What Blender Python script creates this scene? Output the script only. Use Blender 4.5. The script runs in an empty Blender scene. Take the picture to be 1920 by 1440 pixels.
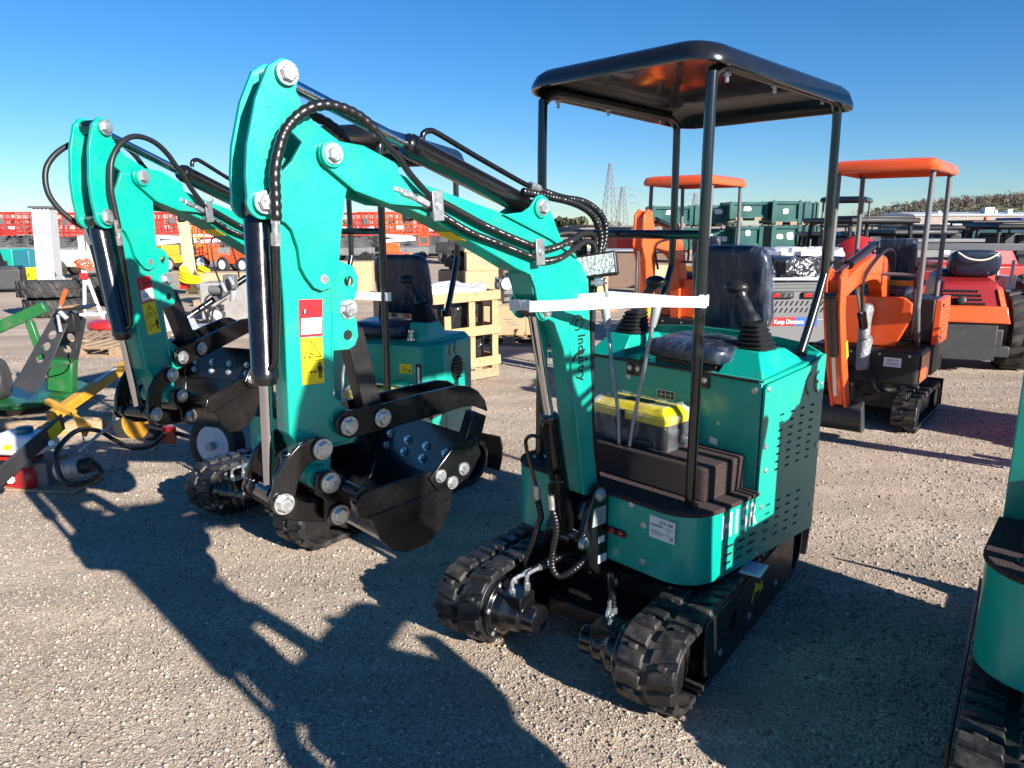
import bpy, bmesh, math, random
from mathutils import Vector, Matrix
import numpy as np
R = math.radians
rnd = random.Random(7)
scene = bpy.context.scene
COL = scene.collection

# ------------------------------------------------------------------ mesh builder
def spline(pts, n=6):
    P = [Vector(p) for p in pts]
    if len(P) < 3: return P
    out = []
    for i in range(len(P)-1):
        p0 = P[max(i-1, 0)]; p1 = P[i]; p2 = P[i+1]; p3 = P[min(i+2, len(P)-1)]
        for k in range(n):
            t = k/n
            out.append(0.5*((2*p1)+(p2-p0)*t+(2*p0-5*p1+4*p2-p3)*t*t+(3*p1-p0-3*p2+p3)*t*t*t))
    out.append(P[-1]); return out

class MB:
    def __init__(s, M=None): s.v = []; s.f = []; s.M = M
    def add(s, vs, fs, M=None):
        n = len(s.v); T = M if M is not None else s.M
        for p in vs:
            q = Vector(p)
            s.v.append(tuple(T @ q) if T is not None else tuple(q))
        s.f += [tuple(i+n for i in f) for f in fs]; return s
    def box(s, c, d, M=None, rz=0, ry=0, rx=0, taper=1.0):
        x, y, z = d[0]/2, d[1]/2, d[2]/2; t = taper
        vs = [(-x,-y,-z),(x,-y,-z),(x,y,-z),(-x,y,-z),(-x*t,-y*t,z),(x*t,-y*t,z),(x*t,y*t,z),(-x*t,y*t,z)]
        L = Matrix.Translation(c) @ Matrix.Rotation(rz,4,'Z') @ Matrix.Rotation(ry,4,'Y') @ Matrix.Rotation(rx,4,'X')
        T = M if M is not None else s.M
        if T is not None: L = T @ L
        return s.add(vs, [(3,2,1,0),(4,5,6,7),(0,1,5,4),(1,2,6,5),(2,3,7,6),(3,0,4,7)], L)
    def hexa(s, P, M=None):      # eight corners, bottom four then top four
        return s.add(P, [(3,2,1,0),(4,5,6,7),(0,1,5,4),(1,2,6,5),(2,3,7,6),(3,0,4,7)], M)
    def tube(s, pts, r, n=10, cap=True, closed=False):
        P = [Vector(p) for p in pts]; m = len(P)
        rr = r if isinstance(r, (list, tuple)) else [r]*m
        tans = []
        for i in range(m):
            if closed: t = P[(i+1) % m]-P[i-1]
            else: t = P[min(i+1, m-1)]-P[max(i-1, 0)]
            tans.append(t.normalized() if t.length > 1e-9 else Vector((0,0,1)))
        a = Vector((0,0,1)) if abs(tans[0].z) < .9 else Vector((1,0,0))
        nrm = (a-tans[0]*a.dot(tans[0])).normalized()
        vs = []
        for i in range(m):
            nrm = (nrm-tans[i]*nrm.dot(tans[i]))
            nrm = nrm.normalized() if nrm.length > 1e-6 else tans[i].orthogonal().normalized()
            b = tans[i].cross(nrm)
            for k in range(n):
                A = 2*math.pi*k/n
                vs.append(P[i]+(nrm*math.cos(A)+b*math.sin(A))*rr[i])
        fs = []
        for i in range(m if closed else m-1):
            j = (i+1) % m
            for k in range(n):
                l = (k+1) % n
                fs.append((i*n+k, i*n+l, j*n+l, j*n+k))
        if cap and not closed:
            fs.append(tuple(range(n))[::-1]); fs.append(tuple((m-1)*n+k for k in range(n)))
        return s.add(vs, fs)
    def cyl(s, a, b, r, n=20, r2=None):
        return s.tube([a, b], [r, r if r2 is None else r2], n)
    def hose(s, pts, r, wrap=0.0, pitch=.012, n=10, sub=8):
        P = spline(pts, sub)
        if not wrap: return s.tube(P, r, n)
        Q = []; rr = []; L = 0
        for i in range(len(P)-1):
            d = (P[i+1]-P[i]).length; k = max(1, int(d/(pitch/6)))
            for j in range(k):
                t = j/k; Q.append(P[i].lerp(P[i+1], t)); rr.append(r*(1+wrap*(abs(math.sin(math.pi*(L+d*t)/pitch))-.5)))
            L += d
        Q.append(P[-1]); rr.append(r)
        return s.tube(Q, rr, n)
    def lathe(s, prof, a, axis, n=28, cap=True):     # prof: (radius, height along axis)
        a = Vector(a); ax = Vector(axis).normalized(); u = ax.orthogonal().normalized(); w = ax.cross(u)
        vs = []; m = len(prof)
        for r_, h in prof:
            for k in range(n):
                A = 2*math.pi*k/n
                vs.append(a+ax*h+(u*math.cos(A)+w*math.sin(A))*r_)
        fs = []
        for i in range(m-1):
            for k in range(n):
                l = (k+1) % n
                fs.append((i*n+k, i*n+l, (i+1)*n+l, (i+1)*n+k))
        if cap: fs.append(tuple(range(n))[::-1]); fs.append(tuple((m-1)*n+k for k in range(n)))
        return s.add(vs, fs)
    def ball(s, c, r, n=12, m=8, sc=(1,1,1)):
        prof = [(max(1e-4, math.sin(math.pi*i/m))*r, -math.cos(math.pi*i/m)*r) for i in range(m+1)]
        vs = []
        for q, h in prof:
            for k in range(n):
                A = 2*math.pi*k/n
                vs.append((c[0]+q*math.cos(A)*sc[0], c[1]+q*math.sin(A)*sc[1], c[2]+h*sc[2]))
        fs = [(i*n+k, i*n+(k+1) % n, (i+1)*n+(k+1) % n, (i+1)*n+k) for i in range(m) for k in range(n)]
        return s.add(vs, fs)
    def plate(s, poly, v0, v1, holes=(), M=None):   # profile in (u, z) extruded along v
        return s._ext(poly, holes, lambda p, h: (p[0], h, p[1]), v0, v1, M)
    def plan(s, poly, z0, z1, holes=(), M=None):    # profile in (u, v) extruded along z
        return s._ext(poly, holes, lambda p, h: (p[0], p[1], h), z0, z1, M)
    def face_u(s, poly, u0, u1, holes=(), M=None):  # profile in (v, z) extruded along u
        return s._ext(poly, holes, lambda p, h: (h, p[0], p[1]), u0, u1, M)
    def _ext(s, poly, holes, fn, h0, h1, M):
        loops = [list(poly)]+[list(h) for h in holes]
        if not holes:
            n = len(poly)
            vs = [fn(p, h0) for p in poly]+[fn(p, h1) for p in poly]
            fs = [tuple(range(n)), tuple(range(2*n-1, n-1, -1))]+[(i, i+n, (i+1) % n+n, (i+1) % n) for i in range(n)]
            return s.add(vs, fs, M)
        bm = bmesh.new(); idx = []; flat = []
        for lp in loops:
            vv = [bm.verts.new((p[0], p[1], 0)) for p in lp]
            for i in range(len(vv)): bm.edges.new((vv[i], vv[(i+1) % len(vv)]))
            flat += lp
        bm.verts.index_update()
        bmesh.ops.triangle_fill(bm, use_beauty=True, use_dissolve=False, edges=bm.edges[:], normal=(0,0,1))
        tris = [tuple(v.index for v in f.verts) for f in bm.faces]; bm.free()
        n = len(flat)
        vs = [fn(p, h0) for p in flat]+[fn(p, h1) for p in flat]
        fs = [t for t in tris]+[tuple(i+n for i in t[::-1]) for t in tris]
        o = 0
        for lp in loops:
            m = len(lp)
            for i in range(m):
                a, b = o+i, o+(i+1) % m
                fs.append((a, a+n, b+n, b))
            o += m
        return s.add(vs, fs, M)
    def text(s, body, size, origin, X, Y, depth=.0006, align='CENTER', sx=1.0, shear=0.0, bold=0.0):
        c = bpy.data.curves.new('lettering', 'FONT'); c.body = body; c.size = size; c.extrude = depth
        c.align_x = align; c.align_y = 'CENTER'; c.shear = shear; c.resolution_u = 3; c.offset = bold*size
        o = bpy.data.objects.new('lettering', c)
        me = bpy.data.meshes.new_from_object(o)
        X = Vector(X).normalized(); Y = Vector(Y).normalized(); Z = X.cross(Y)
        Mx = Matrix(((X.x*sx, Y.x, Z.x, origin[0]), (X.y*sx, Y.y, Z.y, origin[1]), (X.z*sx, Y.z, Z.z, origin[2]), (0,0,0,1)))
        if s.M is not None: Mx = s.M @ Mx
        s.add([v.co for v in me.vertices], [tuple(p.vertices) for p in me.polygons], Mx)
        bpy.data.objects.remove(o); bpy.data.curves.remove(c); bpy.data.meshes.remove(me)
        return s
    def build(s, name, mat, parent=None, bevel=0.0, smooth=38, seg=2, label=None):
        me = bpy.data.meshes.new(name)
        me.from_pydata(s.v, [], s.f)
        bm = bmesh.new(); bm.from_mesh(me); bmesh.ops.recalc_face_normals(bm, faces=bm.faces[:]); bm.to_mesh(me); bm.free()
        if smooth:
            me.polygons.foreach_set('use_smooth', [True]*len(me.polygons))
            me.set_sharp_from_angle(angle=R(smooth))
        me.materials.append(mat); me.update()
        o = bpy.data.objects.new(name, me); COL.objects.link(o)
        if bevel:
            b = o.modifiers.new('edge', 'BEVEL'); b.width = bevel; b.segments = seg; b.limit_method = 'ANGLE'; b.angle_limit = R(32); b.harden_normals = False
        if parent is not None: o.parent = parent
        if label: o['label'] = label
        return o

def empty(name, loc, rz=0.0, label=None, cat=None, group=None):
    o = bpy.data.objects.new(name, None); COL.objects.link(o)
    o.location = loc; o.rotation_euler = (0,0,rz); o.empty_display_size = .1
    return tag(o, label, cat, group)
def tag(o, label=None, cat=None, group=None, kind=None):
    if label: o['label'] = label
    if cat: o['category'] = cat
    if group: o['group'] = group
    if kind: o['kind'] = kind
    return o
def copy_tree(o, parent=None):
    c = o.copy(); COL.objects.link(c)
    if parent is not None: c.parent = parent
    for ch in list(o.children): copy_tree(ch, c)
    return c
def arc(cx, cz, r, a0, a1, n=8):
    return [(cx+r*math.cos(R(a0+(a1-a0)*i/n)), cz+r*math.sin(R(a0+(a1-a0)*i/n))) for i in range(n+1)]
def circ(cx, cz, r, n=14): return [(cx+r*math.cos(2*math.pi*i/n), cz+r*math.sin(2*math.pi*i/n)) for i in range(n)]
def rrect(x0, x1, y0, y1, r, n=5):
    return arc(x1-r, y1-r, r, 0, 90, n)+arc(x0+r, y1-r, r, 90, 180, n)+arc(x0+r, y0+r, r, 180, 270, n)+arc(x1-r, y0+r, r, 270, 360, n)

# ------------------------------------------------------------------ materials
def mat(name, col, rough=.5, metal=0.0, coat=0.0, coat_r=.1, var=0.0, vscale=6.0, bump=0.0, bscale=200.0, rvar=0.0, dirt=None, dscale=3.0, damount=.4, spec=.5, bdist=.002):
    m = bpy.data.materials.new(name); m.use_nodes = True
    nt = m.node_tree; N = nt.nodes; L = nt.links; b = N['Principled BSDF']
    b.inputs['Base Color'].default_value = (*col, 1); b.inputs['Roughness'].default_value = rough
    b.inputs['Metallic'].default_value = metal; b.inputs['Coat Weight'].default_value = coat; b.inputs['Coat Roughness'].default_value = coat_r
    b.inputs['Specular IOR Level'].default_value = spec
    tc = N.new('ShaderNodeTexCoord')
    src = None
    if var or rvar:
        nz = N.new('ShaderNodeTexNoise'); nz.inputs['Scale'].default_value = vscale; nz.inputs['Detail'].default_value = 6; nz.inputs['Roughness'].default_value = .65
        L.new(tc.outputs['Object'], nz.inputs['Vector'])
    if var:
        mr = N.new('ShaderNodeMapRange'); mr.inputs['From Min'].default_value = .3; mr.inputs['From Max'].default_value = .7
        mr.inputs['To Min'].default_value = 1-var; mr.inputs['To Max'].default_value = 1+var
        L.new(nz.outputs['Fac'], mr.inputs['Value'])
        mx = N.new('ShaderNodeVectorMath'); mx.operation = 'SCALE'; mx.inputs[0].default_value = col
        L.new(mr.outputs['Result'], mx.inputs['Scale']); src = mx.outputs['Vector']
    if dirt:
        nz2 = N.new('ShaderNodeTexNoise'); nz2.inputs['Scale'].default_value = dscale; nz2.inputs['Detail'].default_value = 10; nz2.inputs['Roughness'].default_value = .7
        L.new(tc.outputs['Object'], nz2.inputs['Vector'])
        m2 = N.new('ShaderNodeMapRange'); m2.inputs['From Min'].default_value = .48; m2.inputs['From Max'].default_value = .72; m2.inputs['To Max'].default_value = damount
        L.new(nz2.outputs['Fac'], m2.inputs['Value'])
        mc = N.new('ShaderNodeMix'); mc.data_type = 'RGBA'
        L.new(m2.outputs['Result'], mc.inputs['Factor'])
        if src is not None: L.new(src, mc.inputs['A'])
        else: mc.inputs['A'].default_value = (*col, 1)
        mc.inputs['B'].default_value = (*dirt, 1); src = mc.outputs['Result']
    if src is not None: L.new(src, b.inputs['Base Color'])
    if rvar:
        m3 = N.new('ShaderNodeMapRange'); m3.inputs['From Min'].default_value = .3; m3.inputs['From Max'].default_value = .7
        m3.inputs['To Min'].default_value = max(.02, rough-rvar); m3.inputs['To Max'].default_value = rough+rvar
        L.new(nz.outputs['Fac'], m3.inputs['Value']); L.new(m3.outputs['Result'], b.inputs['Roughness'])
    if bump:
        nb = N.new('ShaderNodeTexNoise'); nb.inputs['Scale'].default_value = bscale; nb.inputs['Detail'].default_value = 3
        L.new(tc.outputs['Object'], nb.inputs['Vector'])
        bp = N.new('ShaderNodeBump'); bp.inputs['Strength'].default_value = bump; bp.inputs['Distance'].default_value = bdist
        L.new(nb.outputs['Fac'], bp.inputs['Height']); L.new(bp.outputs['Normal'], b.inputs['Normal'])
    return m

M = {}
M['teal'] = mat('teal paint', (.0, .36, .268), .36, 0, .3, .14, var=.07, vscale=4, bump=.22, bscale=42, rvar=.09, dirt=(.06,.17,.13), dscale=11, damount=.38)
M['black'] = mat('black gloss paint', (.005, .005, .0055), .22, 0, .5, .06, bump=.22, bscale=45, rvar=.1, vscale=10, dirt=(.035,.031,.027), dscale=13, damount=.22)
M['blackflat'] = mat('black steel', (.008, .008, .0085), .42, 0, .1, .2, bump=.3, bscale=60, rvar=.12, vscale=8, dirt=(.05,.043,.036), dscale=9, damount=.4)
M['bucket'] = mat('black bucket paint', (.0042, .0042, .0046), .27, 0, .35, .12, bump=.4, bscale=26, rvar=.13, vscale=12, dirt=(.04,.035,.028), dscale=10, damount=.26)
M['canopy'] = mat('black moulded plastic', (.009, .0095, .011), .20, 0, .3, .10, bump=.25, bscale=9, rvar=.08, vscale=5, dirt=(.05,.05,.055), dscale=14, damount=.15)
M['pole'] = mat('black tube paint', (.008, .011, .011), .22, 0, .5, .06, bump=.06, bscale=40)
M['rubber'] = mat('track rubber', (.011, .011, .012), .46, 0, 0, .2, bump=.5, bscale=70, rvar=.15, vscale=14, dirt=(.12,.10,.08), dscale=9, damount=.7)
M['hose'] = mat('black hose', (.014, .014, .014), .42, 0, 0, .2, bump=.2, bscale=300)
M['wraphose'] = mat('spiral hose guard', (.009, .009, .010), .34, 0, .1, .2)
M['chrome'] = mat('chromed rod', (.62, .63, .66), .12, 1.0, 0, .1, rvar=.05, vscale=30)
M['zinc'] = mat('zinc plated steel', (.60, .61, .60), .34, .85, 0, .1, var=.25, vscale=60, bump=.4, bscale=120, rvar=.12)
M['steel'] = mat('grey steel', (.35, .36, .37), .4, .7, 0, .1, var=.2, vscale=20, rvar=.1)
M['strap'] = mat('white strap webbing', (.66,.68,.70), .38, bump=.9, bscale=34, bdist=.006, var=.10, vscale=25, dirt=(.5,.5,.5), dscale=18, damount=.4)
M['whiteplas'] = mat('white plastic', (.78, .79, .79), .4, 0, 0, .1, bump=.3, bscale=80)
M['white'] = mat('white print', (.78, .78, .77), .5)
M['sticker'] = mat('white paper label', (.74, .74, .76), .5, var=.04, vscale=30)
M['greylabel'] = mat('silver data plate', (.42, .46, .47), .35, .4, 0, .1, var=.2, vscale=90)
M['red'] = mat('red print', (.68, .012, .02), .4)
M['yellow'] = mat('yellow print', (.85, .66, .01), .4)
M['ink'] = mat('black print', (.012, .012, .012), .45)
M['greyink'] = mat('grey print', (.22, .22, .22), .5)
M['dark'] = mat('dark interior', (.006, .006, .007), .8)
M['redlens'] = mat('red lens', (.45, .015, .012), .2, 0, .5, .05)
M['bellows'] = mat('black bellows rubber', (.012, .012, .013), .5, bump=.2, bscale=120)
M['grip'] = mat('black grip plastic', (.016, .016, .017), .38, bump=.2, bscale=200)
M['vinyl'] = mat('dark navy vinyl', (.011, .019, .042), .38, 0, .35, .15, bump=.5, bscale=14, bdist=.01)
M['toolyellow'] = mat('yellow lid plastic', (.80, .60, .008), .35, 0, .3, .1, bump=.3, bscale=30)
M['orange'] = mat('orange paint', (.82, .10, .018), .33, 0, .35, .12, var=.05, vscale=4, bump=.1, bscale=40, dirt=(.5,.12,.04), dscale=5, damount=.2)
M['redpaint'] = mat('red paint', (.44, .016, .014), .35, 0, .4, .1, var=.06, vscale=4, dirt=(.35,.06,.05), dscale=5, damount=.25)
M['redorange'] = mat('faded red hood paint', (.27, .015, .013), .34, 0, .3, .12, var=.08, vscale=5)
M['liftred'] = mat('lift red paint', (.50, .035, .025), .45, var=.12, vscale=2, dirt=(.4,.16,.12), dscale=2, damount=.4)
M['green'] = mat('green paint', (.010, .115, .026), .4, 0, .2, .2, var=.08, vscale=6, dirt=(.16,.16,.09), dscale=8, damount=.4)
M['bingreen'] = mat('dark green bin paint', (.008, .085, .075), .45, var=.25, vscale=3, dirt=(.10,.12,.10), dscale=3, damount=.35)
M['mustard'] = mat('mustard yellow paint', (.62, .29, .02), .42, 0, .2, .2, var=.08, vscale=8, dirt=(.22,.13,.05), dscale=12, damount=.5)
M['rim'] = mat('white wheel rim paint', (.68, .70, .74), .45, var=.08, vscale=20, dirt=(.4,.36,.3), dscale=12, damount=.5)
M['tyre'] = mat('tyre rubber', (.022, .022, .022), .75, bump=.4, bscale=60, var=.2, vscale=10, dirt=(.13,.11,.09), dscale=7, damount=.6)
M['alu'] = mat('bare aluminium', (.55, .56, .57), .42, .45, 0, .1, var=.06, vscale=8, rvar=.1)
M['galv'] = mat('galvanised grey', (.40, .41, .42), .5, .4, 0, .1, var=.15, vscale=14)
M['lightgrey'] = mat('light grey paint', (.20, .20, .197), .45, 0, .1, .1, var=.06, vscale=4, dirt=(.25,.22,.19), dscale=4, damount=.3)
M['midgrey'] = mat('dark grey paint', (.12, .125, .13), .5, var=.1, vscale=4)
M['cream'] = mat('cream paint', (.62, .58, .48), .5, var=.08, vscale=3)
M['charcoal'] = mat('charcoal painted steel', (.035,.036,.038), .5, 0, .1, .2, var=.1, vscale=6, dirt=(.09,.08,.07), dscale=8, damount=.35)
M['gategrey'] = mat('grey tailgate paint', (.15,.15,.155), .5, 0, .1, .2, var=.08, vscale=4, dirt=(.10,.09,.08), dscale=4, damount=.4)
M['concrete'] = mat('weathered grey block', (.30, .28, .26), .85, var=.14, vscale=9, bump=.5, bscale=60, dirt=(.17,.15,.13), dscale=3, damount=.6)
M['rustbox'] = mat('brown weathered steel', (.19, .12, .085), .7, var=.15, vscale=4, dirt=(.10,.07,.05), dscale=4, damount=.6)
M['blue'] = mat('blue print', (.02, .10, .42), .45)
M['deepblue'] = mat('deep blue plastic', (.01, .03, .30), .4)
M['navygrey'] = mat('petrol blue panel', (.02, .16, .20), .4, var=.05)
M['glass'] = mat('dark tinted glass', (.03, .06, .06), .06, 0, .5, .03)
M['lens'] = mat('faceted lamp lens', (.42, .47, .45), .25, .0, .8, .08, var=.7, vscale=70, bump=1.0, bscale=90, bdist=.01)
M['cardboard'] = mat('brown cardboard', (.50, .34, .19), .8, var=.08, vscale=5, bump=.1, bscale=50)
M['tape'] = mat('parcel tape', (.42, .30, .18), .35)

def wood(name, col, ring=(.6,.5)):
    m = mat(name, col, .78, bump=.25, bscale=90); nt = m.node_tree; N = nt.nodes; L = nt.links; b = N['Principled BSDF']
    tc = N.new('ShaderNodeTexCoord'); mp = N.new('ShaderNodeMapping'); mp.inputs['Scale'].default_value = (9, 9, 2.2)
    nz = N.new('ShaderNodeTexNoise'); nz.inputs['Scale'].default_value = 6; nz.inputs['Detail'].default_value = 8; nz.inputs['Distortion'].default_value = 1.2
    cr = N.new('ShaderNodeValToRGB'); e = cr.color_ramp.elements
    e[0].position = .3; e[0].color = (col[0]*.62, col[1]*.55, col[2]*.48, 1); e[1].position = .65; e[1].color = (min(1, col[0]*1.15), col[1]*1.12, col[2]*1.05, 1)
    L.new(tc.outputs['Object'], mp.inputs['Vector']); L.new(mp.outputs['Vector'], nz.inputs['Vector']); L.new(nz.outputs['Fac'], cr.inputs['Fac']); L.new(cr.outputs['Color'], b.inputs['Base Color'])
    return m
M['pine'] = wood('fresh pine boards', (.47, .33, .18))
M['oldwood'] = wood('weathered pallet wood', (.36, .26, .17))

def mat_carpet():
    m = mat('brown speckled carpet', (.05, .032, .03), .95, bump=1.0, bscale=420, bdist=.004); nt = m.node_tree; N = nt.nodes; L = nt.links; b = N['Principled BSDF']
    tc = N.new('ShaderNodeTexCoord'); nz = N.new('ShaderNodeTexNoise'); nz.inputs['Scale'].default_value = 260; nz.inputs['Detail'].default_value = 4
    cr = N.new('ShaderNodeValToRGB'); e = cr.color_ramp.elements
    e[0].position = .36; e[0].color = (.010, .006, .006, 1); e[1].position = .70; e[1].color = (.095, .058, .052, 1)
    L.new(tc.outputs['Object'], nz.inputs['Vector']); L.new(nz.outputs['Fac'], cr.inputs['Fac']); L.new(cr.outputs['Color'], b.inputs['Base Color'])
    return m
M['carpet'] = mat_carpet()

def mat_film(name, clear=.72, scale=9.0, tint=(.9,.92,.96)):
    m = bpy.data.materials.new(name); m.use_nodes = True; nt = m.node_tree; N = nt.nodes; L = nt.links; N.clear()
    out = N.new('ShaderNodeOutputMaterial'); tr = N.new('ShaderNodeBsdfTransparent'); tr.inputs['Color'].default_value = (.94,.95,.97,1)
    pr = N.new('ShaderNodeBsdfPrincipled'); pr.inputs['Base Color'].default_value = (*tint, 1); pr.inputs['Roughness'].default_value = .13
    mx = N.new('ShaderNodeMixShader')
    tc = N.new('ShaderNodeTexCoord'); mp = N.new('ShaderNodeMapping'); mp.inputs['Scale'].default_value = (1.0, 2.2, .55)
    nz = N.new('ShaderNodeTexNoise'); nz.inputs['Scale'].default_value = scale; nz.inputs['Detail'].default_value = 5; nz.inputs['Distortion'].default_value = 1.6
    L.new(tc.outputs['Object'], mp.inputs['Vector']); L.new(mp.outputs['Vector'], nz.inputs['Vector'])
    bp = N.new('ShaderNodeBump'); bp.inputs['Strength'].default_value = .9; bp.inputs['Distance'].default_value = .02
    L.new(nz.outputs['Fac'], bp.inputs['Height']); L.new(bp.outputs['Normal'], pr.inputs['Normal'])
    mr = N.new('ShaderNodeMapRange'); mr.inputs['From Min'].default_value = .45; mr.inputs['From Max'].default_value = .75
    mr.inputs['To Min'].default_value = max(.01,1-clear-.1); mr.inputs['To Max'].default_value = 1-clear+.17
    L.new(nz.outputs['Fac'], mr.inputs['Value']); L.new(mr.outputs['Result'], mx.inputs['Fac'])
    L.new(tr.outputs[0], mx.inputs[1]); L.new(pr.outputs[0], mx.inputs[2]); L.new(mx.outputs[0], out.inputs['Surface'])
    return m
M['film'] = mat_film('clear wrinkled film', .96, 11.0, (.42,.46,.54))
M['boxfilm'] = mat_film('clear toolbox wrap', .84, 7.0)
M['bagfilm'] = mat_film('milky plastic sheet', .35, 6)
M['blackbag'] = mat('black plastic bag', (.018, .018, .02), .22, 0, .4, .08, bump=1.0, bscale=12, bdist=.03)
NPEB=330000; SUN_E=5.0; SKY_SAT=1.15; SKY_S=.056; EXPO=1.15; SKY_T=(.77,.94,1.14,1)
# ------------------------------------------------------------------ excavator
# house frame: u forward, v to the machine's left, z up
AX = (-1,0,0); UPZ = (0,0,1)          # lettering on a face that looks along +v
FX = (0,1,0)                          # lettering on a face that looks along +u

def bolt(par, u, v, z, d=(0,1,0), r=.0195, h=.013, washer=True, name='bolt', m=None):
    d = Vector(d).normalized(); a = Vector((u,v,z)); b = MB()
    if par_T.get('T') is not None: b.M = par_T['T']
    if washer: b.cyl(a, a+d*.0035, r*1.32, 20)
    t = rnd.random()*1.0
    ax = d.orthogonal().normalized(); w = d.cross(ax)
    vs = []
    for hh, rr in ((.003, r), (h*.82, r), (h, r*.86)):
        for k in range(6):
            A = t+2*math.pi*k/6
            vs.append(a+d*hh+(ax*math.cos(A)+w*math.sin(A))*rr)
    fs = [(i*6+k, i*6+(k+1) % 6, (i+1)*6+(k+1) % 6, (i+1)*6+k) for i in range(2) for k in range(6)]
    fs.append(tuple(range(6))[::-1]); fs.append(tuple(range(12,18)))
    b.add(vs, fs)
    return b.build(name, m or M['zinc'], par, smooth=20)
par_T = {'T': None}

def screw(par, u, v, z, d, r=.008): return bolt(par, u, v, z, d, r, .006)

def track_assembly(root, side, T, hl=.78):
    # T: undercarriage -> house frame
    yc = .402*side; ro = .138; zc = .16; a = hl-ro-.022
    st = lambda r, n=14: arc(a, zc, r, -90, 90, n)+arc(-a, zc, r, 90, 270, n)
    b = MB(T); b.plate(st(ro), yc-.110, yc+.110, holes=[st(ro-.022)])
    L1 = 2*a; Ls = 2*L1+2*math.pi*ro; n = 46
    def at(s):
        s %= Ls
        if s < L1: return Vector((a-s, 0, zc+ro)), Vector((-1,0,0)), Vector((0,0,1))
        s -= L1
        if s < math.pi*ro:
            A = math.pi/2+s/ro; nn = Vector((math.cos(A),0,math.sin(A))); return Vector((-a,0,zc))+nn*ro, Vector((-math.sin(A),0,math.cos(A))), nn
        s -= math.pi*ro
        if s < L1: return Vector((-a+s,0,zc-ro)), Vector((1,0,0)), Vector((0,0,-1))
        s -= L1
        A = -math.pi/2+s/ro; nn = Vector((math.cos(A),0,math.sin(A))); return Vector((a,0,zc))+nn*ro, Vector((-math.sin(A),0,math.cos(A))), nn
    for i in range(n):
        for row, (y0, y1) in enumerate(((-.108,-.010), (.010,.108))):
            s = (i+.5*row)*Ls/n; p, t, q = at(s); w = Ls/n
            def P(y, ds, h, sk): return p+Vector((0, yc+y, 0))+t*(ds+sk)+q*h
            sk = .010*(1 if row else -1)
            e = (.5, .34)
            vs = [P(y0,-w*.43,-.003,-sk), P(y0,w*.30,-.003,-sk), P(y1,w*.43,-.003,sk), P(y1,-w*.32,-.003,sk),
                  P(y0+.006,-w*.37,.0125,-sk), P(y0+.006,w*.23,.0125,-sk), P(y1-.006,w*.37,.0125,sk), P(y1-.006,-w*.25,.0125,sk)]
            b.hexa(vs)
            if i % 2 == row:   # centre stud
                m0 = (y0+y1)/2
                b.hexa([P(m0-.02,w*.3,-.003,0),P(m0+.02,w*.3,-.003,0),P(m0+.02,w*.62,-.003,0),P(m0-.02,w*.62,-.003,0),
                        P(m0-.014,w*.34,.012,0),P(m0+.014,w*.34,.012,0),P(m0+.014,w*.56,.012,0),P(m0-.014,w*.56,.012,0)])
    tr = b.build('rubber_track', M['rubber'], root, bevel=.003)
    fr = MB(T); fr.box((0, yc, zc), (1.12, .10, .13)); fr.box((0, yc, zc+.08), (.7, .06, .04))
    for x in (-.42,-.2,.0,.2,.42): fr.cyl((x, yc-.06, .075), (x, yc+.06, .075), .045, 16)
    fr.build('track_frame', M['blackflat'], tr, bevel=.003)
    for nm, x in (('sprocket', a), ('idler_wheel', -a)):
        w = MB(T); w.lathe([(.03,-.07),(.112,-.06),(.112,-.035),(.08,-.025),(.08,.025),(.112,.035),(.112,.06),(.03,.07)], (x, yc, zc), (0,1,0), 24)
        w.build(nm, M['blackflat'], tr)
    # outer guard plate between the wheels
    o = side
    g = MB(T); gp = [(-.56,.055),(.44,.055),(.52,.10),(.52,.292),(-.47,.292),(-.56,.25)]
    y0, y1 = sorted((yc+o*.112, yc+o*.120)); g.plate(gp, y0, y1, holes=[circ(.24,.19,.042,16)])
    gb = g.build('guard_plate', M['blackflat'], tr, bevel=.0015)
    d = MB(T); d.box((.24, yc+o*.109, .19), (.12,.003,.12)); d.build('guard_backing', M['dark'], tr)
    par_T['T'] = T
    for x, z in ((.37,.12),(.05,.12),(-.3,.12)): screw(gb, x, yc+o*.120, z, (0,o,0), .011)
    mk = MB(T); mk.plate([(.0,.215),(-.012,.24),(-.075,.205),(-.085,.225),(-.115,.18),(-.07,.165),(-.075,.185),(.0,.20),(.02,.16),(.035,.175)], yc+o*.1205, yc+o*.1213) if o > 0 else None
    if o > 0: mk.build('yellow_marking', M['yellow'], gb)
    # drive motor on the inner side of the front wheel
    i = -side
    m = MB(T); m.lathe([(.118,.0),(.122,.012),(.122,.03),(.098,.036),(.098,.07),(.075,.10),(.075,.135),(.058,.15),(.058,.20),(.04,.21)], (a, yc+i*.10, zc), (0,i,0), 30)
    m.box((a+.01, yc+i*.20, zc+.03), (.10,.10,.13)); m.box((a-.02, yc+i*.255, zc+.0), (.07,.05,.07))
    mo = m.build('drive_motor', M['black'], tr, bevel=.004)
    for A in range(0, 360, 60): screw(mo, a+.108*math.cos(R(A+15)), yc+i*.13, zc+.108*math.sin(R(A+15)), (0,i,0), .0095)
    for k, (x, z) in enumerate(((.03,.10),(-.02,.115))):
        f = MB(T); p = Vector((a+x, yc+i*(.19+.035*k), zc+z-.02))
        p = p-Vector((0,0,.0 if side < 0 else .055)); f.cyl(p, p+Vector((0,0,.03)), .013, 6); f.tube(spline([p+Vector((0,0,.03)), p+Vector((0,0,.05)), p+Vector((-.012,i*.004,.068)), p+Vector((-.06,i*.02,.075))], 5), .008, 8)
        f.cyl(p+Vector((-.055,i*.018,.075)), p+Vector((-.10,i*.03,.078)), .013, 6)
        f.build('hose_fitting', M['zinc'], mo)
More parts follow.
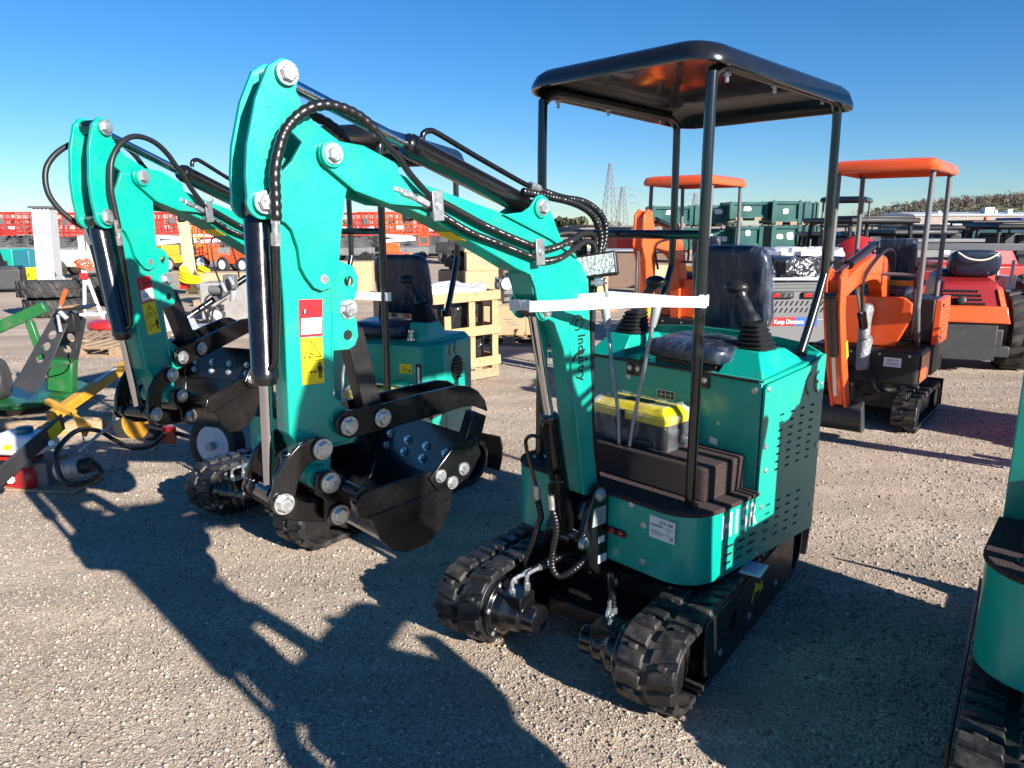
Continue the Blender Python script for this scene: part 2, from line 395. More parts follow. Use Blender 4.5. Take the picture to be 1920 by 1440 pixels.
        h = MB(T); h.hose([p+Vector((-.09,i*.03,.077)), p+Vector((-.17,i*.08,.11)), p+Vector((-.26,i*.12,.09)), p+Vector((-.40,i*.14,.12))], .0125, .16, .013)
        h.build('drive_hose', M['wraphose'], mo)
    par_T['T'] = None
    return tr

def undercarriage(root, phi, hl=.78):
    T = Matrix.Rotation(phi, 4, 'Z') @ Matrix.Translation((.085,-.012,0))
    for s in (1,-1): track_assembly(root, s, T, hl)
    b = MB(T); b.box((0,0,.17), (.42,.72,.12)); b.box((-.3,0,.15), (.3,.3,.1)); b.box((.30,0,.13),(.3,.34,.06))
    b.lathe([(.27,.22),(.27,.26),(.22,.262),(.22,.33)], (0,0,0), (0,0,1), 32)
    b.build('undercarriage_frame', M['blackflat'], root, bevel=.004)
    bl = MB(T); prof = [(-.90,.02),(-.93,.10),(-.935,.17),(-.91,.25),(-.922,.255),(-.948,.175),(-.943,.10),(-.912,.015)]
    bl.plate(prof, -.50, .50)
    for s in (-1,1): bl.box((-.67, s*.2, .15), (.52,.04,.06))
    bl.build('dozer_blade', M['blackflat'], root, bevel=.002)

def seat(root, u, v, z, wrapped=True, w=.38):
    def pad(cx, cy, cz, d, name, tilt, par):
        me = MB(); nx, ny = 12, 12
        # rounded cushion as a displaced superellipsoid slab
        vs = []; fs = []; m = 16; n = 36
        for i in range(m+1):
            ph = -math.pi/2+math.pi*i/m
            for k in range(n):
                th = 2*math.pi*k/n
                se = lambda x, e: math.copysign(abs(x)**e, x)
                cu = se(math.cos(ph), .35)
                X = cu*se(math.cos(th), .38)*d[0]/2; Y = cu*se(math.sin(th), .38)*d[1]/2; Z = se(math.sin(ph), .55)*d[2]/2
                wob = .003*math.sin(23*X+17*Y)+.003*math.sin(31*Y-9*X)
                vs.append((X, Y, Z+wob*(1 if Z > 0 else 0)))
        for i in range(m):
            for k in range(n): fs.append((i*n+k, i*n+(k+1) % n, (i+1)*n+(k+1) % n, (i+1)*n+k))
        L = Matrix.Translation((cx,cy,cz)) @ Matrix.Rotation(tilt, 4, 'Y')
        me.add(vs, fs, L); o = me.build(name, M['vinyl'], par, smooth=60)
        if wrapped:
            f = MB(); r2 = random.Random(3)
            vv = [(p[0]*1.03+.004*math.sin(40*p[1]+25*p[2]), p[1]*1.03+.004*math.sin(37*p[0]), p[2]*1.10+.005*math.sin(30*p[0]+52*p[1])*math.sin(21*p[1])) for p in vs]
            f.add(vv, fs, L); f.build('plastic_wrap', M['film'], o, smooth=70)
        return o
    pad(u+.16, v, z+.045, (.38, w*1.08, .085), 'seat_cushion', 0, root)
    pad(u-.045, v, z+.29, (.38, w, .085), 'seat_backrest', R(-90+10), root)
    b = MB(); b.box((u+.14, v, z-.015), (.30, w*.8, .03))
    for s in (-1,1): b.tube([(u+.02, v+s*w*.43, z), (u-.03, v+s*w*.46, z+.05), (u-.075, v+s*w*.46, z+.28)], .011, 8)
    b.build('seat_frame', M['blackflat'], root, bevel=.003)

def joystick(root, u, v, z, lean):
    b = MB(); n = 6
    # square bellows
    prev = None; vs = []; rings = []
    for i in range(13):
        t = i/12; s = .066*(1-.42*t)+(.005 if i % 2 else -.004); h = z+t*.105
        lp = rrect(-s, s, -s, s, s*.35, 4)
        off = (lean[0]*t*.2, lean[1]*t*.2)
        rings.append([(u+p[0]+off[0], v+p[1]+off[1], h) for p in lp])
    m = len(rings[0])
    for r_ in rings: vs += r_
    fs = [(i*m+k, i*m+(k+1) % m, (i+1)*m+(k+1) % m, (i+1)*m+k) for i in range(12) for k in range(m)]+[tuple(range(m))[::-1], tuple(12*m+k for k in range(m))]
    b.add(vs, fs); o = b.build('joystick_boot', M['bellows'], root, smooth=25)
    g = MB(); p0 = Vector((u+lean[0]*.2, v+lean[1]*.2, z+.10)); p1 = Vector((u+lean[0], v+lean[1], z+.235))
    dd = (p1-p0)
    g.tube(spline([p0, p0+dd*.25, p0+dd*.6, p0+dd*.82, p1], 4), [.034]*4+[.026]*4+[.022]*4+[.026]*4+[.028], 12)
    q = p1+Vector((.0, 0, .004)); g.ball((q.x, q.y+.35*lean[1]*.3, q.z+.004), .036, 14, 10, (1.1,1.5,.8))
    g.build('joystick_grip', M['grip'], root, smooth=60)

def canopy(root, dz, frontz=2.185, mt=None):
    mt = mt or M['canopy']; w = .40
    for s in (1,-1):
        b = MB(); b.tube([(.29,s*w,.60)]+spline([(.29,s*w,1.5),(.29,s*w,2.09+dz),(.278,s*w,2.145+dz),(.235,s*w,2.172+dz),(.18,s*w,2.178+dz)],6), .0195, 16)
        b.cyl((.29,s*w,.606),(.29,s*w,.626),.032,18)
        b.build('canopy_post', M['pole'], root)
        c = MB(); c.tube(spline([(-.475,s*w,1.09),(-.56,s*w,1.25),(-.638,s*w,1.42),(-.646,s*w,1.48),(-.645,s*w,1.75),(-.64,s*w,2.07+dz),(-.628,s*w,2.125+dz),(-.585,s*w,2.152+dz),(-.53,s*w,2.156+dz)],6), .0185, 16)
        c.cyl((-.478,s*w,1.08),(-.474,s*w,1.12),.034,18)
        c.build('canopy_post', M['pole'], root)
        d = MB(); d.tube([(.185,s*w,2.178+dz),(-.535,s*w,2.156+dz)], .0185, 14); d.build('canopy_rail', M['pole'], root)
    b = MB(); b.cyl((.29,-w,1.615),(.29,w,1.615),.0165,14); b.build('front_crossbar', M['pole'], root)
    # roof shell
    def lp(ex, z0, z1, r):
        pl = rrect(-.735-ex, .368+ex, -.432-ex, .446+ex, r, 7); out = []
        for x, y in pl:
            t = (x+.735)/1.11
            lift = .034*max(0, (t-.7)/.3)**2-.012*(2*t-1)**2
            out.append((x, y, z0+(z1-z0)*t+lift+dz))
        return out
    rings = [lp(.010,2.128,2.160,.11), lp(.012,2.145,2.176,.115), lp(.0,2.186,2.210,.12), lp(-.022,2.206,2.230,.11), lp(-.08,2.222,2.248,.10), lp(-.14,2.234,2.258,.09), lp(-.30,2.250,2.272,.06)]
    inner = [lp(-.002,2.128,2.160,.10), lp(-.018,2.170,2.196,.10), lp(-.08,2.206,2.232,.08), lp(-.14,2.220,2.244,.08), lp(-.30,2.236,2.256,.06)]
    b = MB(); m = len(rings[0]); vs = []
    seq = inner[::-1]+rings
    for r_ in seq: vs += r_
    fs = [(i*m+k, i*m+(k+1) % m, (i+1)*m+(k+1) % m, (i+1)*m+k) for i in range(len(seq)-1) for k in range(m)]
    fs += [tuple(range(m)), tuple((len(seq)-1)*m+k for k in range(m))]
    b.add(vs, fs); roof = b.build('canopy_roof', mt, root, smooth=40)
    for x in (.2,-.12,-.5):
        for s in (1,-1):
            k = MB(); k.cyl((x,s*w,2.165+dz),(x,s*w,2.135+dz-.01),.007,6); k.cyl((x,s*w,2.152+dz),(x,s*w,2.146+dz),.014,6); k.build('roof_bolt', M['zinc'], roof)

def hatch_slots(u0, u1, z0, z1, nu, nz, su, sz, slant=0.0):
    out = []
    for i in range(nu):
        for j in range(nz):
            u = u0+(u1-u0)*i/(nu-1) if nu > 1 else u0; z = z0+(z1-z0)*j/(nz-1)
            out.append([(p[0]+slant*(z-z0), p[1]) for p in rrect(u-su/2, u+su/2, z-sz/2, z+sz/2, sz*.45, 2)])
    return out

def sheet(root, name, m, poly, u=None, v=None, t=.0012):
    b = MB()
    if v is not None: b.plate(poly, v, v+t)
    else: b.face_u(poly, u, u+t)
    return b.build(name, m, root, smooth=0)

def house_main(root):
    F0, hw, rr_ = .395, .50, .15
    pl = [(-.037,-hw)]+[(.245+p[0], -.35+p[1]) for p in arc(0,0,rr_,270,360,10)]+[(.245+p[0], .35+p[1]) for p in arc(0,0,rr_,0,90,10)]+[(-.037,hw)]
    b = MB(); b.plan(pl, .335, .606)
    lower = b.build('lower_body', M['teal'], root, bevel=.004)
    pm = [(-.034,-hw-.006)]+[(.245+p[0], -.35+p[1]) for p in arc(0,0,rr_+.006,270,360,10)]+[(.245+p[0], .35+p[1]) for p in arc(0,0,rr_+.006,0,90,10)]+[(-.034,hw+.006)]
    b = MB(); b.plan(pm, .604, .622); b.build('floor_mat', M['carpet'], root, bevel=.006, seg=3)
    b = MB(); b.plan(rrect(-.05,.235,-.43,.43,.03,4), .62, .755); b.build('footwell_step', M['carpet'], root, bevel=.009, seg=3)
    # seat box
    prof = [(-.04,.335),(-.04,1.053),(-.40,1.085),(-.505,1.12),(-.52,1.12),(-.52,.335)]
    b = MB(); b.plate(prof, -.497, .478); box = b.build('seat_box', M['teal'], root, bevel=.004)
    b = MB(); b.plate([(-.06,.345),(-.06,1.03),(-.50,1.06),(-.50,.345)], .478, .4895); b.build('slot_shade_slab', M['dark'], box)  # black slab stands in for the shaded hollow behind the slots
    pan = [(-.52,.338),(-.032,.338),(-.032,1.005)]+arc(-.065,1.018,.033,0,90,5)+[(-.40,1.083),(-.508,1.118),(-.52,1.112)]
    holes = hatch_slots(-.175,-.43,.91,.685,4,8,.035,.0092,-.06)+hatch_slots(-.115,-.365,.545,.40,4,5,.037,.0092,-.06)
    b = MB(); b.plate(pan, .490, .4985, holes=holes); sp = b.build('side_panel', M['teal'], root, bevel=.0)
    for u, z in ((-.055,1.03),(-.075,.70),(-.06,.80),(-.045,.36),(-.495,.99),(-.495,.72),(-.06,.55),(-.49,.45)): screw(sp, u, .4985, z, (0,1,0), .009)
    # latch in the lit patch, seam strip, gasket
    b = MB(); b.box((-.037,-.01,1.057), (.012,.96,.012)); b.build('lid_gasket', M['rubber'], box, bevel=.003)
    b = MB(); b.plate([(-.044,1.063),(-.40,1.095),(-.40,1.085),(-.044,1.055)], -.47, .485); b.build('box_lid', M['teal'], box, bevel=.003)
    for v in (-.135,.205):
        h = MB(); h.box((-.035,v,1.025), (.012,.085,.06)); h.box((-.06,v,1.066),(.06,.085,.008)); hb = h.build('hinge', M['black'], box, bevel=.003)
        for dv in (-.022,.022): screw(hb, -.029, v+dv, 1.028, (1,0,0), .009)
    screw(box, -.04, -.17, 1.03, (1,0,0), .010); screw(box, -.04, -.17, .985, (1,0,0), .010); screw(box, -.04, .45, 1.02, (1,0,0), .010)
    screw(box, -.04, .30, .86, (1,0,0), .006)
    # rear rim behind the seat
    rim = MB(); rim.face_u([(-.49,1.09),(.48,1.09),(.48,1.115),(.40,1.15),(.2,1.17),(-.2,1.17),(-.42,1.15),(-.49,1.115)], -.53, -.52); rim.build('rear_panel', M['teal'], root, bevel=.002)
    # consoles
    for s, vc in ((1,.345),(-1,-.30)):
        sg = s
        vo, vi = (vc+.13, vc-.075) if s > 0 else (vc-.13, vc+.075)
        to, ti = (vc+.06, vc-.06) if s > 0 else (vc-.06, vc+.06)
        b = MB(); b.hexa([(-.05,vi,1.058),(-.05,vo,1.058),(-.45,vo,1.07),(-.45,vi,1.07),(-.13,ti,1.155),(-.13,to,1.155),(-.34,to,1.15),(-.34,ti,1.15)])
        b.build('console', M['teal'], root, bevel=.005)
    joystick(root, -.215, .345, 1.152, (-.02,-.11)); joystick(root, -.215, -.30, 1.152, (-.02,.10))
    # levers
    for p in ([(.215,-.004,.74),(.205,-.02,.86),(.15,-.15,1.27)], [(.215,.046,.74),(.205,.056,.86),(.15,.10,1.30)]):
        b = MB(); b.tube(p, .0085, 10); lv = b.build('travel_lever', M['steel'], root)
        d = (Vector(p[2])-Vector(p[1])).normalized(); q = Vector(p[2])
        g = MB(); g.tube([q-d*.05, q-d*.03, q+d*.02, q+d*.05, q+d*.062], [.012,.016,.02,.021,.014], 12); g.build('lever_grip', M['galv'], lv, smooth=60)
        g = MB(); g.box((.205,p[0][1],.757), (.05,.022,.006)); g.build('lever_slot', M['dark'], lv)
    b = MB(); b.box((.17,.10,.775), (.06,.09,.02), ry=R(-20)); b.cyl((.15,.10,.75),(.16,.10,.775),.012); b.build('foot_pedal', M['grip'], root, bevel=.004)
    # writing and labels
    t = MB(); t.text('H15R', .135, (.100,.5004,.535), AX, UPZ, .0005, sx=.80, bold=.018); t.build('model_lettering', M['white'], lower, smooth=0)
    for uc, full in ((-.38,0),(-.455,1)):
        c = MB(); c.plate(arc(uc-.022,1.005,.052,-75,75,12)+arc(uc-.022,1.005,.040,75,-75,12), .4988, .4996)
        if full: c.plate([(uc-.012,1.011),(uc+.022,1.011),(uc+.022,.999),(uc-.012,.999)], .4988, .4996)
        c.build('conformity_mark', M['ink'], sp, smooth=0)
    sl = MB()
    for h in hatch_slots(.160,-.005,.452,.385,3,3,.052,.009,-.2): sl.plate(h, .5003, .5009)
    sl.build('vent_slot_shade', M['dark'], lower, smooth=0)  # dark plates on the solid body imitate shaded slot openings
    lab = sheet(lower, 'lot_label', M['sticker'], [(.298,.497),(.414,.497),(.414,.582),(.298,.582)], u=F0+.0005)
    t = MB(); t.text('LE4-166', .022, (F0+.0021,.372,.566), FX, UPZ, .0003, sx=.85, shear=.25); t.text('96', .020, (F0+.0021,.397,.511), FX, UPZ, .0003, shear=.2)
    for k in range(7): t.box((F0+.002,.330+.004*(k % 2),.545-.0055*k if k > 2 else .553-.003*k), (.0006,.05,.0011))
    t.box((F0+.002,.356,.548), (.0006,.112,.0012)); t.box((F0+.002,.356,.522), (.0006,.112,.0012)); t.box((F0+.002,.382,.535),(.0006,.0012,.026))
    t.build('label_writing', M['ink'], lab, smooth=0)
    rl = MB(); rl.face_u(rrect(.098,.192,.452,.480,.013,4), F0, F0+.008); rb = rl.build('marker_lamp', M['ink'], lower, bevel=.002)
    for v in (.122,.168):
        l = MB(); l.lathe([(.014,0),(.013,.006),(.006,.010)], (F0+.008,v,.466), (1,0,0), 14); l.build('red_lens', M['redlens'], rb)
    for v, z in ((.272,.532),(.272,.384),(.21,.60)): screw(lower, F0, v, z, (1,0,0), .010)
    ct = sheet(box, 'control_label', M['white'], [(-.012,.915),(.079,.915),(.079,.953),(-.012,.953)], u=-.0395)
    k = MB(); k.face_u([(-.009,.918),(.076,.918),(.076,.950),(-.009,.950)], -.0381, -.0375); kb = k.build('label_field', M['ink'], ct, smooth=0)
    k = MB()
    for v in (.010,.034,.058):
        k.box((-.0372,v,.934), (.0006,.018,.002)); k.box((-.0372,v,.934), (.0006,.002,.022)); 
        for a_ in (-.009,.009): k.box((-.0372,v+a_,.934), (.0006,.002,.008)); k.box((-.0372,v,.934+a_), (.0006,.007,.002))
    k.build('label_symbols', M['white'], ct, smooth=0)
    sheet(box, 'small_label', M['sticker'], [(.262,.77),(.298,.766),(.298,.793),(.262,.797)], u=-.0395)
    # swing bracket
    br = MB()
    pr = [(.395,.30),(.395,.60),(.415,.645),(.45,.665),(.478,.645),(.49,.615),(.512,.57),(.535,.50),(.565,.455),(.545,.415),(.50,.33),(.455,.285)]
    for v0, v1 in ((.068,.098),(-.098,-.068)): br.plate(pr, v0, v1)
    br.plate([(.385,.31),(.385,.58),(.43,.56),(.47,.46),(.46,.32)], -.068, .068)
    br.cyl((.52,-.10,.455),(.52,.10,.455),.034,20); br.box((.42,0,.30),(.12,.16,.03))
    bb = br.build('swing_bracket', M['black'], root, bevel=.005)
    bolt(bb, .45,.098,.622,(0,1,0),.022,.016); bolt(bb, .545,.098,.445,(0,1,0),.020,.016); bolt(bb,.45,-.098,.622,(0,-1,0),.022,.016)
    pl_ = sheet(bb, 'data_plate', M['greylabel'], [(.495,.495),(.415,.495),(.415,.57),(.485,.57)], v=.0985)
    k = MB()
    for i in range(6): k.box((.452,.1001,.560-.011*i), (.05-.006*(i % 3),.0004,.003))
    k.build('plate_writing', M['greyink'], pl_, smooth=0)
    sheet(bb, 'white_sticker', M['sticker'], [(.455,.418),(.42,.418),(.42,.445),(.455,.445)], v=.0985)
    sheet(bb, 'white_sticker', M['sticker'], [(.455,.332),(.405,.332),(.405,.366),(.455,.366)], v=.0985)
    # label hanging over the track
    tg = MB(); tg.box((.02,.53,.322), (.10,.085,.004), ry=R(6), rz=R(12)); to = tg.build('hanging_tag', M['sticker'], root)
    k = MB()
    for i in range(5): k.box((.055-.016*i,.53,.3262+.0017*(i)), (.004,.06,.0004), ry=R(6))
    k.build('tag_writing', M['blue'], to, smooth=0)

def house_second(root):
    # plainer seat box with a chamfered corner, as on the second machine
    pl = [(-.45,-.52)]+[(.30+p[0], -.40+p[1]) for p in arc(0,0,.12,270,360,8)]+[(.26+p[0], .42+p[1]) for p in arc(0,0,.16,0,90,8)]+[(-.45,.58)]
    b = MB(); b.plan(pl, .335, .56); lower = b.build('lower_body', M['teal'], root, bevel=.004)
    b = MB(); b.plan([(p[0]*1.01,p[1]*1.01) for p in pl], .556, .574); b.build('floor_mat', M['carpet'], root, bevel=.006)
    b = MB(); b.plan([(-.5,-.5),(.05,-.5),(.05,.49),(-.07,.585),(-.44,.585),(-.5,.5)], .36, .965)
    vs0 = len(b.v); box = b.build('seat_box', M['teal'], root, bevel=.012, seg=3)
    b = MB(); b.hexa([(.03,.10,.966),(.03,.49,.966),(-.42,.585,.966),(-.42,.10,.966),(-.02,.12,.985),(-.02,.47,.985),(-.40,.56,1.0),(-.40,.12,1.0)]); b.build('box_lid', M['teal'], box, bevel=.006)
    b = MB(); b.hexa([(-.01,.355,.98),(-.01,.50,.98),(-.25,.52,.99),(-.25,.355,.99),(-.06,.365,1.088),(-.06,.475,1.088),(-.20,.48,1.088),(-.20,.365,1.088)]); b.build('console', M['teal'], root, bevel=.005)
    b = MB(); b.hexa([(-.01,-.50,.96),(-.01,-.33,.96),(-.25,-.33,.96),(-.25,-.5,.96),(-.06,-.46,1.088),(-.06,-.35,1.088),(-.20,-.35,1.088),(-.20,-.46,1.088)]); b.build('console', M['teal'], root, bevel=.005)
    joystick(root, -.13, .42, 1.085, (-.02,-.11)); joystick(root, -.13, -.40, 1.085, (-.02,.08))
    s = sheet(box, 'fuel_label', M['yellow'], [(.345,.80),(.425,.80),(.425,.856),(.345,.856)], u=.0505)
    k = MB(); k.face_u([(.362,.838),(.374,.838),(.368,.849)], .0518,.0523); k.box((.052,.412,.815),(.0005,.010,.016)); k.box((.052,.402,.818),(.0005,.004,.010))
    for i in range(4): k.box((.052,.378,.829-.007*i), (.0005,.045-.008*(i % 2),.0018))
    k.build('label_writing', M['ink'], s, smooth=0)
    g = MB(); g.face_u([(.455,.735),(.495-.007,.735),(.488,.86),(.455,.86)], .0505,.058); gb = g.build('level_gauge', M['ink'], box, bevel=.002)
    g = MB(); g.box((.0585,.472,.797), (.004,.014,.095)); g.build('gauge_tube', M['white'], gb, bevel=.002)
    c = MB(); c.lathe([(.02,0),(.026,.004),(.026,.02),(.012,.022),(.012,.045),(.02,.05),(.02,.066),(.008,.07)], (0.0,.40,.985), (0,0,1), 16); c.build('filler_cap', M['chrome'], box)
    v = MB(); v.lathe([(.078,-.03),(.078,.0),(.07,.006)], (-.22,.585,.80), (0,1,0), 28); vb = v.build('vent_grille', M['dark'], box)
    v = MB()
    for i in range(7):
        z = .80-.06+.02*i; h = math.sqrt(max(.0003,.074**2-(z-.80)**2)); v.box((-.22,.594,z), (2*h,.008,.008))
    v.build('grille_bars', M['blackflat'], vb, bevel=.001)
    for uc, full in ((-.13,0),(-.20,1)):
        c = MB(); c.plate(arc(uc-.02,.925,.040,-75,75,12)+arc(uc-.02,.925,.031,75,-75,12), .5856, .5864)
        if full: c.plate([(uc-.012,.930),(uc+.016,.930),(uc+.016,.921),(uc-.012,.921)], .5856, .5864)
        c.build('conformity_mark', M['ink'], box, smooth=0)
    t = MB(); t.text('QX', .09, (.4205,.30,.45), FX, UPZ, .0005); t.build('model_lettering', M['white'], lower, smooth=0)
    br = MB(); pr = [(.395,.30),(.395,.60),(.415,.645),(.45,.665),(.478,.645),(.49,.615),(.512,.57),(.535,.50),(.565,.455),(.545,.415),(.50,.33),(.455,.285)]
    for v0, v1 in ((.068,.098),(-.098,-.068)): br.plate(pr, v0, v1)
    br.plate([(.40,.31),(.40,.58),(.43,.56),(.47,.46),(.46,.32)], -.068, .068); br.build('swing_bracket', M['black'], root, bevel=.005)
    for p in ([(.215,-.004,.56),(.205,-.02,.80),(.15,-.15,1.15)], [(.215,.046,.56),(.205,.056,.80),(.15,.10,1.15)]):
        b = MB(); b.tube(p, .0085, 10); b.build('travel_lever', M['steel'], root)

def arm(root, Tb, Td, spiral=True, stickers=True, second=False):
    par_T['T'] = Tb
    # ---- boom
    out = [(.414,.64),(.45,.60),(.494,.617),(.535,.88),(.584,1.205),(.628,1.285),(.70,1.36),(.773,1.415),(.780,1.445),(.80,1.488),(.853,1.506),(.92,1.539),(1.192,1.664),(1.40,1.735),
           (1.40,1.775),(1.33,1.80),(1.245,1.772),(.901,1.683),(.70,1.655),(.645,1.594),(.532,1.514),(.49,1.453),(.48,1.348),(.467,1.122),(.438,.9)]
    b = MB(Tb); b.plate(out, -.05, .05); boom = b.build('boom', M['teal'], root, bevel=.004)
    e = MB(Tb)
    for v0, v1 in ((.0505,.062),(-.062,-.0505)):
        e.plate([(.92,1.682),(.835,1.690),(.80,1.708)]+arc(.75,1.712,.036,30,150,8)+[(.70,1.69),(.655,1.61),(.56,1.53),(.70,1.60)], v0, v1)
        e.plate([(.595,1.06),(.63,1.21),(.68,1.31)]+arc(.731,1.36,.040,-120,40,9)+[(.775,1.44),(.80,1.488),(.72,1.47),(.64,1.37),(.60,1.30)], v0, v1)
    e.build('cylinder_ear', M['teal'], boom, bevel=.003)
    e = MB(Tb); pe = arc(1.535,1.832,.037,60,190,9)+[(1.552-.03,1.775),(1.47,1.742),(1.355,1.708),(1.20,1.67),(1.20,1.70),(1.325,1.80),(1.327,1.817),(1.436,1.860)]
    pe = [(1.506,1.866)]+arc(1.535,1.832,.037,80,-60,9)+[(1.47,1.740),(1.355,1.706),(1.24,1.70),(1.325,1.795),(1.325,1.817),(1.436,1.860)]
    for v0, v1 in ((.0575,.0705),(-.0705,-.0575)): e.plate(pe, v0, v1)
    e.build('boom_tip_plate', M['teal'], boom, bevel=.003)
    for u, z, v, rr in ((.75,1.707,.062,.036),(.731,1.36,.062,.034),(1.535,1.832,.0705,.035)):
        for s in (1,-1):
            k = MB(Tb); k.lathe([(rr,0),(rr*.98,.009),(rr*.8,.010)], (u,s*v,z), (0,s,0), 22); k.build('pin_boss', M['teal'], boom)
            bolt(boom, u, s*(v+.009), z, (0,s,0), .021, .016)
    # reflective tape and small sticker on the underside
    t = MB(Tb); t.plate([(1.06,1.6015),(1.12,1.629),(1.1205,1.6275),(1.0605,1.60)], -.04, .04); t.build('underside_sticker', M['yellow'], boom, smooth=0)
    if stickers:
        t = MB(Tb); Y = Vector((.105,0,1)).normalized(); Xd = Vector((Y.x,0,Y.z))*-1
        # lettering reads downwards
        X2 = Vector((-.05,0,-1)); Y2 = Vector((-1,0,.05))
        t.text('Industry', .057, (.522,.0506,1.165), X2, Y2, .0005, sx=.95, bold=.015)
        t.plate(arc(.547,1.298,.030,0,300,18)+arc(.547,1.298,.0245,300,0,18), .0506,.0512)
        t.plate([(.560,1.286),(.552,1.286),(.552,1.303),(.537,1.303),(.537,1.311),(.560,1.311)], .0506,.0512)
        t.plate(arc(.525,1.14,.052,20,110,10)+arc(.522,1.136,.047,110,20,10), .0506,.0512)
        for k in range(2): t.plate([(.488,1.155),(.496,1.165),(.500,1.157),(.496,1.149)], .0506,.0512)
        t.build('boom_lettering', M['ink'], boom, smooth=0)
    # lamp
    l = MB(Tb); L = Matrix.Translation((.462,.062,1.503)) @ Matrix.Rotation(R(33),4,'Z') @ Matrix.Rotation(R(9),4,'X') @ Matrix.Rotation(R(-8),4,'Y')
    LT = Tb @ L if Tb is not None else L
    l.box((0,0,0), (.045,.155,.088), M=LT); lo = l.build('work_lamp', M['ink'], boom, bevel=.008, seg=3)
    l = MB(); l.box((.0235,0,0), (.003,.135,.070), M=LT); l.build('lamp_lens', M['lens'], lo, bevel=.001)
    l = MB(); l.box((-.01,0,-.055), (.02,.03,.04), M=LT); l.cyl(LT @ Vector((-.01,-.03,-.06)), LT @ Vector((-.01,.03,-.06)), .012, 12); l.build('lamp_mount', M['zinc'], lo, bevel=.002)
    l = MB(Tb); l.hose([(.44,.06,1.46),(.45,.09,1.43),(.455,.10,1.40),(.45,.10,1.36)], .004); l.build('lamp_cable', M['hose'], lo)
    # cylinders
    def cylinder(T, a, b, m, rb, rr, name, par, eye=.03, T2=None):
        a, b, m = Vector(a), Vector(b), Vector(m); d = (b-a).normalized()
        k = MB(T); k.cyl(a, m, rr, 18); ro = k.build(name+'_rod', M['chrome'], par)
        k = MB(T); L_ = (b-m).length
        k.lathe([(rr*1.15,-.004),(rb*.86,-.003),(rb*.92,.0),(rb*.92,.012),(rb*1.04,.014),(rb*1.04,.035),(rb,.037),(rb,L_-.028),(rb*.9,L_-.022),(rb*.55,L_-.01)], m, d, 28)
        w = Vector((0,1,0)); k.cyl(b-w*.036, b+w*.036, eye, 18)
        k.build(name+'_barrel', M['black'], par)
        k = MB(T); k.cyl(a-w*.036, a+w*.036, eye, 18); k.build(name+'_rod_eye', M['black'], ro)
    dtop = Td @ Vector((1.645,0,2.020)) if Td is not None else Vector((1.645,0,2.020))
    btm = Tb @ Vector((.75,0,1.707)) if Tb is not None else Vector((.75,0,1.707))
    dirn = (dtop-btm).normalized()
    cylinder(None, dtop, btm, btm+dirn*.53, .036, .0165, 'arm_cylinder', root, .028)
    cylinder(Tb, (.731,0,1.36), (.53,0,.44), (.640,0,.955), .036, .0195, 'boom_cylinder', root, .03)
    cylinder(Td, (1.738,0,.925), (1.72,0,1.69), (1.730,0,1.232), .035, .0165, 'bucket_cylinder', root, .027)
    # ---- dipper
    par_T['T'] = Td
    box = [(1.684,1.74),(1.680,1.45),(1.688,1.087),(1.668,1.06),(1.652,.96),(1.625,.915),(1.59,.92),(1.568,.946),(1.563,1.034),(1.50,1.034),(1.478,1.075),(1.497,1.119),(1.552,1.181),(1.544,1.265),(1.519,1.538),(1.512,1.6),(1.491,1.74)]
    b = MB(Td); b.plate(box, -.0375, .0375); dip = b.build('dipper_arm', M['teal'], root, bevel=.004)
    tp = arc(1.645,2.020,.034,110,-20,9)+[(1.668,1.975),(1.625,1.945),(1.574,1.913),(1.50,1.868),(1.468,1.80),(1.491,1.72),(1.512,1.6),(1.522,1.516),(1.546,1.482),(1.574,1.473),(1.597,1.483),(1.619,1.513),(1.633,1.541),(1.637,1.59),(1.652,1.638),(1.668,1.654)]+arc(1.725,1.705,.043,250,380,9)+[(1.766,1.77),(1.757,1.844),(1.727,1.954),(1.693,2.030)]
    tp = [(1.609+.01,1.985),(1.601,1.945),(1.574,1.913),(1.50,1.868),(1.468,1.80),(1.491,1.72),(1.512,1.6),(1.522,1.516),(1.546,1.482),(1.574,1.473),(1.597,1.483),(1.619,1.513),(1.633,1.541),(1.637,1.59),(1.652,1.638),(1.668,1.654),(1.69,1.664)]+arc(1.725,1.705,.043,-110,20,8)+[(1.766,1.77),(1.757,1.844),(1.727,1.954),(1.689,2.034)]+arc(1.645,2.020,.036,50,190,8)
    hole = [(1.660,1.899),(1.650,1.893),(1.609,1.858),(1.641,1.810),(1.669,1.782),(1.671,1.831)]
    for v0, v1 in ((.0385,.0535),(-.0535,-.0385)):
        b = MB(Td); b.plate(tp, v0, v1, holes=[hole]); b.build('dipper_head_plate', M['teal'], dip, bevel=.0025)
    for u, z, v, rr in ((1.645,2.020,.0535,.030),(1.725,1.705,.0535,.030)):
        for s in (1,-1):
            k = MB(Td); k.lathe([(rr,0),(rr*.98,.011),(rr*.8,.012)], (u,s*v,z), (0,s,0), 22); k.build('pin_boss', M['teal'], dip)
            bolt(dip, u, s*(v+.011), z, (0,s,0), .022, .016)
    k = MB(Td); k.lathe([(.013,0),(.012,.002)], (1.566,.0535,1.505), (0,1,0), 16); k.build('weld_plug', M['zinc'], dip)
    for z in (1.945,1.80):
        for s in (-1,1):
            k = MB(Td); k.box((1.712-.012*(z>1.9),s*.0540,z),(.006,.0012,.02)); k.box((1.706-.012*(z>1.9),s*.0540,z+.009),(.018,.0012,.003)); k.box((1.706-.012*(z>1.9),s*.0540,z-.009),(.018,.0012,.003)); k.build('slot_weld', M['teal'], dip)
    lug = [(1.525,1.56),(1.50,1.545)]+arc(1.475,1.497,.028,60,-20,5)+[(1.468,1.46),(1.462,1.42),(1.470,1.375)]+arc(1.489,1.340,.034,150,300,7)+[(1.535,1.300)]
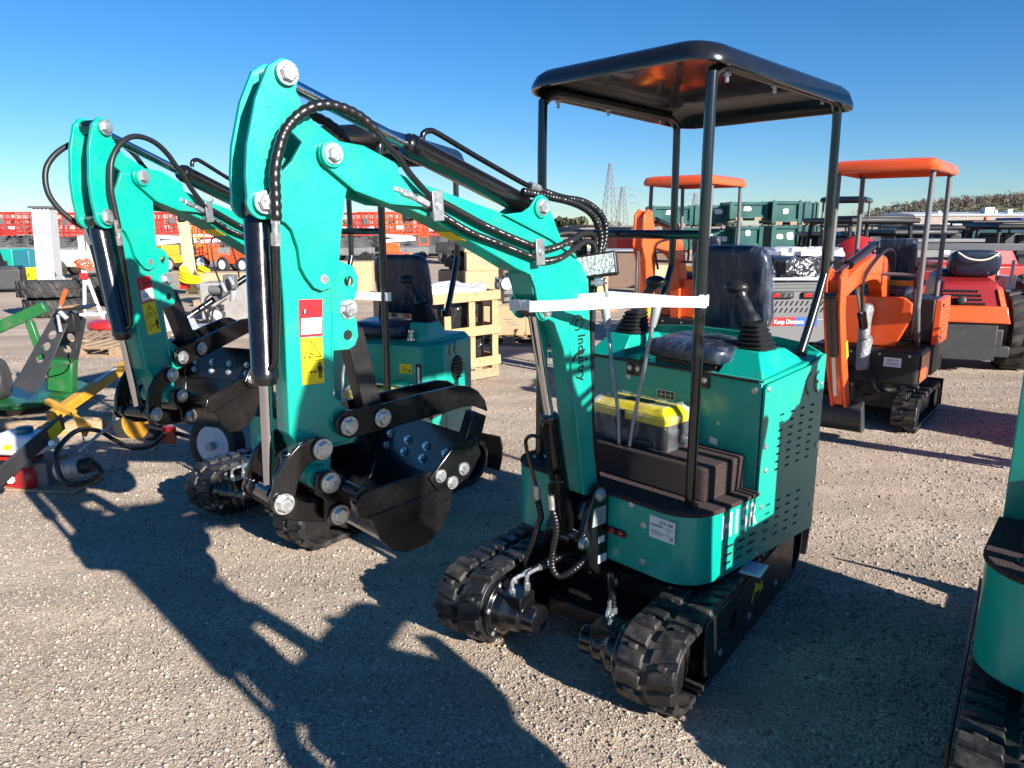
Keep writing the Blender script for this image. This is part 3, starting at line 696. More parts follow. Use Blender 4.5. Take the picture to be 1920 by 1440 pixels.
    lug = [(1.525,1.556),(1.495,1.548),(1.462,1.535),(1.449,1.505),(1.452,1.47),(1.466,1.44),(1.470,1.412),(1.458,1.375),(1.456,1.335),(1.468,1.31),(1.490,1.300),(1.540,1.302)]
    for v0, v1 in ((.020,.034),(-.034,-.020)):
        b = MB(Td); b.plate(lug, v0, v1, holes=[circ(1.480,1.494,.014), circ(1.490,1.342,.014)]); b.build('strut_lug', M['teal'], dip, bevel=.003)
    for s in (1,-1): bolt(dip, 1.486, s*.034, 1.416, (0,s,0), .021, .02)
    k = MB(Td); k.tube([(1.532,.036,1.60),(1.545,.037,1.30),(1.556,.037,1.10)], .004, 6); k.build('weld_bead', M['teal'], dip)
    if stickers:
        s1 = sheet_T(dip, 'danger_sticker', M['red'], [(1.641,1.352),(1.572,1.350),(1.568,1.450),(1.637,1.453)], .0380, Td)
        k = MB(Td); k.plate([(1.637,1.358),(1.576,1.357),(1.573,1.401),(1.634,1.402)], .0394, .0399); k.build('sticker_field', M['white'], s1, smooth=0)
        k = MB(Td); k.plate([(1.632,1.413),(1.613,1.4125),(1.622,1.432)], .0394,.0399); k.text('DANGER', .0115, (1.592,.0396,1.424), AX, UPZ, .0003)
        for i, w_ in enumerate((.046,.030)): k.box((1.628-w_/2,.0401,1.383-.008*i), (w_,.0003,.0022))
        k.build('sticker_writing', M['ink'], s1, smooth=0)
        k = MB(Td); k.plate([(1.6235,1.4155),(1.6205,1.4155),(1.6205,1.4255),(1.6235,1.4255)], .0400,.0403); k.build('sticker_mark', M['white'], s1, smooth=0)
        s2 = sheet_T(dip, 'crush_hazard_sticker', M['yellow'], [(1.641,1.219),(1.575,1.217),(1.573,1.346),(1.640,1.349)], .0380, Td)
        k = MB(Td)
        tri = lambda r_: [(1.607+r_*math.cos(R(a)),1.308+r_*math.sin(R(a))) for a in (90,210,330)]
        k.plate(tri(.032), .0394,.0399, holes=[tri(.027)])
        k.tube([(1.617,.0397,1.299),(1.612,.0397,1.306),(1.606,.0397,1.300),(1.600,.0397,1.302)],.0016,5); k.tube([(1.609,.0397,1.322),(1.606,.0397,1.318),(1.603,.0397,1.322)],.0014,5); k.tube([(1.617,.0397,1.297),(1.614,.0397,1.292)],.0016,5)
        k.box((1.607,.0396,1.283),(.066,.0004,.001))
        k.plate([(1.633,1.234),(1.622,1.234),(1.622,1.268),(1.633,1.268)], .0394,.0399, holes=[[(1.632,1.235),(1.623,1.235),(1.623,1.267),(1.632,1.267)]])
        k.box((1.607,.0396,1.252),(.012,.0004,.0022)); k.plate([(1.619,1.252),(1.613,1.257),(1.613,1.247)], .0394,.0399); k.plate([(1.597,1.252),(1.603,1.257),(1.603,1.247)], .0394,.0399)
        x0 = 1.586
        k.plate(circ(x0,1.273,.004,10), .0394,.0399); k.plate([(x0+.007,1.268),(x0-.007,1.268),(x0-.0085,1.249),(x0-.006,1.249),(x0-.0045,1.262),(x0-.0045,1.232),(x0-.0008,1.232),(x0-.0008,1.249),(x0+.0008,1.249),(x0+.0008,1.232),(x0+.0045,1.232),(x0+.0045,1.262),(x0+.006,1.249),(x0+.0085,1.249)], .0394,.0399)
        k.build('sticker_symbols', M['ink'], s2, smooth=0)
    # hydraulic hoses on the arm
    def T2(p, T): return T @ Vector(p) if T is not None else Vector(p)
    hm = [(1.709,1.66),(1.708,1.69),(1.707,1.73),(1.705,1.779),(1.691,1.832),(1.672,1.877),(1.64,1.913),(1.6,1.939),(1.556,1.951),(1.507,1.948),(1.456,1.932),(1.409,1.902),(1.371,1.864),(1.331,1.833),(1.296,1.793),(1.253,1.756),(1.209,1.722)]
    for s, nm in ((1,'x'),(-1,'y')):
        pts = []
        for i, (u, z) in enumerate(hm):
            t = min(1, max(0, (i-5)/6)); v = (.086 if i < 12 else .086-.012*(i-12)/4)*s
            if second: z += .03*math.sin(math.pi*i/16)
            if second and s < 0: u += .085*math.sin(math.pi*min(1,i/8)); v -= .06*math.sin(math.pi*min(1,i/9))
            A = T2((u, v, z), Td); B = T2((u, v, z), Tb); pts.append(A.lerp(B, t))
        h = MB()
        if spiral:
            h.hose(pts[:12], .0135, .22, .024, 12); h.hose(pts[11:], .0095, 0, n=10)
        else: h.hose(pts, .0105, 0, n=10)
        ho = h.build('arm_hose', M['wraphose'] if spiral else M['hose'], root, smooth=50)
        k = MB(Td); k.cyl((1.709,.084*s,1.692),(1.710,.082*s,1.652),.0125,6); k.cyl((1.710,.082*s,1.655),(1.7095,.078*s,1.625),.0105,10); k.cyl((1.7095,.078*s,1.63),(1.709,.075*s,1.598),.0135,6); k.build('hose_coupling', M['zinc'], ho)
        k = MB(Td); k.hose([(1.709,.075*s,1.60),(1.709,.072*s,1.56),(1.712,.066*s,1.46),(1.718,.056*s,1.34),(1.722,.05*s,1.29),(1.728,.03*s,1.275)], .0095); k.build('steel_pipe', M['black'], ho)
    for s in (1,-1):
        up_ = [(1.215,1.73),(1.14,1.703),(1.007,1.649),(.886,1.608),(.79,1.579),(.757,1.566),(.689,1.573),(.604,1.595),(.546,1.614),(.478,1.618),(.442,1.598),(.437,1.54),(.447,1.40),(.445,1.1),(.425,.80),(.39,.66)]
        lo_ = [(1.273,1.728),(1.214,1.701),(1.173,1.678),(1.064,1.627),(.948,1.591),(.79,1.542),(.743,1.529),(.653,1.538),(.581,1.565),(.5,1.589),(.455,1.572),(.445,1.50),(.455,1.30),(.452,1.0),(.432,.78),(.40,.66)]
        for q, ln in ((0,up_),(1,lo_)):
            h = MB(Tb); v = lambda i: s*(.066 if i < 8 else max(.022+.02*q, .066-.012*(i-7)))
            h.hose([(u, v(i), z) for i, (u, z) in enumerate(ln)], .0115, 0, n=10); ho = h.build('boom_hose', M['hose'], root)
            w = MB(Tb); pr_ = spline([(u, v(i)+s*.0113, z) for i, (u, z) in enumerate(ln[2:8])], 8)
            for i in range(0, len(pr_)-2, 2):
                a_, b_ = pr_[i], pr_[i].lerp(pr_[i+1], rnd.choice((.35,.7,1.2,1.5))); w.tube([a_, b_], .0010, 5)
            w.build('hose_printing', M['white'], ho)
        k = MB(Tb); k.cyl((1.345,s*.066,1.752),(1.315,s*.066,1.742),.011,6); k.cyl((1.32,s*.066,1.743),(1.29,s*.066,1.733),.015,6); k.cyl((1.292,s*.066,1.734),(1.262,s*.066,1.722),.012,12); k.cyl((1.268,s*.066,1.725),(1.225,s*.066,1.708),.0145,6); k.build('hose_coupling', M['zinc'], boom)
        for u, z in ((1.198,1.704),(.772,1.559)):
            k = MB(Tb); k.box((u,s*.080,z), (.040,.008,.088), ry=R(-24+28)); k.box((u,s*.066,z), (.028,.03,.07), ry=R(4)); kb = k.build('hose_clamp', M['steel'], boom, bevel=.002)
            bolt(kb, u, s*.084, z, (0,s,0), .008, .007)
    # pipes and hoses of the arm cylinder
    k = MB(Tb); k.hose([(1.19,.0,1.895),(1.186,0,1.916),(1.162,0,1.926),(1.131,0,1.92),(.999,0,1.869),(.88,0,1.825),(.766,0,1.784),(.726,0,1.776)], .009); ap = k.build('steel_pipe', M['black'], root)
    k = MB(Tb); k.cyl((.745,0,1.780),(.700,0,1.770),.015,8); k.cyl((.80,.03,1.757),(.74,.036,1.749),.014,8); k.build('hose_coupling', M['zinc'], ap)
    k = MB(Tb); k.hose([(.726,0,1.776),(.643,0,1.755),(.571,0,1.742),(.482,0,1.734),(.411,0,1.71),(.362,0,1.674),(.344,0,1.633),(.351,0,1.575),(.40,0,1.50)], .0125, .18, .015, 10); k.build('arm_hose', M['wraphose'], root)
    k = MB(Tb); k.hose([(.816,.04,1.758),(.69,.04,1.743),(.599,.04,1.731),(.525,.04,1.713),(.471,.04,1.688),(.439,.04,1.653),(.414,.04,1.60),(.43,.04,1.52)], .0125, .18, .015, 10); k.build('arm_hose', M['wraphose'], root)
    # feed hoses at the boom foot
    for side_, pts in ((-1,[(.645,-.045,.86),(.655,-.075,.862),(.66,-.10,.845),(.655,-.106,.808),(.64,-.085,.704),(.63,-.075,.655)]), (1,[(.61,.052,.70),(.63,.03,.70),(.64,.008,.685),(.635,.006,.655),(.632,.008,.640)])):
        k = MB(Tb); k.hose(pts, .0075); kp = k.build('steel_pipe', M['black'], root)
        e = Vector(pts[-1]); k = MB(Tb); k.cyl(e, e+Vector((-.004,.003,-.06)), .0125, 8); k.build('hose_coupling', M['zinc'], kp)
        if side_ < 0: hp = [e+Vector((-.004,.003,-.055)),(.62,-.058,.53),(.625,-.065,.50),(.63,-.088,.42),(.635,-.122,.333),(.63,-.122,.292),(.60,-.085,.295),(.55,-.03,.34),(.48,.0,.36)]
        else: hp = [e+Vector((-.004,.003,-.055)),(.62,.024,.53),(.62,.025,.48),(.625,.013,.403),(.63,.02,.341),(.62,.047,.314),(.59,.09,.345),(.53,.11,.39)]
        k = MB(Tb); k.hose(hp, .0125, .16, .014, 10); k.build('boom_hose', M['wraphose'], root)
    # ---- bucket linkage
    par_T['T'] = Td
    la = [(1.631,1.082),(1.603,1.066),(1.594,1.035),(1.612,1.017),(1.640,1.018),(1.672,1.002),(1.694,.97),(1.706,.93),(1.716,.905),(1.742,.890),(1.766,.905),(1.776,.935),(1.764,.98),(1.737,1.03),(1.690,1.068),(1.655,1.082)]
    l2 = [(1.775,.925),(1.765,.948),(1.735,.953),(1.713,.926),(1.666,.897),(1.622,.886),(1.585,.880),(1.567,.857),(1.583,.83),(1.61,.826),(1.67,.838),(1.717,.858),(1.755,.888)]
    for s in (1,-1):
        v0, v1 = sorted((s*.078, s*.092)); b = MB(Td); b.plate(la, v0, v1); lk = b.build('bucket_link', M['black'], root, bevel=.003)
        for u, z in ((1.623,1.047),(1.745,.919)):
            k = MB(Td); k.lathe([(.032,0),(.031,.008),(.025,.009)], (u,s*.092,z), (0,s,0), 20); k.build('pin_boss', M['black'], lk)
            bolt(lk, u, s*.100, z, (0,s,0), .022, .016)
        v0, v1 = sorted((s*.060, s*.076)); b = MB(Td); b.plate(l2, v0, v1); b.build('bucket_link', M['black'], root, bevel=.003)
        k = MB(Td); k.cyl((1.623,s*.0375,1.047),(1.623,s*.078,1.047),.03,18); k.cyl((1.615,s*.0375,.953),(1.615,s*.07,.953),.036,20); k.build('pin_boss', M['teal'], dip)
    k = MB(Td); k.cyl((1.745,-.092,.919),(1.745,.092,.919),.02,14); k.cyl((1.592,-.09,.853),(1.592,.09,.853),.018,14); k.build('link_pin', M['black'], root)
    # ---- bucket
    W = .205
    sidep = [(1.588,.872),(1.594,.905),(1.578,.930),(1.547,.940),(1.473,.944),(1.335,.946),(1.262,.885),(1.273,.81),(1.318,.752),(1.363,.724),(1.434,.722),(1.484,.744),(1.522,.787),(1.545,.85)]
    shell = [(1.560,.925),(1.545,.87),(1.520,.795),(1.482,.752),(1.434,.730),(1.363,.732),(1.323,.757),(1.281,.815),(1.255,.885),(1.205,1.000)]
    sh2 = [(u+(-.0 if i < 3 else 0), z) for i, (u, z) in enumerate(shell)]
    inn = []
    for i in range(len(shell)):
        a_ = Vector(shell[max(0,i-1)]); b_ = Vector(shell[min(len(shell)-1,i+1)]); d_ = (b_-a_).normalized(); n_ = Vector((-d_.y, d_.x)); p = Vector(shell[i])-n_*.010*(1); inn.append((p.x,p.y))
    b = MB(Td); b.plate(shell+inn[::-1], -W, W); bk = b.build('bucket', M['bucket'], root, bevel=.002)
    for s in (1,-1):
        v0, v1 = sorted((s*W, s*(W+.010))); b = MB(Td); b.plate(sidep, v0, v1)
        k = [(u, z) for u, z in [(1.60,.835),(1.55,.85),(1.40,.862),(1.275,.875)]]
        b.build('bucket_side', M['bucket'], bk, bevel=.003)
        b = MB(Td); b.tube([(1.56,s*(W+.011),.862),(1.42,s*(W+.011),.872),(1.29,s*(W+.011),.888)], .004, 6); b.build('weld_bead', M['bucket'], bk)
        v0, v1 = sorted((s*(W+.010), s*(W+.022))); b = MB(Td); b.plate([(1.356,.930),(1.312,.972),(1.262,1.016),(1.182,1.020),(1.160,.966),(1.208,.903),(1.273,.874),(1.330,.890)], v0, v1); ct = b.build('side_cutter', M['bucket'], bk, bevel=.004)
        for u, z in ((1.318,.931),(1.231,.934),(1.275,.901)): bolt(ct, u, s*(W+.022), z, (0,s,0), .015, .012)
        v0, v1 = sorted((s*(W-.035), s*(W+.006))); b = MB(Td); b.plate([(1.215,1.005),(1.175,1.100),(1.125,1.076),(1.155,.985),(1.185,.962)], v0, v1); b.build('bucket_tooth', M['bucket'], bk, bevel=.004)
        b = MB(Td); v0, v1 = sorted((s*.094, s*.112)); b.plate([(1.650,.985),(1.60,.985),(1.555,.945),(1.555,.90),(1.548,.86),(1.57,.825),(1.605,.822),(1.632,.85),(1.630,.90),(1.658,.945)], v0, v1); eb = b.build('bucket_ear', M['bucket'], bk, bevel=.004)
        for u, z in ((1.615,.953),(1.592,.853)):
            k2 = MB(Td); k2.lathe([(.034,0),(.033,.008),(.026,.009)], (u,s*.112,z), (0,s,0), 20); k2.build('pin_boss', M['bucket'], eb)
            bolt(eb, u, s*.120, z, (0,s,0), .022, .016)
    b = MB(Td); b.cyl((1.568,-W,.925),(1.568,W,.925),.022,18); b.build('bucket_tube', M['bucket'], bk)
    b = MB(Td); dl = Vector((1.205-1.262,1.0-.87)).normalized(); b.plate([(1.259,.890),(1.198,1.030),(1.209,1.034),(1.270,.894)], -W+.002, W-.002); lp = b.build('cutting_edge', M['bucket'], bk, bevel=.002)
    for v in (-.15,-.05,.05,.15):
        for t in (.04,.085): bolt(lp, 1.262+.004-.057*t*7.0*.9+.003, v, .892+.13*t*7.0*.9+.004, (.915,0,.40), .0105, .012)
    b = MB(Td); b.tube([(1.250,-W+.002,.905),(1.30,-W+.004,.80),(1.36,-W+.006,.745)], .004, 6); b.tube([(1.252,-W+.01,.896),(1.256,0,.892),(1.252,W-.01,.896)], .004, 6); b.tube([(1.30,-W+.012,.80),(1.302,0,.797),(1.30,W-.012,.80)], .0035, 6); b.build('weld_bead', M['galv'], bk)
    # ---- thumb
    th = [(1.562,1.095),(1.553,1.118),(1.530,1.132),(1.50,1.130),(1.383,1.132),(1.245,1.142),(1.117,1.146),(1.071,1.138),(1.035,1.116),(1.005,1.081),(.993,1.040),(1.018,1.052),(1.054,1.068),(1.095,1.072),(1.18,1.066),(1.284,1.059),(1.435,1.050),(1.515,1.048),(1.547,1.062)]
    tb = None
    for s in (1,-1):
        v0, v1 = sorted((s*.050, s*.064)); b = MB(Td); b.plate(th, v0, v1); tb = b.build('thumb_plate', M['bucket'], root, bevel=.003)
        for u, z in ((1.521,1.088),(1.408,1.092)):
            k = MB(Td); k.lathe([(.030,0),(.029,.006),(.024,.007)], (u,s*.064,z), (0,s,0), 20); k.build('pin_boss', M['bucket'], tb); bolt(tb, u, s*.070, z, (0,s,0), .021, .016)
    b = MB(Td); b.box((1.24,0,1.10), (.17,.102,.010)); b.cyl((1.41,-.05,1.092),(1.41,.05,1.092),.02,14); b.cyl((1.521,-.05,1.088),(1.521,.05,1.088),.022,14); b.build('thumb_web', M['bucket'], root, bevel=.002)
    b = MB(Td); b.hexa([(1.372,-.028,1.075),(1.372,.028,1.075),(1.435,.028,1.075),(1.435,-.028,1.075),(1.435,-.028,1.36),(1.435,.028,1.36),(1.498,.028,1.36),(1.498,-.028,1.36)]); b.cyl((1.486,-.03,1.342),(1.486,.03,1.342),.03,16); b.build('thumb_strut', M['blackflat'], root, bevel=.004)
    par_T['T'] = None

def sheet_T(root, name, m, poly, v, T, t=.0012):
    b = MB(T); b.plate(poly, v, v+t); return b.build(name, m, root, smooth=0)

def mini_excavator(x, y, yaw, phi, label, second=False, swing=0.0, hl=.78):
    root = empty('mini_excavator', (x,y,0), R(yaw), label, 'excavator', 'teal mini excavators parked in a row')
    undercarriage(root, R(phi), hl)
    if second:
        pin = Vector((1.535,0,1.832)); Td = Matrix.Translation(pin) @ Matrix.Rotation(.149,4,'Y') @ Matrix.Translation(-pin)
        house_second(root); seat(root, -.33, .15, .99); canopy(root, -.091)
        arm(root, None, Td, spiral=False, second=True)
    else:
        house_main(root); seat(root, -.36, .10, 1.085); canopy(root, 0)
        Tb = None
        if swing: f = Vector((.40,0,0)); Tb = Matrix.Translation(f) @ Matrix.Rotation(R(swing),4,'Z') @ Matrix.Translation(-f)
        arm(root, Tb, Tb)
    return root

def toolbox(loc, rz, label):
    t = empty('toolbox', loc, rz, label, 'toolbox')
    b = MB(); b.box((0,0,.05), (.155,.37,.10), taper=1.04); b.build('toolbox_base', M['grip'], t, bevel=.012, seg=3)
    b = MB(); b.box((0,0,.118), (.175,.39,.036)); b.hexa([(-.0875,-.195,.136),(.0875,-.195,.136),(.0875,.195,.136),(-.0875,.195,.136),(-.06,-.165,.168),(.06,-.165,.168),(.06,.165,.168),(-.06,.165,.168)])
    lid = b.build('toolbox_lid', M['toolyellow'], t, bevel=.008, seg=3)
    b = MB(); b.box((.085,-.03,.10), (.014,.05,.075)); b.build('latch', M['grip'], t, bevel=.004)
    b = MB(); b.box((0,0,.170), (.045,.13,.010)); b.build('handle', M['grip'], lid, bevel=.004)
    r2 = random.Random(5); vs = []; fs = []
    ns, nh = 60, 14
    for j in range(nh+1):
        h = -.002+.176*j/nh
        lp = rrect(-.092,.092,-.202,.202,.02,14)
        for i, p in enumerate(lp):
            q = 1-(max(0,(h-.135)/.045)*.26)
            n_ = .005*math.sin(i*1.7+j*.9)+.005*math.sin(i*.6-j*1.3)+r2.uniform(-.003,.003)
            vs.append((p[0]*q+n_*(1 if p[0] > 0 else -1), p[1]*q+n_*(1 if p[1] > 0 else -1), h+n_*.6))
    m = len(rrect(-.092,.092,-.202,.202,.02,14))
    fs = [(j*m+i, j*m+(i+1) % m, (j+1)*m+(i+1) % m, (j+1)*m+i) for j in range(nh) for i in range(m)]+[tuple(nh*m+i for i in range(m))]
    b = MB(); b.add(vs, fs); b.build('plastic_wrap', M['boxfilm'], t, smooth=50)
    return t
# ------------------------------------------------------------------ the three teal machines
MX, MY, MYAW = .61, 3.152, 222.462
ex1 = mini_excavator(MX, MY, MYAW, 12.0, 'teal mini excavator in the foreground with black canopy, wrapped seat and H15R lettering')
ex2 = mini_excavator(-.961, 4.49, 249.123, -15.0, 'teal mini excavator behind the large arm, with smooth arm hoses and chamfered seat box', second=True)
ex3 = mini_excavator(2.028, 1.93, 231, 4.0, 'teal mini excavator mostly cut off by the right edge of the photo', swing=19.0, hl=.66); ex3.scale = (1.15,1.15,1.15)
def place_on(ex, p): return Matrix.Rotation(ex.rotation_euler.z, 4, 'Z') @ Vector(p)+Vector(ex.location)
toolbox(place_on(ex1, (.095, .0, .757)), R(MYAW), 'plastic-wrapped toolbox with yellow lid on the footwell step of the foreground excavator')
toolbox(place_on(ex2, (.20, .30, .576)), R(249.1), 'toolbox with yellow lid on the floor of the excavator behind the large arm')
# strap
b = MB(Matrix.Translation((MX,MY,0)) @ Matrix.Rotation(R(MYAW),4,'Z'))
loop = spline([(.318,.41,1.388),(.305,.428,1.388),(.33,.418,1.388),(.55,.24,1.384),(.770,.070,1.378),(.79,.04,1.376),(.79,-.04,1.374),(.77,-.068,1.376),(.70,-.066,1.382),(.48,.10,1.396),(.46,.13,1.398),(.30,.372,1.392),(.272,.385,1.392),(.268,.41,1.39),(.285,.428,1.388),(.305,.429,1.388)],5)
vs = []; fs = []
for i, p in enumerate(loop):
    w = (.0195 if not 40 < i < 62 else .012)+.0012*math.sin(i*.9)+.0008*math.sin(i*2.3)
    p = p+Vector((.0012*math.sin(i*1.9),.0012*math.sin(i*1.3),.0025*math.sin(i*.55)))
    vs += [(p.x,p.y,p.z-w),(p.x,p.y,p.z+w),(p.x*1.0,p.y+.0018,p.z+w),(p.x,p.y+.0018,p.z-w)]
for i in range(len(loop)-1):
    for k in range(4): fs.append((i*4+k,i*4+(k+1)%4,(i+1)*4+(k+1)%4,(i+1)*4+k))
b.add(vs, fs); tag(b.build('tie_strap', M['strap'], None, smooth=60), 'white plastic strap tying the foreground excavator boom to its canopy post', 'strap')
b = MB(Matrix.Translation(ex2.location) @ Matrix.Rotation(R(249.123),4,'Z'))
b.box((.305,.30,1.27), (.004,.30,.045)); b.box((.29,.425,1.27),(.05,.004,.045)); b.box((.40,.15,1.27),(.2,.003,.042), rz=R(15))
tag(b.build('tie_strap', M['strap'], None, smooth=0), 'white plastic strap around the canopy post of the excavator behind the large arm', 'strap')
# ------------------------------------------------------------------ the rest of the yard
PT = R(11.973)
def ray(x, y):
    a, b = (x-960)/1409, -(y-720)/1409
    return Vector((a, math.cos(PT)+b*math.sin(PT), -math.sin(PT)+b*math.cos(PT)))
def P(x, y, Y):                      # the spot in the yard seen towards (x, y) of the survey photo, Y metres away
    r = ray(x, y); return Vector((0,0,1.65))+r*(Y/r.y)
def G(x, y):
    r = ray(x, y); return Vector((0,0,1.65))+r*(-1.65/r.z)
def S(Y): return Y/1409*1.02
def T4(loc, rz=0): return Matrix.Translation(loc) @ Matrix.Rotation(rz, 4, 'Z')

def rebase(t):                        # parts measured in the yard's own frame keep their place under the thing's base
    Mi = (Matrix.Translation(t.location) @ t.rotation_euler.to_matrix().to_4x4()).inverted()
    for c in t.children: c.matrix_parent_inverse = Mi
# ---- orange excavators
def orange_excavator(x, y, yaw, label, roofmat, bodymat, pose, wrapped=True):
    root = empty('mini_excavator', (x,y,0), R(yaw), label, 'excavator', 'excavators standing behind the teal row')
    for s in (1,-1):
        b = MB(); yc = .36*s; zc = .15; ro = .125; a = .42
        st = lambda r, n=10: arc(a, zc, r, -90, 90, n)+arc(-a, zc, r, 90, 270, n)
        b.plate(st(ro), yc-.09, yc+.09, holes=[st(ro-.025)]); Ls = 4*a+2*math.pi*ro
        for i in range(30):
            for row, (y0, y1) in enumerate(((-.088,-.01),(.01,.088))):
                q = ((i+.5*row)/30*Ls) % Ls
                if q < 2*a: p, t, nn = Vector((a-q,0,zc+ro)), Vector((-1,0,0)), Vector((0,0,1))
                elif q < 2*a+math.pi*ro: A = math.pi/2+(q-2*a)/ro; nn = Vector((math.cos(A),0,math.sin(A))); p = Vector((-a,0,zc))+nn*ro; t = Vector((-math.sin(A),0,math.cos(A)))
                elif q < 4*a+math.pi*ro: p, t, nn = Vector((-a+q-2*a-math.pi*ro,0,zc-ro)), Vector((1,0,0)), Vector((0,0,-1))
                else: A = -math.pi/2+(q-4*a-math.pi*ro)/ro; nn = Vector((math.cos(A),0,math.sin(A))); p = Vector((a,0,zc))+nn*ro; t = Vector((-math.sin(A),0,math.cos(A)))
                f = lambda yy, d, h: p+Vector((0,yc+yy,0))+t*d+nn*h
                b.hexa([f(y0,-.02,-.002),f(y0,.014,-.002),f(y1,.02,-.002),f(y1,-.014,-.002),f(y0,-.012,.022),f(y0,.008,.022),f(y1,.012,.022),f(y1,-.008,.022)])
        tr = b.build('rubber_track', M['rubber'], root, bevel=.003)
        b = MB(); b.box((0,yc,zc), (.8,.1,.12)); b.cyl((a,yc-.08,zc),(a,yc+.08,zc),.09,18); b.cyl((-a,yc-.08,zc),(-a,yc+.08,zc),.09,18); b.build('track_frame', M['blackflat'], tr, bevel=.003)
    b = MB(); b.box((0,0,.2), (.4,.6,.14)); b.cyl((0,0,.25),(0,0,.38),.22,24); b.cyl((.35,.05,.24),(.42,.0,.26),.02); b.build('undercarriage_frame', M['blackflat'], root)
    b = MB(); b.box((-.66,0,.16), (.03,.9,.24)); b.box((-.5,0,.16),(.3,.3,.06)); b.build('dozer_blade', M['blackflat'], root, bevel=.004)
    b = MB(); b.plan(rrect(.02,.43,-.42,.42,.05), .38, .66); lb = b.build('lower_body', M['ink'], root, bevel=.02, seg=3)
    b = MB(); b.box((.4315,.22,.56),(.002,.13,.075)); sk = b.build('lot_label', M['sticker'], lb)
    b = MB(); b.text('BELLY HT', .022, (.4332,.22,.575), FX, UPZ, .0003, sx=.9)
    for k in range(2): b.box((.4333,.22,.553-.012*k),(.0005,.09,.003))
    b.build('label_writing', M['ink'], sk, smooth=0)
    b = MB(); b.plan(rrect(-.52,.0,-.44,.44,.06), .40, .66); b.build('rear_body', M['ink'], root, bevel=.02)
    b = MB(); b.box((-.29,.0,.855),(.42,.80,.37)); eb = b.build('seat_base', M['ink'], root, bevel=.01)
    for s in (1,-1):
        b = MB(); v0, v1 = sorted((s*.402, s*.45)); b.plate([(-.06,.66),(-.10,1.03),(-.48,1.05),(-.52,.98),(-.52,.66)], v0, v1, holes=hatch_slots(-.16,-.44,.74,.94,4,5,.05,.022)); b.build('engine_cover', bodymat, eb, bevel=.004)
        b = MB(); b.box((.225,s*.424,.52),(.35,.006,.22)); b.build('side_trim', bodymat, lb, bevel=.003)
    # leg shield
    b = MB(); b.face_u([(-.33,.80),(-.33,1.06),(-.05,1.075),(.24,1.075),(.30,1.03),(.30,.90),(.20,.665),(-.22,.665)], .285, .315); sh = b.build('leg_shield', bodymat, root, bevel=.012, seg=3)
    seat(root, -.36, .0, 1.05, wrapped, .34)
    b = MB(); b.box((-.10,0,1.16),(.02,.62,.05)); b.build('wrap_strip', M['mustard'], root, bevel=.004)
    for s in (1,-1):
        b = MB(); b.tube(spline([(.10,s*.33,.66),(.20,s*.34,.75),(.345,s*.345,.98),(.352,s*.345,1.05),(.352,s*.345,1.5),(.335,s*.345,2.08)],6), .021, 12); b.build('canopy_post', M['midgrey'], root)
        b = MB(); b.tube([(-.44,s*.345,1.04),(-.45,s*.345,1.6),(-.43,s*.345,2.08)], .021, 12); b.build('canopy_post', M['midgrey'], root)
        b = MB(); b.tube(spline([(.0,s*.26,.66),(.03,s*.26,1.0),(.0,s*.24,1.28)],5), .012, 8); b.ball((.0,s*.24,1.29), .022); b.build('travel_lever', M['ink'], root)
    b = MB(); b.cyl((.352,-.345,1.26),(.352,.345,1.26),.014,10); b.build('front_crossbar', M['midgrey'], root)
    b = MB(); vs = []; rings = []
    for ex, z in ((-.02,2.055),(0,2.06),(.008,2.09),(-.01,2.135),(-.05,2.152),(-.14,2.160),(-.2,2.152),(-.30,2.16)):
        rings.append([(px_, py_, z+.0*px_) for px_, py_ in rrect(-.52-ex,.46+ex,-.395-ex,.395+ex,.07,5)])
    inner = [[(q[0]*.985,q[1]*.98,zz) for q in rings[0]] for zz in (2.055,2.10)]
    seq = [inner[1]]+[inner[0]]+rings; m = len(rings[0])
    for r_ in seq: vs += r_
    fs = [(i*m+k, i*m+(k+1) % m, (i+1)*m+(k+1) % m, (i+1)*m+k) for i in range(len(seq)-1) for k in range(m)]+[tuple(range(m)), tuple((len(seq)-1)*m+k for k in range(m))]
    b.add(vs, fs); b.build('canopy_roof', roofmat, root, smooth=40)
    for v in (-.30,-.1,.12,.34): screw(lb, .43, v, .62, (1,0,0), .008)
    for s in (1,-1):
        b = MB(); b.box((-.14,s*.454,.99),(.05,.012,.03)); b.build('cover_latch', M['ink'], eb, bevel=.003)
        b = MB(); b.hose([(.43,s*.09,.50),(.50,s*.10,.42),(.46,s*.12,.33),(.36,s*.14,.28)], .012, .15, .014); b.build('drive_hose', M['wraphose'], root)
    b = MB(); b.tube([(.0,.30,1.09),(.0,.30,1.16)],.03,12); b.ball((.0,.30,1.18),.03); b.build('fuel_cap', M['redpaint'], root)
    # arm
    bo, di, cyl_, bk = pose
    sm = [(p.x,p.z) for p in spline([(u,0,z) for u, z in bo[1:-1]], 4)]+[bo[-1], bo[0]]
    b = MB(); b.plate(sm, -.055, .055); boom = b.build('boom', bodymat, root, bevel=.008)
    for s in (1,-1):
        b = MB(); v0, v1 = sorted((s*.035, s*.06)); b.plate(di, v0, v1); dp = b.build('dipper_plate', bodymat, root, bevel=.006)
    b = MB(); b.plate([(p[0]*.9+.1*sum(q[0] for q in di)/len(di), p[1]*.96+.04*sum(q[1] for q in di)/len(di)) for p in di], -.034, .034); b.build('dipper_arm', bodymat, root, bevel=.004)
    for a_, b_, m_ in cyl_:
        A, B_ = Vector((a_[0],0,a_[1])), Vector((b_[0],0,b_[1])); C_ = A.lerp(B_, m_)
        k = MB(); k.cyl(A, C_, .018, 12); ro_ = k.build('cylinder_rod', M['chrome'], root); k = MB(); k.cyl(C_, B_, .035, 16); k.cyl(B_-Vector((0,.04,0)),B_+Vector((0,.04,0)),.03,14); k.build('cylinder_barrel', M['black'], root)
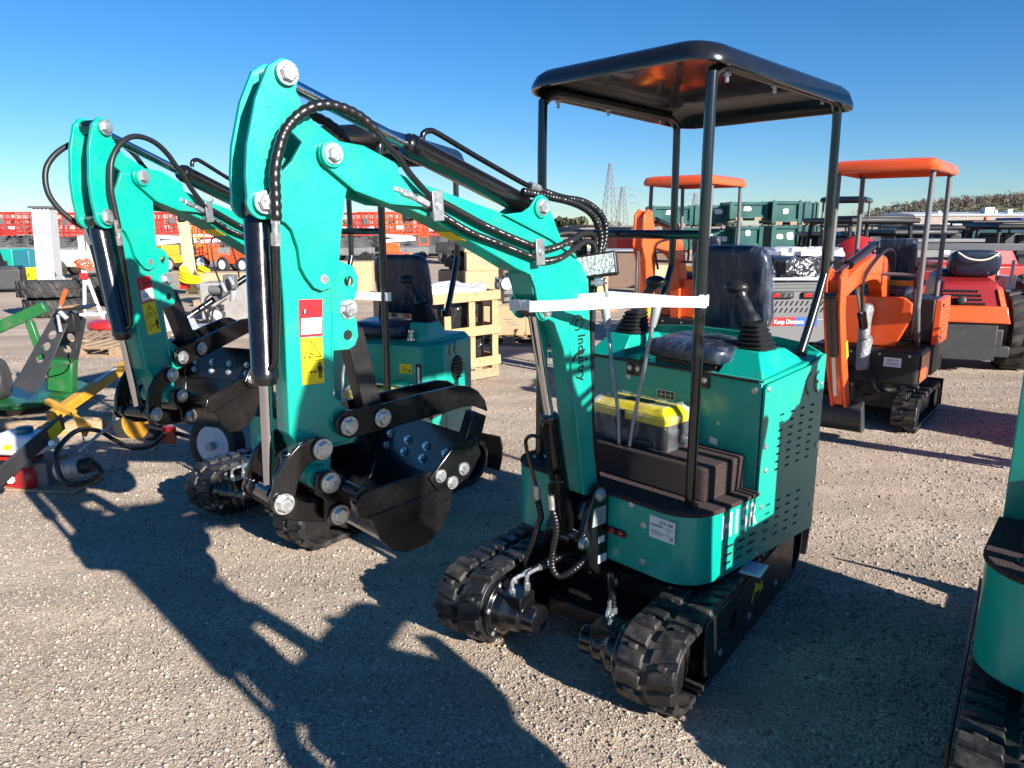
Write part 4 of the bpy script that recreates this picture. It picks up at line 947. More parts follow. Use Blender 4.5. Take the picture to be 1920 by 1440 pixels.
    for u, z in [bo[len(bo)//2], bo[1]]:
        pass
    b = MB(); W = .15; cx, cz = bk; b.plate([(p[0]+cx, p[1]+cz) for p in arc(0,0,.13,75,-120,14)]+[(p[0]+cx, p[1]+cz) for p in arc(0,0,.12,-120,75,14)], -W, W)
    for s in (1,-1):
        v0, v1 = sorted((s*(W-.006), s*(W+.006))); b.plate([(p[0]+cx, p[1]+cz) for p in arc(0,0,.13,75,-120,14)], v0, v1)
    b.build('bucket', M['charcoal'], root, bevel=.002)
    b = MB(); p0, p1 = di[-1], (cx+.05, cz+.1); b.plate([(cx-.02,cz+.06),(cx+.09,cz+.06),(cx+.10,cz+.26),(cx+.02,cz+.26)], -.07, .07); b.build('bucket_link', M['blackflat'], root, bevel=.004)
    for s in (1,-1):
        h = MB(); h.hose([(bo[3][0],s*.075,bo[3][1]),(bo[4][0]-.05,s*.08,bo[4][1]+.06),(bo[5][0],s*.08,bo[5][1]+.02),(bo[6][0],s*.08,bo[6][1]-.1),(bo[6][0]-.05,s*.075,bo[6][1]-.35)], .012, .15, .03, 8, 6); h.build('arm_hose', M['hose'], root)
    return root, boom
M['bubble'] = mat('grey bubble wrap', (.22,.22,.235), .3, 0, .2, .1, bump=1.0, bscale=60, bdist=.01, var=.25, vscale=9)
poseA = ([(.10,.52),(-.04,.62),(-.04,.95),(.02,1.24),(.14,1.36),(.45,1.42),(1.0,1.36),(1.42,1.24),(1.40,1.14),(1.0,1.21),(.5,1.22),(.26,1.13),(.17,.92),(.2,.60)],
         [(1.44,1.35),(1.53,1.29),(1.49,1.05),(1.30,.62),(1.08,.28),(.98,.30),(1.16,.62),(1.35,1.02),(1.385,1.2),(1.37,1.34)],
         [((1.45,1.31),(.45,1.49),.3),((.85,1.19),(.30,.60),.4),((1.20,.40),(1.53,1.16),.42)], (.93,.20))
r1, boom1 = orange_excavator(3.17, 6.46, 232, 'orange mini excavator with orange roof and black front box, right of the teal one', M['orange'], M['orange'], poseA)
b = MB(); b.text('XI', .12, (.30,.0556,1.30), AX, UPZ, .0006); b.build('boom_lettering', M['redpaint'], boom1, smooth=0)
for dz_, rr_, u0 in ((.88,.055,.50),(.62,.062,.46)):
    b = MB(); n = 14; vs = []
    for j in range(9):
        for k in range(n):
            A = 2*math.pi*k/n; q = rr_*(.78 if j in (0,8) else 1)*(1+.08*math.sin(2*A+j*.5)+.05*math.sin(5*A-j)); vs.append((u0+q*math.cos(A)-.02*j/8, q*math.sin(A)*.9, dz_+.035*(j-4)+.006*math.sin(A*2+j)))
    b.add(vs, [(j*n+k, j*n+(k+1) % n, (j+1)*n+(k+1) % n, (j+1)*n+k) for j in range(8) for k in range(n)]+[tuple(range(n)), tuple(8*n+k for k in range(n))])
    b.build('bubble_wrap', M['bubble'], r1, smooth=70)
b = MB(); b.box((1.24,.064,.75),(.05,.002,.14), ry=R(26)); b.build('hazard_sticker', M['yellow'], r1)
poseB = ([(.22,.45),(.12,.55),(.16,.95),(.24,1.25),(.30,1.42),(.42,1.50),(.98,1.56),(1.06,1.52),(1.02,1.44),(.62,1.36),(.44,1.25),(.38,1.0),(.34,.52)],
         [(1.06,1.78),(1.14,1.80),(1.22,1.74),(1.24,1.45),(1.16,1.30),(1.10,.90),(1.06,.45),(.96,.45),(.94,.95),(.96,1.35),(1.0,1.60)],
         [((1.12,1.74),(.40,1.60),.35),((1.20,1.40),(1.17,.60),.55)], (.92,.32))
r2, boom2 = orange_excavator(1.99, 8.46, 232, 'orange mini excavator with orange roof behind the foreground seat and crossbar', M['orange'], M['orange'], poseB)
b = MB(); b.text('IH', .12, (.42,.0556,1.40), AX, UPZ, .0006); b.build('boom_lettering', M['redpaint'], boom2, smooth=0)
b = MB(); b.box((1.06,.062,.82),(.05,.002,.17)); b.build('hazard_sticker', M['yellow'], r2)
shade_excavator = copy_tree(r1); shade_excavator.location = (4.78, 5.25, 0); shade_excavator['label'] = 'unseen orange mini excavator added beyond the right edge to throw shade on the gravel'  # unseen copy added so its shadow falls across the open gravel
g3 = P(1588, 372, 14.5)
r3, _ = orange_excavator(g3.x, 14.5, 238, 'small excavator with dark roof behind the orange one, next to the green bins', M['canopy'], M['ink'], poseA, False)

# ---- wheels and tyres
def wheel(parent, c, axis, r, w, rimmat, rr=.55, tread=0):
    c = Vector(c); a = Vector(axis).normalized(); h = w/2
    b = MB(); b.lathe([(r*rr,-h*.8),(r*.8,-h),(r*.95,-h*.9),(r,-h*.55),(r,h*.55),(r*.95,h*.9),(r*.8,h),(r*rr,h*.8)], c, a, 32, cap=False)
    if tread:
        u = a.orthogonal().normalized(); v = a.cross(u)
        for k in range(tread):
            for s in (1,-1):
                A = 2*math.pi*(k+.25*s)/tread; d = u*math.cos(A)+v*math.sin(A); t = a.cross(d); wd = r*math.pi*.62/tread
                sk = t*(-wd*1.3*s)
                def q(o, l, e): return c+d*(r*.985+e)+a*(o*h*s)+t*l+sk*o*1.0
                b.hexa([q(.0,-wd,-.01),q(.0,wd,-.01),q(.96,wd,-.03*r),q(.96,-wd,-.03*r),q(.03,-wd*.7,.05*r),q(.03,wd*.7,.05*r),q(.93,wd*.7,.035*r),q(.93,-wd*.7,.035*r)])
    ty = b.build('tyre', M['tyre'], parent, smooth=40)
    if rimmat is not None:
        b = MB(); b.lathe([(r*rr*.98,-h*.75),(r*rr,-h*.82),(r*rr*.9,-h*.7),(r*rr*.85,-h*.3),(r*rr*.35,-h*.25),(r*rr*.3,-h*.6),(r*.07,-h*.6),(r*.07,h*.6),(r*rr*.35,h*.25),(r*rr*.85,h*.3),(r*rr*.9,h*.7),(r*rr,h*.82),(r*rr*.98,h*.75)], c, a, 28); b.build('rim', rimmat, ty)
    return ty
def loose_tyre(c, axis, r, w, label, group, tread=16):
    t = wheel(None, c, axis, r, w, None, .5, tread); t.name = 'tractor_tyre'; tag(t, label, 'tyre', group)
g = G(74, 597); 
loose_tyre((g.x, g.y+.5, .165), (0,0,1), .49, .31, 'big ribbed tractor tyre, lower one of the left pile', 'piled tractor tyres')
loose_tyre((g.x-.07, g.y+.5, .49), (0,.05,1), .50, .31, 'big ribbed tractor tyre, upper one of the left pile', 'piled tractor tyres')
g = G(165, 573)
loose_tyre((g.x, g.y+.4, .16), (0,0,1), .46, .30, 'ribbed tractor tyre, lower one of the pile behind the white jack', 'piled tractor tyres')
loose_tyre((g.x+.05, g.y+.4, .47), (0,-.04,1), .46, .30, 'ribbed tractor tyre, upper one of the pile behind the white jack', 'piled tractor tyres')
g = G(860, 540)
loose_tyre((g.x, g.y, .78), (.25,-.35,.9), .42, .36, 'ribbed tractor tyre leaning on boxes behind the wooden crate', 'piled tractor tyres')
b = MB()
for v in (-.45,0,.45): b.box((g.x+v*.9, g.y, .06), (.12,.9,.12))
b.box((g.x,g.y,.30),(1.0,.8,.36)); tag(b.build('steel_stand', M['oldwood'], None, bevel=.01), 'low wooden block stand carrying a tractor tyre behind the crate', 'stand')

# ---- pallets, cartons, crates
def pallet(c, rz, d=(1.2,1.0), label='', group='wooden pallets on the gravel'):
    t = empty('pallet', c, rz, label, 'pallet', group)
    b = MB()
    for y in (-.45,0,.45):
        b.box((0,y*d[1],.0085),(d[0],.10,.017))
        for x in (-.45,0,.45): b.box((x*d[0]/1.2*1.15, y*d[1], .0555), (.14*d[0], .10, .078))
        b.box((0,y*d[1],.0985),(d[0],.10,.010))
    for x in (-.5,.5): b.box((x*d[0]*.92,0,.0085),(.1,d[1]*.9,.016))
    b.build('skid_frame', M['oldwood'], t, bevel=.003)
    b = MB()
    for i in range(7): b.box((-.53*d[0]/1.2*1.04+i*.1767*d[0]/1.2*1.04, 0, .115), (.115*d[0]/1.2, d[1], .022))
    b.build('deck_boards', M['oldwood'], t, bevel=.003); return t
def carton(c, d, rz, label, group=None, tape=True):
    t = empty('carton', c, rz, label, 'carton', group)
    b = MB(); b.box((0,0,d[2]/2), d); bx = b.build('box', M['cardboard'], t, bevel=.008)
    if tape:
        b = MB(); b.box((0,0,d[2]+.001), (d[0]*1.002,.05,.002)); b.box((-d[0]/2-.001,0,d[2]*.9),(.002,.05,d[2]*.2)); b.build('tape', M['tape'], bx, smooth=0)
        b = MB()
        for k in range(3): b.box((d[0]*.1*(k-1), -d[1]/2-.001, d[2]*(.55-.09*k)), (d[0]*.35,.0015,.012))
        b.build('print', M['greyink'], bx, smooth=0)
    return t
def wood_crate(c, rz, d, label):
    t = empty('wooden_crate', c, rz, label, 'crate'); x, y, z = d
    b = MB()
    for i in range(3):
        b.box((0,-y/2+.05+i*(y-.1)/2,.06),(x,.09,.10))
    for i in range(5): b.box((-x/2+.06+i*(x-.12)/4,0,.125),(.10,y,.025))
    b.build('base', M['oldwood'], t, bevel=.004)
    for s in (1,-1):
        b = MB()
        n = 4
        for i in range(n): b.box((-x/2+.06+i*(x-.12)/(n-1), s*(y/2-.012), z/2+.12), (.085,.022,z-.02))
        for h in (.20, z*.52+.1, z+.06): b.box((0, s*(y/2+.0115), h), (x,.022,.10))
        b.build('side_slats', M['pine'], t, bevel=.003)
        b = MB(); n = 4
        for i in range(n): b.box((s*(x/2-.012), -y/2+.09+i*(y-.18)/(n-1), z/2+.12), (.022,.085,z-.02))
        for h in (.20, z*.52+.1, z+.06): b.box((s*(x/2+.0115), 0, h), (.022,y-.06,.10))
        b.build('side_slats', M['pine'], t, bevel=.003)
    return t
def wrinkled(name, c, rz, d, m, seed, label, cat, amp=.05, nx=22, ny=18):
    r_ = random.Random(seed); ph = [r_.uniform(0,6.28) for _ in range(8)]
    vs = []; fs = []; rows = 12
    for j in range(rows+1):
        t_ = j/rows; h = d[2]*min(1, t_*1.45) if t_ < .69 else d[2]; q = 1 if t_ < .69 else (1-(t_-.69)/.31)
        for i in range(36):
            A = 2*math.pi*i/36; se = lambda v: math.copysign(abs(v)**.45, v)
            w_ = amp*(math.sin(7*A+ph[0]+3*t_)+.7*math.sin(13*A+ph[1]-5*t_)+.5*math.sin(19*A+9*t_+ph[2]))*.5
            vs.append((se(math.cos(A))*(d[0]/2+w_)*q, se(math.sin(A))*(d[1]/2+w_)*q, h+amp*.6*math.sin(5*A+ph[3]+6*q)*(1 if t_ > .6 else 0)))
    fs = [(j*36+i, j*36+(i+1) % 36, (j+1)*36+(i+1) % 36, (j+1)*36+i) for j in range(rows) for i in range(36)]
    b = MB(T4(c, rz)); b.add(vs, fs); return tag(b.build(name, m, None, smooth=35), label, cat)
ca, cb = G(850,722), G(938,706)
cr_rz = math.atan2(cb.y-ca.y, cb.x-ca.x)
dirx = Vector((math.cos(cr_rz), math.sin(cr_rz), 0)); diry = Vector((-dirx.y, dirx.x, 0))
cc = cb-dirx*.55+diry*.42; cc.z = 0
wood_crate(cc, cr_rz, (1.1,.82,.85), 'open pine slat crate holding a bagged machine behind the second excavator')
wrinkled('bagged_machine', cc+Vector((0,0,.14)), cr_rz, (.86,.60,.72), M['blackbag'], 4, 'black bagged machine packed inside the pine slat crate', 'bag')
wrinkled('plastic_sheet', cc+Vector((0,0,.90)), cr_rz, (1.0,.74,.11), M['bagfilm'], 9, 'loose clear plastic sheet lying over the pine slat crate', 'plastic sheet', .035)
g = G(975, 648)
pallet((g.x-.1,g.y+.5,0), R(-6), label='weathered pallet carrying cartons beside the foreground boom')
gr = 'cartons stacked right of the pine crate'
for i, (dx, dz, w_, lb) in enumerate(((-.42,0,.42,'brown carton on the pallet beside the boom, leftmost of the lower layer'),(0,0,.40,'brown carton on the pallet beside the boom, middle of the lower layer'),(.42,0,.42,'brown carton on the pallet beside the boom, rightmost of the lower layer'),(-.35,.42,.40,'brown carton on top of the lower layer beside the boom'))):
    carton((g.x-.1+dx, g.y+.35+.02*i, .128+dz), (w_,.55,.41 if not dz else .18), R(-6), lb, gr)
g = G(905, 548)
for i, (dx, z, h, lb) in enumerate(((0,0,.52,'tall brown carton at the bottom of the pile behind the crate'),(.03,.525,.45,'brown carton in the middle of the pile behind the crate'),(-.02,.98,.10,'flat carton lid on top of the pile behind the crate'))):
    carton((g.x+dx,g.y+.4,z), (.95,.7,h), R(8), lb, 'carton pile behind the crate')
def engine_lump(c, s, seed, label, m1='midgrey'):
    t = empty('engine', c, R(20), label, 'engine'); r_ = random.Random(seed)
    b = MB(); b.box((0,0,.35*s),(.5*s,.4*s,.5*s)); b.cyl((-.3*s,0,.4*s),(.3*s,0,.4*s),.16*s,16)
    for k in range(9): b.box((r_.uniform(-.25,.25)*s, r_.uniform(-.22,.22)*s, r_.uniform(.3,.75)*s), (r_.uniform(.08,.2)*s,r_.uniform(.08,.2)*s,r_.uniform(.08,.2)*s), rz=r_.uniform(0,1))
    b.build('engine_block', M[m1], t, bevel=.008)
    b = MB(); b.lathe([(.19*s,0),(.20*s,.02*s),(.20*s,.05*s),(.05*s,.07*s)], (0,-.22*s,.45*s), (0,-1,0), 20); b.build('fan_cover', M['galv'], t)
    b = MB(); b.box((0,0,.05*s),(.7*s,.5*s,.10*s)); b.build('mount', M['blackflat'], t)
    return t
g = G(945, 600); engine_lump((g.x,g.y+.6,.35), .55, 3, 'dark stationary engine on a pallet behind the carton stack')
pallet((g.x,g.y+.6,0), R(10), label='pallet under the dark stationary engine')
for k, (x, y, a) in enumerate(((205,652,12),(225,668,-4))):
    g = G(x, y); pallet((g.x,g.y+.45,0), R(a), label=('weathered pallet with red parts on it left of the second excavator','weathered pallet lying nearer, just behind the second excavator bucket')[k])
g = G(190, 640)
t = empty('machine_part', (g.x-.1,g.y+.55,.128), R(10), 'small red mower deck lying on a pallet at the left', 'machine part')
b = MB(); b.lathe([(.34,0),(.36,.03),(.34,.10),(.2,.14),(.05,.15)], (0,0,0), (0,0,1), 20); b.box((.3,0,.05),(.4,.25,.08)); b.build('deck', M['redpaint'], t, bevel=.01)
b = MB(); b.cyl((0,0,.14),(0,0,.24),.07,14); b.box((-.1,.1,.18),(.14,.1,.1)); b.box((.25,-.1,.12),(.12,.16,.1)); b.build('motor', M['whiteplas'], t, bevel=.01)

# ---- concrete blocks and rusty box
g = G(440, 606)
tag(MB(T4((g.x+.15,g.y+.4,0), R(4))).box((0,0,.34),(1.5,.6,.68)).build('concrete_block', M['concrete'], None, bevel=.02), 'weathered grey concrete block behind the black hydraulic cylinder', 'block')
b = MB(T4((g.x+.3,g.y-.35,0), R(-3))); b.box((0,0,.05),(1.9,.12,.10)); tag(b.build('timber_beam', M['oldwood'], None, bevel=.006), 'dark timber beam lying before the concrete block', 'beam')
g = G(1155, 556)
t = empty('steel_box', (g.x+.2,g.y+.5,0), R(-5), 'brown weathered steel box behind the work lamp', 'steel box')
b = MB(); b.box((0,0,.62),(2.6,.9,.86)); b.build('box', M['rustbox'], t, bevel=.015); b = MB(); b.box((0,-.02,1.06),(2.7,1.0,.04)); b.build('rim', M['galv'], t, bevel=.01)
b = MB(); b.box((-.9,0,.09),(.15,.9,.18)); b.box((.9,0,.09),(.15,.9,.18)); b.build('skid', M['oldwood'], t, bevel=.01)

# ---- log splitter at the left
eng = G(62, 938); ex = eng.x-.02; ey = eng.y+.15
t = empty('log_splitter', (0,0,0), 0, 'yellow log splitter with red and white engine, wheels and loose hydraulic hoses', 'log splitter')
bm_a, bm_b = P(262,668,6.3), P(96,782,5.15)
dd = (bm_b-bm_a).normalized(); sd_ = dd.cross(Vector((0,0,1))).normalized(); un = sd_.cross(dd)
def beam(a, b_, w_, h_, n, m_, par, bev=.006):
    d_ = (b_-a).normalized(); s_ = d_.cross(Vector((0,0,1))).normalized(); u_ = s_.cross(d_)
    k = MB(); k.hexa([a-s_*w_-u_*h_,a+s_*w_-u_*h_,b_+s_*w_-u_*h_,b_-s_*w_-u_*h_,a-s_*w_+u_*h_,a+s_*w_+u_*h_,b_+s_*w_+u_*h_,b_-s_*w_+u_*h_]); return k.build(n, m_, par, bevel=bev)
beam(bm_a, bm_b, .036, .036, 'main_beam', M['mustard'], t)
beam(bm_a+dd*.35+un*.038, bm_b-dd*.55+un*.038, .014, .002, 'beam_label', M['white'], t, 0)
beam(P(88,752,5.0), P(140,775,4.9), .02, .02, 'cross_brace', M['mustard'], t)
k = MB(); q = P(148,790,4.85); k.add([q+Vector(v) for v in ((-.045,0,.07),(.0,-.03,.045),(.085,-.02,-.03),(.03,.0,-.11),(-.02,.02,-.07))]+[q+Vector(v)+Vector((.004,.012,.004)) for v in ((-.045,0,.07),(.0,-.03,.045),(.085,-.02,-.03),(.03,.0,-.11),(-.02,.02,-.07))], [(0,1,2,3,4),(9,8,7,6,5)]+[(i,i+5,(i+1)%5+5,(i+1)%5) for i in range(5)]); k.build('splitting_wedge', M['mustard'], t)
beam(P(-12,905,3.95), P(118,790,4.75), .008, .055, 'tow_bar', M['charcoal'], t)
k = MB(); q = P(108,805,4.66); 
beam(P(90,818,4.55), P(112,798,4.68), .0095, .040, 'tow_bar_label', M['yellow'], t, 0)
bolt_p = P(96,831,4.5)
k = MB(); k.cyl(P(20,900,4.22), P(20,900,4.15), .02, 10); k.cyl(P(96,831,4.56), P(96,831,4.5), .018, 10); k.build('bar_bolt', M['zinc'], t)
# engine
ec = P(45,860,4.62); rz_e = R(-6)
k = MB(T4((ec.x, ec.y, 0), rz_e)); 
z0 = ec.z
k.hexa([(-.15,-.11,z0+.05),(.17,-.11,z0+.05),(.17,.12,z0+.05),(-.15,.12,z0+.05),(-.165,-.125,z0+.09),(.185,-.125,z0+.09),(.185,.13,z0+.09),(-.165,.13,z0+.09)])
k.hexa([(-.165,-.125,z0+.09),(.185,-.125,z0+.09),(.185,.13,z0+.09),(-.165,.13,z0+.09),(-.13,-.085,z0+.175),(.14,-.085,z0+.175),(.14,.09,z0+.175),(-.13,.09,z0+.175)])
tk = k.build('fuel_tank', M['whiteplas'], t, bevel=.018, seg=3)
k = MB(T4((ec.x, ec.y, 0), rz_e)); k.lathe([(.045,0),(.052,.008),(.052,.03),(.044,.036)], (.03,0,z0+.176), (0,0,1), 18); k.build('tank_cap', M['navygrey'], tk)
k = MB(T4((ec.x, ec.y, 0), rz_e)); k.box((.0,-.119,z0+.112),(.05,.004,.035), rx=R(-25)); k.build('tank_label', M['yellow'], tk); k = MB(T4((ec.x, ec.y, 0), rz_e)); k.box((-.115,-.119,z0+.112),(.055,.004,.030), rx=R(-25)); k.build('tank_label', M['redpaint'], tk)
k = MB(T4((ec.x, ec.y, 0), rz_e)); k.lathe([(.15,0),(.155,.02),(.15,.08),(.12,.12),(.05,.125)], (.0,.02,z0-.11), (-.25,-1,0), 26); k.box((-.03,.0,z0-.02),(.22,.16,.10)); fc = k.build('fan_cover', M['redpaint'], t, bevel=.008)
k = MB(T4((ec.x, ec.y, 0), rz_e))
for i in range(5): k.box((-.10+.028*i,-.105,z0-.005),(.012,.03,.05), rx=R(-20))
k.build('cover_slots', M['ink'], fc)
k = MB(T4((ec.x, ec.y, 0), rz_e)); k.box((.08,.04,z0-.12),(.24,.22,.24)); k.box((-.17,-.02,z0-.0),(.10,.12,.16)); k.box((.0,0,z0-.25),(.36,.28,.04)); k.cyl((.1,-.1,z0-.02),(.1,-.1,z0+.04),.03,12); k.build('engine_block', M['midgrey'], t, bevel=.008)
k = MB(T4((ec.x, ec.y, 0), rz_e)); k.box((.02,.02,.012),(.8,.30,.018)); k.box((.15,.02,(z0-.27)/2+.02),(.05,.28,max(.04,z0-.27))); k.build('base_plate', M['oldwood'], t, bevel=.004)
pc = P(135,878,4.45); pd = Vector((1,.12,.16)).normalized()
k = MB(); k.cyl(pc-pd*.085, pc+pd*.055, .062, 22); k.cyl(pc-pd*.03, pc-pd*.02, .065, 22); k.cyl(pc+pd*.01, pc+pd*.02, .065, 22); k.build('hydraulic_pump', M['galv'], t)
k = MB(); k.cyl(pc+pd*.055, pc+pd*.125, .05, 18); k.build('pump_end', M['ink'], t, bevel=.006)
for pts, r_, m_ in (([P(178,868,4.45),P(190,885,4.4),P(176,898,4.4),P(160,905,4.38),P(130,908,4.3),P(112,890,4.3),P(106,850,4.35),P(125,822,4.5),P(150,806,4.7),P(185,808,5.0),P(215,825,5.2),P(250,840,5.3),P(285,835,5.3),P(310,812,5.3)], .016, 'hose'),
                     ([P(150,845,4.5),P(165,832,4.7),P(210,795,5.1),P(232,772,5.3)], .010, 'galv'), ([P(152,800,4.8),P(158,830,4.7),P(164,850,4.55)], .005, 'steel'), ([P(308,815,5.3),P(280,848,5.4),P(225,830,5.4)], .012, 'galv')):
    k = MB(); k.hose(pts, r_, 0, n=10, sub=8); k.build('hydraulic_hose', M[m_], t)
wc = P(408,832,5.02); wheel(t, wc, (-.35,-.93,.05), .208, .12, M['rim'], .66); k = MB(); k.cyl(wc, wc+Vector((-.03,-.09,0)), .028, 14); k.build('hub', M['galv'], t); k = MB(); k.cyl(wc, P(265,795,5.75), .018, 10); k.build('axle', M['blackflat'], t)
wheel(t, P(262,792,5.75), (-.25,-.95,.05), .225, .12, M['mustard'], .56)
k = MB(); q = P(318,815,5.35); k.box((q.x,q.y,q.z),(.09,.05,.13), rz=R(12)); k.build('tail_marker', M['redpaint'], t, bevel=.006)
t.location = (ec.x, ec.y, 0); rebase(t)
# firewood scraps below it
for i, (x, y, l, a, m_) in enumerate(((170,800,.5,20,'oldwood'),(200,792,.45,35,'oldwood'),(215,800,.35,10,'pine'),(120,815,.55,25,'pine'),(55,808,.5,-5,'oldwood'),(235,790,.3,50,'oldwood'))):
    g = G(x, y); k = MB(T4((g.x,g.y,0), R(a))); k.box((0,0,.035),(l,.09,.07), rx=R(9*i)); tag(k.build('timber_offcut', M[m_], None, bevel=.008), 'short timber offcut lying on the gravel by the log splitter', 'timber', 'timber offcuts by the log splitter')

# ---- green implement with black perforated bracket
gi = G(55, 772); gx, gy = gi.x, gi.y+.2
t = empty('farm_implement', (gx,gy,0), R(10), 'green farm implement with rounded base plate and upright brackets at the left edge', 'implement')
k = MB(); k.plan(arc(-.25,0,.62,-65,65,16)+[(-.8,.5),(-.8,-.5)], .10, .15); k.build('base_plate', M['green'], t, bevel=.01)
k = MB(); k.box((-.48,0,.56),(.05,.10,.62)); k.cyl((-.48,-.06,.84),(-.48,.06,.84),.075,18); k.box((-.15,0,.80),(.62,.07,.10), ry=R(-24)); k.box((-.75,0,.62),(.6,.07,.09)); k.box((.02,.0,.62),(.06,.07,.36), ry=R(-12)); k.box((-.75,0,.38),(.6,.07,.07)); k.build('upright_bracket', M['green'], t, bevel=.008)
k = MB(); k.cyl((-.48,-.07,.84),(-.48,-.10,.84),.025,8); k.cyl((-.52,-.06,.55),(-.44,-.1,.62),.018,8); k.build('pivot_bolt', M['zinc'], t)
k = MB(); k.box((.22,-.05,.30),(.22,.14,.30), ry=R(8)); k.build('gearbox', M['green'], t, bevel=.02)
k = MB(); k.lathe([(.16,-.16),(.19,-.1),(.19,.1),(.16,.16)], (-.30,-.30,.32), (1,.2,.1), 22); 
k.build('rubber_boot', M['charcoal'], t, bevel=.01)
k = MB()
for h in (-.10,-.03,.04,.11): k.tube([(-.30+h,-.49,.26),(-.30+h+.01,-.505,.36),(-.29+h,-.47,.44)], .010, 6)
k.build('boot_rib', M['galv'], t)
k = MB(); k.cyl((-.1,-.1,.06),(-.1,-.35,.05),.06,14); k.box((.1,.3,.05),(.5,.1,.10)); k.box((-.5,-.3,.05),(.4,.1,.10)); k.build('skid', M['oldwood'], t, bevel=.01)
b0, b1 = P(52,718,6.35), P(118,590,6.6)
t = empty('bracket', (b0.x,b0.y,0), 0, 'black perforated steel bracket with orange handle standing on the green implement', 'bracket')
def perf(a, b_, w_, holes, name):
    d_ = (b_-a); L_ = d_.length; ux = Vector((1,-.15,0)).normalized(); uz = d_.normalized(); ny = ux.cross(uz).normalized(); ux = uz.cross(ny)*1
    Mx = Matrix(((ux.x,ny.x,uz.x,a.x),(ux.y,ny.y,uz.y,a.y),(ux.z,ny.z,uz.z,a.z),(0,0,0,1)))
    k = MB(Mx); k.plate([(-w_*.7,-.06),(w_*.55,-.08),(w_*.8,.04),(w_*.5,L_),(-w_*.5,L_)], -.006, .006, holes=[circ(0, L_*h, w_*.24, 18) for h in holes]); return k.build(name, M['charcoal'], t, bevel=.002)
perf(b0, b1, .17, (.36,.53,.70), 'side_plate'); perf(P(113,700,6.9), P(146,590,6.75), .17, (.42,.62,.80), 'side_plate')
k = MB(); q = P(128,605,6.6); k.box((q.x,q.y,q.z),(.16,.10,.16)); k.build('top_block', M['ink'], t, bevel=.006)
k = MB(T4(P(143,577,6.6), R(6))); k.box((0,0,0),(.28,.18,.02), rx=R(4), ry=R(-5)); pl_ = k.build('top_plate', M['ink'], t, bevel=.003)
k = MB(T4(P(143,577,6.6), R(6))); k.box((-.06,0,.0115),(.12,.15,.002), rx=R(4), ry=R(-5)); k.build('plate_decal', M['mustard'], pl_); k = MB(T4(P(143,577,6.6), R(6))); k.box((.06,0,.0125),(.10,.14,.002), rx=R(4), ry=R(-5)); k.build('plate_decal', M['navygrey'], pl_)
k = MB(); k.tube([P(114,571,6.55),P(118,558,6.55),P(124,543,6.55)], [.017,.019,.019], 10); k.build('orange_handle', M['orange'], t); k = MB(); k.tube([P(110,582,6.55),P(114,572,6.55)], .012, 8); k.tube([P(108,590,6.5),P(114,622,6.5)], [.012,.016], 8); k.tube([P(112,585,6.5),P(126,598,6.5)], .022, 10); k.build('lever', M['galv'], t)
k = MB(); k.hose([P(140,620,6.6),P(143,650,6.6),P(135,680,6.5),P(95,690,6.4),P(88,712,6.3),P(70,740,6.2)], .006); k.build('cable', M['ink'], t); rebase(t)

# ---- hydraulic cylinder with valve in the middle distance
a_, b_ = P(348,598,8.4), P(462,520,8.9)
t = empty('hydraulic_cylinder', (a_.x,a_.y,0), 0, 'black hydraulic cylinder with valve block and hoses between the two large arms', 'hydraulic cylinder')
d_ = (b_-a_).normalized(); k = MB(); k.cyl(a_+d_*.09, b_, .038, 18); k.build('barrel', M['black'], t); k = MB(); k.cyl(a_, a_+d_*.1, .022, 14); k.build('rod', M['chrome'], t)
k = MB(); q = P(418,545,8.6); k.box((q.x,q.y,q.z),(.24,.14,.13), ry=R(-34)); q2 = P(432,528,8.55); k.box((q2.x,q2.y,q2.z),(.13,.12,.16)); q3 = P(405,552,8.5); k.cyl(q3-Vector((.07,0,-.05)), q3+Vector((.07,0,.05)), .05, 14); k.build('valve_block', M['midgrey'], t, bevel=.01)
k = MB(); k.tube([P(415,530,8.45),P(424,548,8.4)], .022, 10); k.tube([P(430,520,8.45),P(438,535,8.4)], .022, 10); k.tube([P(436,565,8.5),P(438,545,8.5)], .035, 10); k.build('fitting', M['galv'], t, bevel=.003)
for pts in ([P(415,535,8.5),P(402,500,8.6),P(396,455,8.7),P(405,445,8.7),P(430,455,8.8),P(445,500,8.7),P(448,520,8.6)], [P(400,550,8.5),P(386,560,8.4),P(384,585,8.3),P(398,612,8.2),P(400,625,8.2)], [P(425,560,8.5),P(405,575,8.4),P(398,590,8.3),P(399,622,8.2)]):
    k = MB(); k.hose(pts, .010); k.build('hose', M['hose'], t)
beam(P(352,602,8.35), P(372,640,8.2), .06, .05, 'stand', M['galv'], t)
k = MB(); q = G(430,640); k.box((q.x-.3,q.y,.12),(.5,.35,.24), rz=R(10)); k.build('stand', M['galv'], t, bevel=.01); rebase(t)

